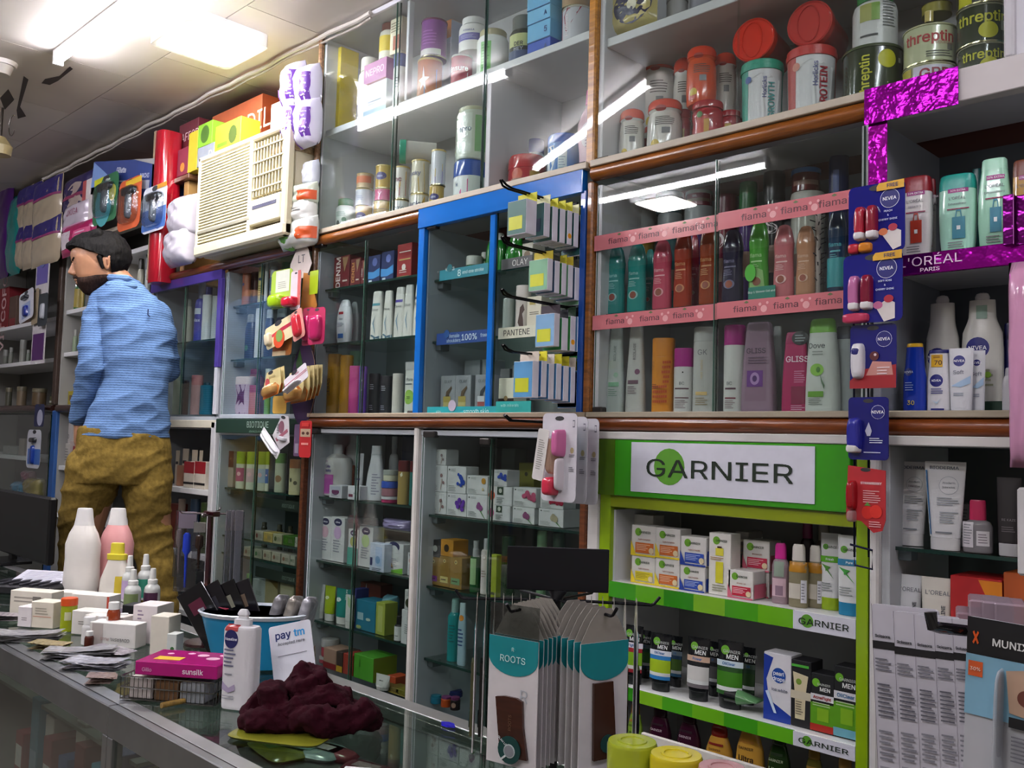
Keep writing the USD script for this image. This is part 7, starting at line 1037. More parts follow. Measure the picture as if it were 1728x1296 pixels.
# tubs in the foreground
for k, (l, r, tp, c, c2) in enumerate(((1022, 1107, 1240, 'a0ac28', '18301f'), (1094, 1184, 1262, 'c4b41c', '9a941c'), (1175, 1258, 1284, 'b08080', '8a5a5a'))):
    xx = x_at((l+r)/2, .96, -.82); wd = x_at(r, .96, -.82)-x_at(l, .96, -.82); zt = z_at(tp+10, xx, -.82); rd = wd*math.cos(math.atan2(-xx, DIST-.82))/2
    t = thing('tub', ['lime green lidded tub in the foreground', 'yellow lidded tub in the foreground', 'rosy lidded tub in the foreground'][k], 'tub', (xx, -.82, CT)); hh = zt-CT; lo = hh-.034
    part(t, 'body', loft([(0, rd*.86, rd*.86), (.004, rd*.9, rd*.9), (lo, rd*.93, rd*.93)], 36), M(c2, 'gloss')); part(t, 'lid', loft([(lo, rd*.98, rd*.98), (lo+.003, rd, rd), (hh-.004, rd, rd), (hh, rd*.95, rd*.95)], 40), M(c, 'gloss'), smooth=30)
    part(t, 'embossed_ring', loft([(hh-.001, rd*.6, rd*.6), (hh+.0012, rd*.58, rd*.58), (hh+.0012, rd*.46, rd*.46), (hh-.001, rd*.44, rd*.44)], 36, caps=False), M(c, 'gloss'), smooth=30)

# ------------------------------------------------------------------ comb stand, clear-pack stand, scissors rack
yS = -.72; c0 = aty(940, 1010, yS); t = thing('display_stand', 'wire comb stand topped by a blank black plate', 'stand', (c0[0], yS, CT)); zb = lambda py, px=940: aty(px, py, yS)[2]-CT
pl_, pr_ = aty(861, 960, yS)[0]-c0[0], aty(1030, 960, yS)[0]-c0[0]
BK = M('15161a', 'plastic'); zc_ = zb(1012)
part(t, 'base', loft([(0, .07, .07), (.006, .07, .07), (.008, .02, .02)], 32), BK); part(t, 'pole', bar((0, 0, .006), (0, 0, zb(1005)), .006, 12), M('3a3a3c', 'metal')); part(t, 'header_plate', rot(box(-.0735, .0735, -.003, .003, zb(997), zb(924), .001), 40, (0, 0, 1)), M('0c0d14', 'plastic')); part(t, 'plate_neck', loft([(zb(1015), .008, .008), (zb(1006), .012, .006), (zb(996), .02, .005)], 16), BK)
arms = [(-135, .135), (-80, .115), (-13, .125), (40, .135), (100, .1), (165, .1)]
for a, ln in arms:
    d = np.array([math.cos(math.radians(a)), math.sin(math.radians(a)), 0]); part(t, 'hook_arm', tube([d*.004+[0, 0, zc_], d*ln+[0, 0, zc_-.002], d*(ln+.004)+[0, 0, zc_], d*(ln+.012)+[0, 0, zc_+.010]], .0022), M('26262a', 'metal'))
def comb_card(a, rdist, desc, kind, k):
    d = np.array([math.cos(math.radians(a)), math.sin(math.radians(a))]); p_ = thing('comb_pack', desc, 'pack', (c0[0]+d[0]*rdist, yS+d[1]*rdist, CT+zc_), a+90, 'comb packs hanging on the stand' if kind == 2 else None, None, k); w, h = .08, .168
    part(p_, 'hang_tab', quad(-w/2, w/2, -.0004, .0004, -.038, .006) if kind == 1 else poly([(-w/2, -.038), (w/2, -.038), (w*.3, -.01), (.01, .006), (-.01, .006), (-w*.3, -.01)], .0008), M('c8ccca', 'film') if kind == 1 else M('8f8a82', 'gloss'), smooth=False)
    part(p_, 'card', quad(-w/2, w/2, -.0008, .0008, -.038-h, -.038), M('c8c4c6' if kind else 'cfc8ca', 'card'), smooth=False)
    part(p_, 'teal_header', poly([(-w/2, -.038), (w/2, -.038), (w/2, -.064)]+[(w/2*math.cos(q), -.064-.024*math.sin(q)) for q in np.linspace(.2, math.pi-.2, 14)]+[(-w/2, -.064)], .0006, -.0016), M('0f7f86', 'print'), smooth=False)
    if kind == 1:
        part(p_, 'lettering', mv(text('ROOTS', .0085, stretch=1.05), 0, -.0022, -.066), M('c8dcdc', 'print'), smooth=False); part(p_, 'lettering', mv(text('R', .005), 0, -.0022, -.053), M('c8dcdc', 'print'), smooth=False)
        part(p_, 'printed_box', mv(poly(circ(0, 0, .0045, .0045, 4), .0002), 0, -.0019, -.053), M('1f8f94', 'print'), smooth=False); part(p_, 'lettering', mv(text('R', .016), .019, -.0014, -.112), M('a8acb4', 'print'), smooth=False)
        part(p_, 'comb', poly([(-.024, -.118), (-.01, -.115), (.01, -.115), (.019, -.118), (.021, -.15), (.029, -.192), (-.014, -.195), (-.02, -.15)], .004, -.006), M('3a1508', 'wood')); part(p_, 'lettering', mv(rot(text('ROOTS', .0045), -90, (0, 1, 0)), .001, -.0066, -.148), M('6a4a34', 'print'), smooth=False)
        part(p_, 'round_badge', poly(circ(.002, -.183, .018), .002, -.0085), M('0c3c3a', 'gloss')); part(p_, 'badge_ring', poly(circ(.003, -.184, .009), .0006, -.0093), M('a8b4b4', 'print')); part(p_, 'badge_core', poly(circ(.003, -.184, .0075), .0006, -.0098), M('7a7e84', 'print')); part(p_, 'badge_hand', poly([(-.012, -.197), (-.004, -.19), (-.002, -.192), (-.011, -.199)], .0006, -.0096), M('c8d0d0', 'print')); part(p_, 'lettering', mv(rot(text('GLAM LOCK', .0028, True), 35, (0, 1, 0)), -.006, -.0094, -.174), M('c8d0d0', 'print'), smooth=False)
    elif kind == 2: part(p_, 'comb', poly([(-.02, -.09), (.012, -.09), (.02, -.19), (-.018, -.19)], .004, -.0055), M(['3a2014', '1c1c20', '4a4a30', '6a4430'][k % 4], 'gloss')); part(p_, 'round_badge', poly(circ(.004, -.17, .012), .001, -.0068), M('0c3c3a', 'print'))
    return p_
def arm_pt(px, py): p = aty(px, py, yS); return p
comb_card(-80, .107, 'front comb pack lettered ROOTS with a brown comb', 1, 0)
k = 0
for a, n_, r0, st in ((-80, 7, .03, .0108), (-135, 7, .04, .0125), (-13, 6, .04, .0145), (40, 5, .05, .016)):
    for q in range(n_): k += 1; comb_card(a, r0+st*q, 'comb pack hanging edge-on on the wire stand', 2, k)
# clear pack stand far left on the counter
yT = -.60; c1 = aty(352, 945, yT); zz_ = lambda py, px=352: aty(px, py, yT)[2]-CT; t = thing('display_stand', 'maroon pole stand with clear brush packs near the bin', 'stand', (c1[0], yT, CT)); MR = M('2c0a12', 'gloss')
part(t, 'base', loft([(0, .05, .05), (.006, .048, .048)], 28), MR); part(t, 'pole', box(-.009, .009, -.004, .004, .006, zz_(868)), MR); part(t, 'top_cap', box(-.02, .03, -.01, .01, zz_(870), zz_(862)), MR)
for a, ln in ((-38, .10), (142, .12), (52, .07), (-128, .07)): d = np.array([math.cos(math.radians(a)), math.sin(math.radians(a)), 0]); part(t, 'hook_arm', tube([[0, 0, zz_(866)], d*ln+[0, 0, zz_(866)], d*(ln+.006)+[0, 0, zz_(862)]], .0022), MR)
def cpack(px, tp, bt, w, rz, desc, prod, pc, grp=None):
    p = aty(px, tp, yT); h = p[2]-aty(px, bt, yT)[2]; q_ = thing('clear_pack', desc, 'pack', (p[0], yT, p[2]), rz, grp, None, px); part(q_, 'clear_bag', poly([(-w/2, 0), (w/2, -.006), (w*.6, -h), (-w*.6, -h)], .006, -.003), M('d4d6da', 'film')); part(q_, 'header_card', quad(-w/2, w/2*.9, .0005, .0015, -h*.22, -.002), M(pc, 'card'), smooth=False)
    if prod: part(q_, 'brush', cat(loft([(-h*.95, .003, .003), (-h*.55, .0045, .0045), (-h*.5, .011, .008), (-h*.3, .010, .008), (-h*.27, .005, .004)], 14)), M(prod, 'gloss'), smooth=50)
    else: part(q_, 'card_strip', quad(-w*.4, w*.4, .001, .002, -h*.97, -h*.22), M('a8a8ae', 'card'), smooth=False)
cpack(318, 862, 1000, .05, 40, 'clear pack with a bright blue brush', '1c3ab0', 'a898a4'); cpack(338, 880, 965, .03, 60, 'clear pack with a dark brown wedge', '2a1a14', 'b8b4a8'); cpack(306, 862, 975, .03, 20, 'clear pack with a maroon edge', '8a7a78', '6a1428')
for k, px in enumerate((388, 398, 405)): cpack(px, 860, 1022, .026, 120-8*k, 'long pale card pack hanging on the maroon stand', None, 'b8b0b4', 'long card packs on the maroon stand')
# scissors rack in the right foreground
yR = -1.0
t = thing('hook', 'thick black display hook in the right foreground', 'hook'); a, b, c_ = aty(1570, 1033, yR-.05), aty(1574, 1058, yR-.05), aty(1700, 1072, yR+.03); part(t, 'arm', tube([a, b, (a+b)/2*.0+b+(c_-b)*.08, c_], .0042, 10), M('101012', 'gloss')); part(t, 'stem', tube([c_, c_+[.05, .03, -.004], (c_[0]+.09, yR+.05, CT+.01)], .004, 8), M('101012', 'gloss')); part(t, 'foot', loft([(0, .05, .05), (.006, .05, .05), (.01, .01, .01)], 24).apply_translation((c_[0]+.09, yR+.05, CT)), M('101012'))
def scard(l, r, tp, bt, desc, y, dec, col, roll): hang(l, r, tp, bt, desc, col, *dec, y=y, roll=roll, n='scissors_card', rad=.03, hole=False, row=None)
for k, (l, r, tp, y_) in enumerate(((1468, 1596, 1021, yR+.06), (1505, 1632, 1034, yR+.045), (1540, 1664, 1040, yR+.03), (1574, 1694, 1044, yR+.015), (1605, 1728, 1047, yR+.0))):
    w_ = [.3, .28, .27, .28, .3][k]
    scard(l, r, tp, 1330, ['white scissors card, farthest in the rack', 'white scissors card, second in the rack', 'white scissors card, third in the rack', 'white scissors card, fourth in the rack', 'white scissors card, fifth in the rack'][k], y_, [('r', -.5, .2, .745, .79, '16161a'), ('t', 'Scissors', -.34, .82, .016, '2a2a2e', True), ('r', -.49, -.485, 0, 1, '16161a'), ('l', -.46, -.2, .62, .7, 4, '6a6a74'), ('l', -.44, -.2, .36, .56, 8, '5a5a64'), ('l', -.44, -.2, .12, .3, 6, '7a7a84'), ('r', -.5, -.3, .0, .72, 'b4b4bc') if 0 else ('l', -.44, -.26, .04, .1, 2, '8a8a94')], 'b4b2bc', 2.5)
hang(1622, 1758, 1046, 1340, 'black-topped scissors card lettered MUNIX', 'a8aab0', ('r', -.5, .5, .78, 1.0, '17171b'), ('t', 'MUNIX', .1, .87, .042, 'd8d8d8', True), ('p', [(-.42, .85), (-.39, .88), (-.42, .91), (-.4, .92), (-.375, .895), (-.35, .92), (-.33, .91), (-.36, .88), (-.33, .85), (-.35, .84), (-.375, .865), (-.4, .84)], 'd8561c'), ('r', -.5, .5, .42, .78, '7aa8c0'), ('r', -.46, -.26, .65, .74, 'd05a2a'), ('t', '30%', -.36, .695, .02, 'e8c8b8', True), ('p', [(.06, .72), (.5, .76), (.5, .46), (.12, .48)], 'b89a84'), ('c', .34, .58, .12, '6a3a30'), ('r', .12, .4, .4, .46, '1c1c20'), ('l', .16, .46, .2, .36, 7, '6a6a74'), ('c', .3, .08, .08, 'd0602a'), y=yR-.02, roll=-2, bub=[(-.04, .04, .05, .74, .014, 'c8ccd2', 'clear'), (-.02, .02, .2, .72, .008, 'b8bcc4', 'chrome')], n='scissors_card', rad=.03, hole=False)
for k in range(4):
    a = aty(1640+22*k, 1035+3*k, yR+.12); p_ = thing('clear_box', 'pale clear box behind the scissors cards', 'box', (a[0], yR+.12, CT), 20, 'clear boxes behind the scissors cards', None, k); part(p_, 'box', box(-.012, .012, 0, .04, 0, a[2]-CT+.012*(k > 0)), M('b8a8b4', 'clear'))
# ------------------------------------------------------------------ air conditioner and what lies round it
yA = -.11; A_ = lambda px, py: aty(px, py, yA)
aL, aR = A_(331, 350)[0], A_(484, 300)[0]; zT_, zB_ = (A_(340, 262)[2]+A_(490, 205)[2])/2, (A_(322, 445)[2]+A_(478, 412)[2])/2; zB_ = max(zB_, 2.076)
CR = M('cdc4a4', 'plastic'); CRD = M('8a8268', 'plastic')
t = thing('air_conditioner', 'cream window air conditioner jutting from the top of the shelving', 'air conditioner')
part(t, 'casing', box(aL+.006, aR-.006, yA+.03, .24, zB_, zT_, .008), M('b8ae90', 'plastic'))
fz0, fz1 = zB_, zT_; lx1 = aL+(aR-aL)*.60; gx0 = aL+(aR-aL)*.635; gx1 = aL+(aR-aL)*.94
part(t, 'front_frame', cat(box(aL, aL+.018, yA, yA+.03, fz0, fz1, .004), box(aR-.035, aR, yA, yA+.03, fz0, fz1, .006), box(aL, aR, yA, yA+.03, fz1-.022, fz1, .005), box(aL, aR, yA-.004, yA+.03, fz0, fz0+.045, .008), box(lx1, gx0, yA+.001, yA+.03, fz0+.03, fz1-.01, .002)), CR)
part(t, 'dark_recess', quad(aL+.01, aR-.03, yA+.026, yA+.034, fz0+.03, fz1-.015), M('4a4434', 'plastic'), smooth=False)
nl = 28
for k in range(nl):
    z = fz0+.055+(fz1-.022-fz0-.06)*k/(nl-1); part(t, 'louvre', box(aL+.016, lx1+.003, yA+.003, yA+.026, z-.0042, z+.0026, .001), CR)
gz0 = fz0+(fz1-fz0)*.42; 
for k in range(10): x = gx0+.006+(gx1-gx0-.012)*k/9; part(t, 'grille_fin', box(x-.0035, x+.0035, yA+.006, yA+.024, gz0, fz1-.03, .001), M('b8ae8c', 'plastic'))
for k in range(4): z = gz0+(fz1-.03-gz0)*(k+.5)/4; part(t, 'grille_bar', box(gx0, gx1, yA+.003, yA+.012, z-.003, z+.003, .001), CR)
part(t, 'control_door', box(gx0-.002, gx1+.004, yA-.002, yA+.03, fz0+.06, gz0-.012, .004), CR); part(t, 'brand_strip', box(gx0+.02, gx1-.02, yA-.0035, yA, fz0+.115, fz0+.128, .0008), M('2a2c4a', 'gloss')); part(t, 'silver_strip', box(aL+.016, gx0, yA+.0005, yA+.004, fz0+.085, fz0+.097, .0008), M('a8a48c', 'metal'))
zt_ = zT_+.002
def ac_box(l, r, tp, y, desc, col, *dec, z=None, d=.1, **k): I('carton', l, r, tp, desc, col, None, *dec, z=zt_ if z is None else z, y=y, d=d, row=None, **k)
ac_box(352, 436, 178, .06, 'orange brown carton lettered DAFFODIL on the air conditioner', '9a4a26', ('t', 'DAFFODIL', .0, .62, .3, 'd8b8a0', False), ('R', 0, 1, 0, 1, '7a3418'), d=.14)
ac_box(332, 360, 245, -.05, 'grey lilac carton with a white letter on the air conditioner', '7a8088', ('t', 'D', .3, .4, .5, 'd0d0d8'), d=.09); ac_box(361, 404, 205, -.06, 'bright lime carton with a dark face print', 'a8c81c', ('c', .2, .55, .16, '3a4a1a', 1.1), ('r', -.4, .0, .3, .42, '5a7a1a'), d=.08); ac_box(333, 357, 207, -.05, 'leaf green carton with a dark print, on the grey one', '6a9a1c', ('c', .0, .5, .3, '3a5a1a'), on='grey lilac carton with a white letter on the air conditioner', d=.08)
ac_box(455, 486, 170, -.04, 'silver grey carton standing on the air conditioner corner', 'a8a8a6', ('l', -.3, .3, .3, .7, 4, '7a7a78'), d=.1)
L0 = 2.09
t = thing('support_board', 'brown board shelf under the cartons left of the air conditioner', 'shelf'); bz = aty(310, 300, .0)[2]; part(t, 'board', box(-3.93, -3.62, -.02, .3, bz-.02, bz), M('6a4830', 'wood')); part(t, 'prop', box(-3.70, -3.66, .0, .2, 2.03, bz-.02), M('a8824a', 'card'))
I('carton', 298, 330, 205, 'dark red carton lettered DAFFODIL beside the red post', '5a1a24', None, ('t', 'DAFFOD', .0, .75, .14, 'c8b0b0'), z=bz+.001, y=.02, d=.1, row=None); I('carton', 316, 331, 222, 'tall yellow carton at the edge of the red ones', 'b8a820', None, z=bz+.001, y=-.02, d=.035, row=None); I('carton', 298, 316, 250, 'maroon packet with a yellow figure', '7a1c34', None, ('c', .0, .3, .2, 'c8801c'), z=bz+.001, y=-.02, d=.03, row=None)
def bag(l, r, tp, bt, desc, col, y=-.06, **k): pouch(l, r, tp, bt, desc, col, y=y, row=None, **k)
for k, (l, r, tp, bt) in enumerate(((295, 330, 332, 392), (288, 326, 386, 442))): bag(l, r, tp, bt, ['knotted white plastic bag of cotton balls, upper', 'knotted white plastic bag of cotton balls, lower'][k], 'b4b0b8', y=-.06, n='plastic_bag', th=.06)
for k, (l, r, tp, bt) in enumerate(((484, 512, 108, 170), (508, 536, 112, 172), (487, 512, 168, 232), (508, 536, 170, 236))):
    bag(l, r, tp, bt, ['violet and white diaper pack, upper left of four', 'violet and white diaper pack, upper right of four', 'violet and white diaper pack, lower left of four', 'violet and white diaper pack, lower right of four'][k], 'd0ccdc', y=-.06, n='diaper_pack', th=.05, dec=[('r', .1, .44, .15, .75, '5a2c8a'), ('l', .14, .4, .2, .7, 6, 'b8a0d0'), ('r', -.4, -.3, .0, .4, '6a3a9a')])
t = thing('bracket_shelf', 'narrow wooden ledge carrying the diaper packs', 'shelf'); q0 = aty(510, 240, -.06); part(t, 'board', box(q0[0]-.13, -2.705, -.10, .28, q0[2]-.03, q0[2]-.006), M('8a7250', 'wood'))
t = thing('carton_lining', 'brown slatted cardboard beside the air conditioner', 'panel'); w0 = aR+.012; part(t, 'panel', quad(w0, -2.70, .05, .06, 2.09, q0[2]-.03), M('8a7a5c', 'card'), smooth=False)
for k in range(5): part(t, 'slat', box(w0, -2.70, .035, .05, 2.16+.05*k, 2.172+.05*k, .001), M('6a5a40', 'card'))
bag(514, 536, 272, 306, 'small white crumpled packet beside the slats', 'c8ccd4', y=-.02, n='packet')
for k, (l, r, tp, bt, c) in enumerate(((478, 534, 370, 413, 'ccd0c8'), (474, 532, 338, 376, 'd4d4cc'), (482, 534, 314, 344, 'c4ccb8'))):
    bag(l, r, tp, bt, ['white green packet of wipes, bottom of the pile', 'white packet of wipes with red marks, middle of the pile', 'pale packet with orange ends, top of the pile'][k], c, y=-.04, n='wipes_pack', th=.045, dec=[('c', -.2, .4, .22, '5a9a2c'), ('r', .2, .5, .2, .6, 'c8501c')] if k != 1 else [('r', -.36, -.2, .3, .75, 'b0403a'), ('l', .0, .4, .4, .6, 2, '8a8a84')])
# ------------------------------------------------------------------ razors, bags and goods at the far left
I('carton', 147, 266, 238, 'long blue razor display carton tilted under the ceiling', '2a3f80', None, ('t', 'Gillette', -.06, .72, .15, 'd0d4e0', True), ('t', 'MACH3', .28, .55, .12, 'b8c0d8', True), ('p', [(-.5, .98), (-.3, .66), (-.16, .4), (-.5, .2)], '7a9ad0'), ('r', -.2, .36, .18, .42, 'a8b0c0'), ('l', -.18, .32, .2, .4, 2, '3a4a78'), ('p', [(-.24, .5), (-.14, .44), (-.1, .3), (-.2, .36)], '4a6ab0'), ('p', [(.1, 1), (.5, .78), (.5, 1.0)], '9a9a98'), z=2.472, y=-.06, d=.12, row=None, lean=(0, 10, 0), bot=None, h=.16)
for k, (l, r, tp, bt, c, dc) in enumerate(((157, 198, 296, 376, '1f6a3c', [('p', [(-.5, .86), (-.5, 1), (-.1, 1), (-.2, .9)], 'c8cc1c'), ('t', 'Gillette', .08, .9, .05, 'd8e4dc', True), ('t', 'VECTOR', .08, .82, .06, 'd8e4dc', True), ('c', -.06, .4, .34, '4aa0a4', 1.1), ('c', .3, .58, .14, 'c8c44a')]), (199, 237, 301, 387, 'c8541c', [('r', -.2, .5, .86, .97, 'd8b01c'), ('t', 'Gillette', .0, .3, .06, 'd8d0c8', True)]), (240, 280, 313, 391, 'c8ccd4', [('r', -.5, .5, .05, .5, '3a68b0'), ('c', .2, .24, .18, '2a54a0'), ('r', .1, .5, .9, 1, 'c88a1c'), ('t', 'Guard', .1, .54, .07, 'e0e4ec', True)]))):
    hang(l, r, tp, bt, ['green razor blister card', 'orange razor blister card', 'white and blue razor blister card'][k], c, *dc, y=-.09, bub=[(-.28, .3, .66, .82, .02, '2a2c30'), (-.06, .1, .2, .7, .02, '6a6e74'), (-.4, .4, .1, .86, .028, 'd4dce0', 'film')], n='razor_card')
hang(138, 158, 302, 377, 'white and pink card edge left of the green razor', 'c8c0bc', ('r', -.5, -.2, 0, 1, 'a84a4a'), y=-.06, hole=False)
bag(106, 154, 296, 352, 'navy and rose packet of pads, upper', '2a2250', y=-.03, n='pads_pack', dec=[('c', .1, .15, .5, '9a8a80', .7), ('r', -.5, .5, .42, .5, '7a2a4a')]); bag(108, 152, 342, 382, 'white packet lettered ORIGA', 'b8aeb8', y=-.05, n='pads_pack', dec=[('t', 'ORIGA', -.0, .66, .2, '7a2a4a', False), ('r', -.4, .4, .1, .25, 'b87a9a')]); bag(104, 160, 376, 418, 'crimson and white packet of pads', 'a81c5a', y=-.06, n='pads_pack', dec=[('r', -.44, -.1, .2, .75, 'c8bcc0'), ('r', .0, .44, .3, .7, 'c84a7a'), ('l', .06, .4, .34, .66, 3, 'e0b0c4')])
for k, (l, r, tp, bt) in enumerate(((28, 52, 316, 380), (40, 68, 310, 376), (54, 102, 302, 372), (26, 46, 378, 444), (38, 62, 374, 444), (52, 100, 368, 438))):
    bag(l, r, tp, bt, ['beige pads packet with navy head, upper row left', 'beige pads packet with navy head, upper row middle', 'wide beige pads packet with navy head, upper row', 'beige pads packet with navy head, lower row left', 'beige pads packet with navy head, lower row middle', 'wide beige pads packet with navy head, lower row'][k], 'a0927a', y=-.03-.015*(k % 3), n='pads_pack', th=.025, dec=[('r', -.49, .49, .62, .97, '241c5a'), ('r', -.49, .49, .57, .62, '7a2a5a')])
bag(-14, 14, 300, 462, 'violet bag at the far left edge', '3a1450', y=-.04, n='hanging_bag'); bag(8, 34, 330, 456, 'teal bag next to the violet one', '0f6a64', y=-.03, n='hanging_bag'); bag(-30, -2, 310, 460, 'dark bag cut by the left picture edge', '2a2438', y=-.03, n='hanging_bag')
t = thing('ledge_board', 'pale narrow ledge under the razor cards', 'board'); e0, e1 = aty(150, 398, -.05), aty(282, 380, -.05); part(t, 'board', box(e0[0], e1[0], -.05, .0, e0[2]-.02, e0[2]), M('b0a490', 'paint'))
t = thing('poster_strip', 'tall narrow violet picture strip on the dark upright', 'poster'); q1, q2 = aty(74, 432, -.06), aty(66, 614, -.06); xw_ = (aty(85, 500, -.06)[0]-aty(63, 500, -.06)[0])/2
part(t, 'board', box(q1[0]-xw_, q1[0]+xw_, -.062, -.058, q2[2], q1[2]), M('b8b4b4', 'card')); part(t, 'picture', quad(q1[0]-xw_*.85, q1[0]+xw_*.85, -.0628, -.0618, q2[2]+.02, q2[2]+.16), M('4a1c5a', 'print'), smooth=False); part(t, 'picture', quad(q1[0]-xw_*.85, q1[0]+xw_*.85, -.0628, -.0618, q1[2]-.15, q1[2]-.02), M('5a5090', 'print'), smooth=False); part(t, 'round_top', poly(circ(q1[0], q1[2]-.005, xw_*.6), .002, -.0645), M('5a6090', 'card'))
hang(31, 57, 486, 546, 'white toothbrush-style blister with a blue handle', 'b8bac0', ('r', -.3, .3, .1, .6, '8a98b8'), y=-.09, roll=8, bub=[(-.1, .15, .12, .5, .016, '1c2c7a'), (-.2, .2, .7, .84, .02, '2a2c34')]); hang(52, 66, 486, 549, 'tan blister card edge behind the white one', '8a7c64', y=-.075, roll=6); hang(64, 80, 495, 550, 'dark blister card on the picture strip', '2a3034', y=-.085, bub=[(-.1, .2, .2, .7, .014, '9a9ea4')])
hang(45, 68, 725, 790, 'white blister with a blue razor by the blue upright', 'b0b2b8', ('r', -.4, .5, .1, .5, '3a62a8'), y=-.05, bub=[(-.1, .1, .1, .6, .016, '1c3a8a'), (-.2, .2, .66, .8, .018, '2a2a2e')]); hang(58, 74, 682, 720, 'navy blister card at the top of the blue upright', '24284a', ('c', .1, .4, .3, '9a9cb0'), y=-.04)
R('lower shelf of the far left bay', 1.781, .05)
I('carton', -8, 12, 486, 'red carton with upright white lettering', '7a1820', None, ('v', 'VITCOFOL', .1, .5, .36, 'c8a8a8', True), z=2.001, row='upper shelf of the far left bay'); I('carton', 13, 26, 500, 'dull tan carton beside the red one', '5a4438', None, ('r', -.4, .4, .0, .3, '7a1820'), z=2.001, row='upper shelf of the far left bay')
for k, (l, r, tp, c) in enumerate(((0, 9, 590, '6a6e64'), (10, 18, 586, '72766c'), (26, 38, 573, '84867e'), (40, 47, 590, '6a7468'))): I('tablet' if k % 2 else 'stick', l, r, tp, ['grey bottle at the picture edge', 'small grey bottle second from the edge', 'larger pale bottle', 'greenish small bottle'][k], c, '8a8c86')
R('floor of the far left bay', 1.531, .05)
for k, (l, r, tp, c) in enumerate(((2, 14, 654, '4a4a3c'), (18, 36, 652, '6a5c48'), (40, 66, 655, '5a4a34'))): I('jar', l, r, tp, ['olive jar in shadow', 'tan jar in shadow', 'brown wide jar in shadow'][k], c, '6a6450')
R('middle board of the narrow far bay', 2.021, .04)
I('flip', 106, 132, 462, 'dark green bottle with a yellow label', '1f5a28', '17401f', ('r', -.45, .45, .1, .6, '8a7a1c'), mat='gloss', q=.8, turn=40); I('flip', 130, 138, 470, 'yellowish bottle by the salesman face', '8a7a3a', '5a4a24')
R('lower board of the narrow far bay', 1.801, .04)
I('spray', 117, 126, 556, 'clear pump bottle with pale green tint', '7a8a70', '9a9c94'); I('spray', 126, 136, 550, 'clear pump bottle beside the arm', '7a8a70', '9a9c94'); I('tablet', 119, 130, 580, 'pale green jar bottle', '5a7a54', '8a8c80', y=.12)
R('floor of the narrow far bay', 1.531, .04)
I('flatbox', 83, 106, 668, 'small olive and white dish carton', '4a4a2a', None, ('r', -.5, .5, .3, .5, 'a8a89a'), d=.06); I('flatbox', 94, 116, 662, 'dark olive carton', '2c2e16', None, d=.06, y=.1); I('carton', 114, 124, 660, 'yellow carton next to the arm', '9a8c1c', None, ('r', -.3, .3, .3, .7, '5a3a1a'), d=.05)
I('carton', 200, 214, 430, 'white cartons glimpsed behind the neck', 'b0aca0', None, z=2.021, y=.1, row=None); I('tablet', 224, 236, 436, 'green and white bottle above the collar', 'a8a894', '2a2a24', ('r', -.4, .4, .1, .4, '5a7a2a'), z=2.021, y=.06, row=None); I('stick', 238, 248, 424, 'clear bottle with silver cap above the shoulder', '9aa09c', '6a6e70', z=2.021, y=.06, row=None)
R('shelf beside the blue upright', 1.221, .04)
I('carton', 94, 104, 728, 'white carton with violet edge', 'aaa6a4', None, ('r', -.5, -.2, .0, .7, '3a2a6a'), z=1.286, y=.05); I('carton', 104, 122, 714, 'white carton lettered HD', 'b0aca8', None, ('t', 'HD', .0, .55, .14, '5a5a5c', True), z=1.286, y=.05); I('carton', 100, 116, 748, 'white carton with fine print below', 'aaa69e', None, ('l', -.2, .4, .2, .8, 5, '6a6a64'), d=.07); I('carton', 116, 127, 744, 'white and red carton against the trousers', 'a89a94', None, ('r', .0, .5, .0, .8, '8a1c1c'), d=.06); t = thing('carton', 'grey flat carton supporting the white ones', 'box'); x = x_at(106, 1.25, .04); part(t, 'carton_body', box(x-.12, x+.1, .045, .2, 1.279, 1.2855, .001), M('6a6a6c', 'card')); part(t, 'prop', box(x-.12, x-.09, .1, .2, 1.2215, 1.279), M('6a6a6c', 'card'))
R('shelf of the far lower glass bay', .981, .04)
for k, (l, r, tp, c) in enumerate(((4, 16, 752, '8a8c88'), (16, 28, 754, '7e807c'), (31, 40, 740, '8a8078'))): I('carton', l, r, tp, ['pale carton, left of three', 'pale carton, middle of three', 'pale carton, right of three'][k], c, None, z=1.2515, d=.05)
bag(26, 48, 812, 845, 'bluish clear bag of goods', '4a6a7a', y=.02, n='plastic_bag', th=.05); bag(48, 72, 806, 845, 'olive clear bag of goods', '6a6440', y=.02, n='plastic_bag', th=.05); bag(40, 58, 794, 815, 'dusty pink packet above the bags', '6a4a54', y=.03, n='packet')

# ------------------------------------------------------------------ the salesman
d0 = 3.88; dh = ray(205, 700); dh = np.array([dh[0], dh[1], 0]); dh /= np.linalg.norm(dh); rh = np.cross(dh, [0, 0, 1.0])
def J(px, py, dd=0.0): r_ = ray(px, py); return EYE+r_*((d0+dd)/(r_@dh))
FLOOR = .43; base = J(200, 700); base = np.array([base[0], base[1], FLOOR])
man = thing('person', 'man in a blue shirt and khaki trousers seen from behind, looking left', 'person', base)
def sph(p, r, n=20): return m3.Manifold.sphere(float(r), n).translate(tuple(float(v) for v in p))
def bone(*jr): return m3.Manifold.batch_hull([sph(p, r) for p, r in jr])
def chain(jr): return [bone(jr[k], jr[k+1]) for k in range(len(jr)-1)]
def tom(m): return m3.Manifold(m3.Mesh(vert_properties=np.asarray(m.vertices, np.float32), tri_verts=np.asarray(m.faces, np.uint32)))
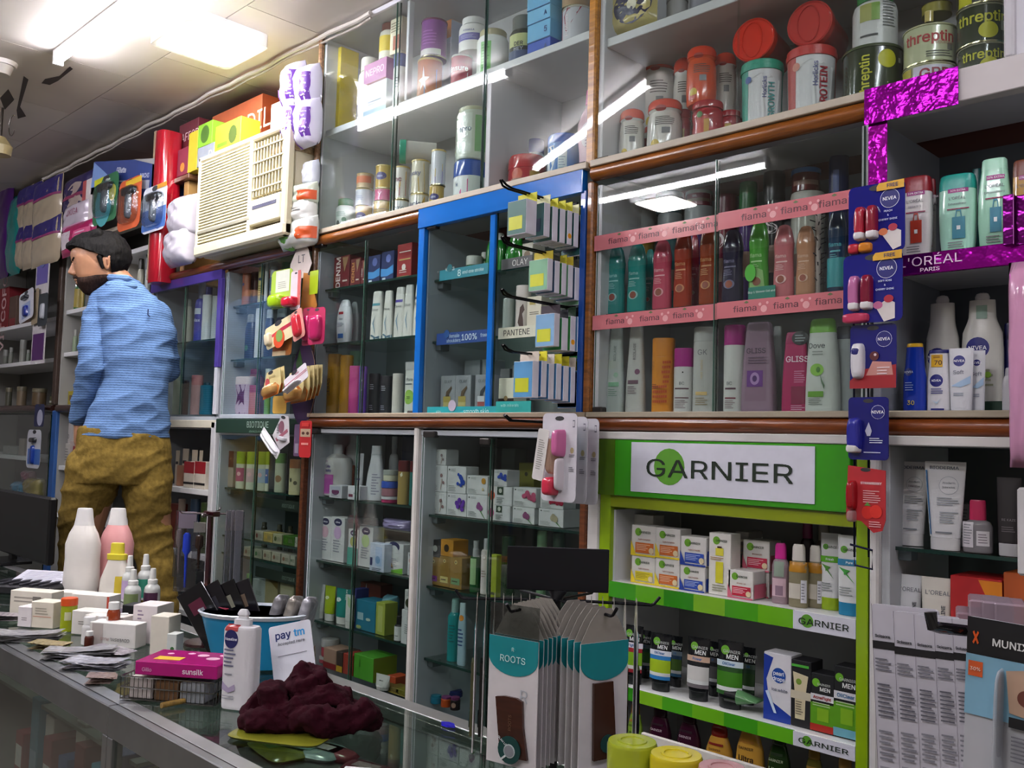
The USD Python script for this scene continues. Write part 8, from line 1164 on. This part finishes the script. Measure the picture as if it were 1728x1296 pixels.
def rows(rs, n=36, p=2.3):
    """body shell from rows (picture row, left column, right column, depth offset, half depth)"""
    V = []; a = np.arange(n)*2*np.pi/n; e = 2/p
    for py, l, r, dd, hd in rs:
        A, B = J(l, py, dd), J(r, py, dd); c = (A+B)/2; hw = np.linalg.norm((B-A)[:2])/2
        V.append(c+np.outer(hw*spow(np.cos(a), e), rh)+np.outer(hd*spow(np.sin(a), e), dh)*1.0)
        V[-1][:, 2] = c[2]
    k = len(rs); V = np.vstack(V+[[V[0].mean(0)], [V[-1].mean(0)]]); i = np.arange(n); j = (i+1) % n; F = []
    for q in range(k-1): A, B = q*n, (q+1)*n; F += [np.c_[A+i, B+j, A+j], np.c_[A+i, B+i, B+j]]
    F += [np.c_[np.full(n, k*n), i, j], np.c_[np.full(n, k*n+1), (k-1)*n+j, (k-1)*n+i]]
    m = T(V, np.vstack(F)); m.fix_normals(); return tom(m)
def soft(ms, edge, it=8, wr=None, amp=0.0, sc=(9, 9, 26), cut=None):
    u = m3.Manifold.batch_boolean(ms, m3.OpType.Add); u = u.refine_to_length(edge); q = u.to_mesh(); tm = T(np.array(q.vert_properties[:, :3]), np.array(q.tri_verts)); tm.merge_vertices()
    trimesh.smoothing.filter_taubin(tm, iterations=it); v = np.array(tm.vertices)
    if amp: 
        loc = v-base; u1 = loc@rh; u2 = loc@dh
        c = np.c_[u1*sc[0]+loc[:, 2]*sc[0]*.6, u2*sc[1], loc[:, 2]*sc[2]]; w = meshkit.fbm(c, 4, wr); w2 = 1-2*np.abs(meshkit.noise(np.c_[u1*7+loc[:, 2]*9, u2*5, loc[:, 2]*15-u1*8], wr+9)-.5)
        v = v+np.array(tm.vertex_normals)*((w-.5)*amp+(w2**3-.3)*amp*.8)[:, None]
    return T(v-base, tm.faces)
# head frame
hu = np.array([0, 0, 1.0]); hf = -rh*.985-dh*.17; hf /= np.linalg.norm(hf); tl_ = math.radians(14); hf2 = hf*math.cos(tl_)-hu*math.sin(tl_); hu2 = hu*math.cos(tl_)+hf*math.sin(tl_); hl = np.cross(hu2, hf2)
HC = J(170, 446, .0); S_ = .97
def H(x, y, z): return HC+S_*(x*hf2+y*hl+z*hu2)
def hs(x, y, z, r): return (H(x, y, z), r*S_)
def hb(*q): return bone(*[hs(*v) for v in q])
skull = [hb((-.022, 0, .03, .086), (.03, 0, .038, .074)), hb((.05, .02, .03, .05), (.05, -.02, .03, .05), (.06, 0, -.088, .026), (.0, .042, -.05, .028), (.0, -.042, -.05, .028), (.07, .02, -.03, .03), (.07, -.02, -.03, .03))]
face = [hb((.094, 0, .016, .008), (.116, 0, -.018, .0085), (.1, 0, -.026, .010)), hb((.098, .011, -.025, .007), (.098, -.011, -.025, .007)), hb((.098, .012, -.05, .0075), (.098, -.012, -.05, .0075), (.1, 0, -.048, .008)), hb((.096, .01, -.061, .0075), (.096, -.01, -.061, .0075)), hb((.084, .03, .028, .013), (.09, .008, .024, .011), (.084, -.03, .028, .013))]
def ear(sy): return m3.Manifold.batch_hull([sph(H(-.012, sy*.083, .005), .011), sph(H(-.02, sy*.088, .016), .009), sph(H(-.006, sy*.08, -.026), .008), sph(H(.004, sy*.078, .008), .006)])
neckb = J(205, 486, .0)
neck = [bone((H(-.03, 0, -.045), .056), (neckb+[0, 0, .0], .06))]
wl, wr_ = J(135, 712, .13), J(250, 612, .40)
def hand(w, d, up, sc=1.0, curl=.5):
    d = d/np.linalg.norm(d); s = np.cross(d, up); s /= np.linalg.norm(s); n_ = np.cross(s, d); ms = [m3.Manifold.batch_hull([sph(w, .024*sc), sph(w+d*.075*sc+s*.03*sc, .012*sc), sph(w+d*.08*sc-s*.028*sc, .012*sc), sph(w+d*.02*sc+s*.02*sc, .016*sc), sph(w+d*.02*sc-s*.02*sc, .016*sc)])]
    for k, (off, ln) in enumerate(((-.03, .062), (-.011, .074), (.009, .078), (.028, .07))):
        p = w+d*.08*sc+s*off*sc; dv_ = d.copy(); pr = (p, .0092*sc)
        for q, f in enumerate((.45, .32, .23)):
            a = curl*(q+.6); dv_ = d*math.cos(a)-n_*math.sin(a); p = p+dv_*ln*f*sc; nx = (p, (.0088-.0008*q)*sc); ms.append(bone(pr, nx)); pr = nx
    p0 = w+d*.02*sc+s*.026*sc; p1 = p0+(d*.5+s*.7-n_*.25)*.042*sc; p2 = p1+(d*.8+s*.2-n_*.35)*.032*sc; ms += [bone((p0, .014*sc), (p1, .0105*sc)), bone((p1, .0105*sc), (p2, .009*sc))]; return ms
handL = hand(wl, np.array([0, 0, -1.0])+.35*dh-.1*rh, -rh, .95, .35); handR = hand(wr_, dh*.9+rh*.25-np.array([0, 0, .1]), np.array([0, 0, 1.0]), .95, .4)
aL_ = [(J(176, 510, 0), .05), (J(160, 618, -.02), .042), (wl, .027)]; aR_ = [(J(266, 530, .02), .05), (J(282, 625, .17), .042), (wr_, .027)]
tor = [(488, 176, 246, 0, .07), (520, 172, 276, 0, .095), (570, 176, 286, 0, .10), (640, 182, 276, 0, .09), (700, 152, 276, .01, .095), (750, 140, 280, .01, .1), (800, 130, 280, .01, .1)]
lgL = [(J(165, 790, .02), .088), (J(136, 930, .10), .058), (J(132, 1105, .02), .04)]; lgR = [(J(246, 790, .0), .09), (J(262, 935, .03), .06), (J(272, 1110, .0), .042)]
body = skull+face+[ear(1), ear(-1)]+neck+handL+handR+chain(aL_)+chain(aR_)+[rows(tor)]+chain(lgL)+chain(lgR)
bt_ = part(man, 'body', soft(body, .007, 5), M('a97a5c', 'skin'), smooth=True)
hcap = m3.Manifold.batch_hull([sph(H(-.024, 0, .034), .099*S_, 28), sph(H(.03, 0, .046), .086*S_, 28)])
def trim(m, n_, p): n_ = n_/np.linalg.norm(n_); return m.trim_by_plane(tuple(map(float, n_)), float(n_@p))
h1 = trim(hcap, hu2-hf2*.62, H(.085, 0, .072)); h2 = trim(trim(hcap, -hf2, H(-.022, 0, 0)), hu2, H(0, 0, -.058)); h3 = m3.Manifold.batch_hull([sph(H(.07, .03, .088), .024), sph(H(.075, -.03, .085), .024), sph(H(.0, .05, .11), .024), sph(H(.0, -.05, .11), .024), sph(H(.1, .0, .082), .014)]); sb = hb((.012, .077, .02, .012), (.01, .076, -.022, .006))
hm = soft([h1, h2, h3, sb], .006, 6); v = np.array(hm.vertices); hm = T(v+np.array(hm.vertex_normals)*((meshkit.fbm(v*np.array([60, 60, 45.]), 3)-.5)*.009)[:, None], hm.faces); part(man, 'hair', hm, M('0a0808', 'hair'), smooth=True)
bs = m3.Manifold.batch_hull([sph(H(.061, 0, -.089), .028*S_), sph(H(.004, .044, -.052), .0285*S_), sph(H(.004, -.044, -.052), .0285*S_), sph(H(.075, .018, -.058), .027*S_), sph(H(.075, -.018, -.058), .027*S_)]); bs = trim(bs, -hu2*.9+hf2*.12, H(.02, 0, -.048)); mu = hb((.1, .02, -.043, .0055), (.105, .0, -.038, .006), (.1, -.02, -.043, .0055))
part(man, 'beard', soft([bs, mu], .005, 3), M('2c1c16', 'hair'), smooth=True)
for s_ in (1, -1):
    part(man, 'eye', soft([m3.Manifold.batch_hull([sph(H(.088, s_*.03, .01), .008), sph(H(.083, s_*.041, .009), .005)])], .004, 1), M('d8d0c8', 'gloss'), smooth=True); part(man, 'iris', soft([sph(H(.094, s_*.031, .009), .0045, 14)], .004, 1), M('1a100c', 'gloss'), smooth=True); part(man, 'eyebrow', soft([hb((.1, s_*.014, .026, .004), (.096, s_*.03, .032, .005), (.082, s_*.046, .028, .0035))], .004, 1), M('120d0b', 'hair'), smooth=True)
    part(man, 'ear_fold', soft([m3.Manifold.batch_hull([sph(H(-.01, s_*.092, .004), .004), sph(H(-.008, s_*.088, -.014), .004)])], .004, 1), M('8a5a44', 'skin'), smooth=True)
shirt = [rows([(474, 188, 230, -.01, .06), (482, 178, 242, -.01, .075), (494, 164, 258, -.005, .088), (508, 158, 274, 0, .1), (528, 158, 288, 0, .11), (560, 163, 295, 0, .118), (600, 168, 294, 0, .118), (640, 172, 287, 0, .11), (676, 160, 284, .0, .112), (710, 143, 286, .01, .12), (738, 130, 289, .01, .125)])]
shirt += chain([(J(178, 512, 0), .062), (J(160, 560, -.01), .056), (J(157, 615, -.02), .056), (J(148, 660, .04), .05), (J(133, 704, .115), .037)])+chain([(J(264, 532, .02), .062), (J(281, 622, .16), .054), (J(256, 614, .36), .037)])
part(man, 'shirt', soft(shirt, .0085, 8, 5, .011), M('5d7ba6', 'shirt'), smooth=True)
col = [bone((J(188, 474, .03), .014), (J(186, 468, -.06), .013)), bone((J(186, 468, -.06), .013), (J(214, 470, -.075), .014)), bone((J(214, 470, -.075), .014), (J(233, 480, .0), .014)), bone((J(183, 480, -.07), .012), (J(226, 483, -.085), .013))]
part(man, 'collar', soft(col, .007, 5), M('5d7ba6', 'shirt'), smooth=True)
pants = [rows([(722, 133, 286, .01, .118), (745, 131, 288, .01, .122), (775, 125, 289, .01, .125), (800, 118, 288, .012, .122), (815, 114, 288, .015, .11)])]
pants += chain([(J(162, 790, .02), .105), (J(152, 825, .04), .098), (J(138, 870, .07), .082), (J(130, 930, .10), .066), (J(128, 1000, .08), .058), (J(131, 1100, .02), .052)])+chain([(J(246, 790, 0), .100), (J(249, 830, 0), .092), (J(252, 880, .02), .078), (J(262, 940, .03), .072), (J(270, 1010, .02), .066), (J(275, 1105, 0), .058)])
part(man, 'trousers', soft(pants, .009, 7, 11, .009, (7, 7, 20)), M('7d6730', 'cloth'), smooth=True)
for px, dd in ((133, .02), (276, .0)):
    a = J(px, 1105, dd); a[2] = FLOOR; part(man, 'shoe', T(np.array((s_ := soft([m3.Manifold.batch_hull([sph(a+[0, 0, .04], .038), sph(a+dh*.16+[0, 0, .03], .03), sph(a-dh*.06+[0, 0, .035], .034)])], .012, 3)).vertices)*[1, 1, 1], s_.faces), M('2a2420', 'gloss'), smooth=True)
a = J(250, 522, -.12)-base; part(man, 'shirt_loop', T(np.array((q_ := tube([a, a-[0, 0, .02], a+rh*.008-[0, 0, .028]], .0025, 6)).vertices), q_.faces), M('2a3450', 'cloth'))
# ------------------------------------------------------------------ labels that single each thing out
ORD = ['first', 'second', 'third', 'fourth', 'fifth', 'sixth', 'seventh', 'eighth', 'ninth', 'tenth', 'eleventh', 'twelfth', 'thirteenth', 'fourteenth', 'fifteenth', 'sixteenth', 'seventeenth', 'eighteenth']
GRP = set()
for p, l, r, px in PENDING:
    if p.GetCustomDataByKey('group'): GRP.add((l, r))
by = {}
for p, l, r, px in PENDING: by.setdefault((l, r), []).append((px, p))
for (l, r), ps in by.items():
    ps.sort(key=lambda q: q[0])
    for k, (px, p) in enumerate(ps):
        s = l if len(ps) == 1 or k >= len(ORD) or len(ps) > len(ORD) else f'{ORD[k]} {l} from the left'
        if len(s.split()) > 10 and len(ps) == 1: r = None
        if r:
            full = f'{s}, {r}'
            if len(full.split()) > 16: full = f'{s}, {r[r.index("of "):] if "of " in r else ""}'.rstrip(', ')
            s = full if len(full.split()) <= 16 else s
        p.SetCustomDataByKey('label', s)
        if not 4 <= len(s.split()) <= 16: print('LABEL', len(s.split()), s)
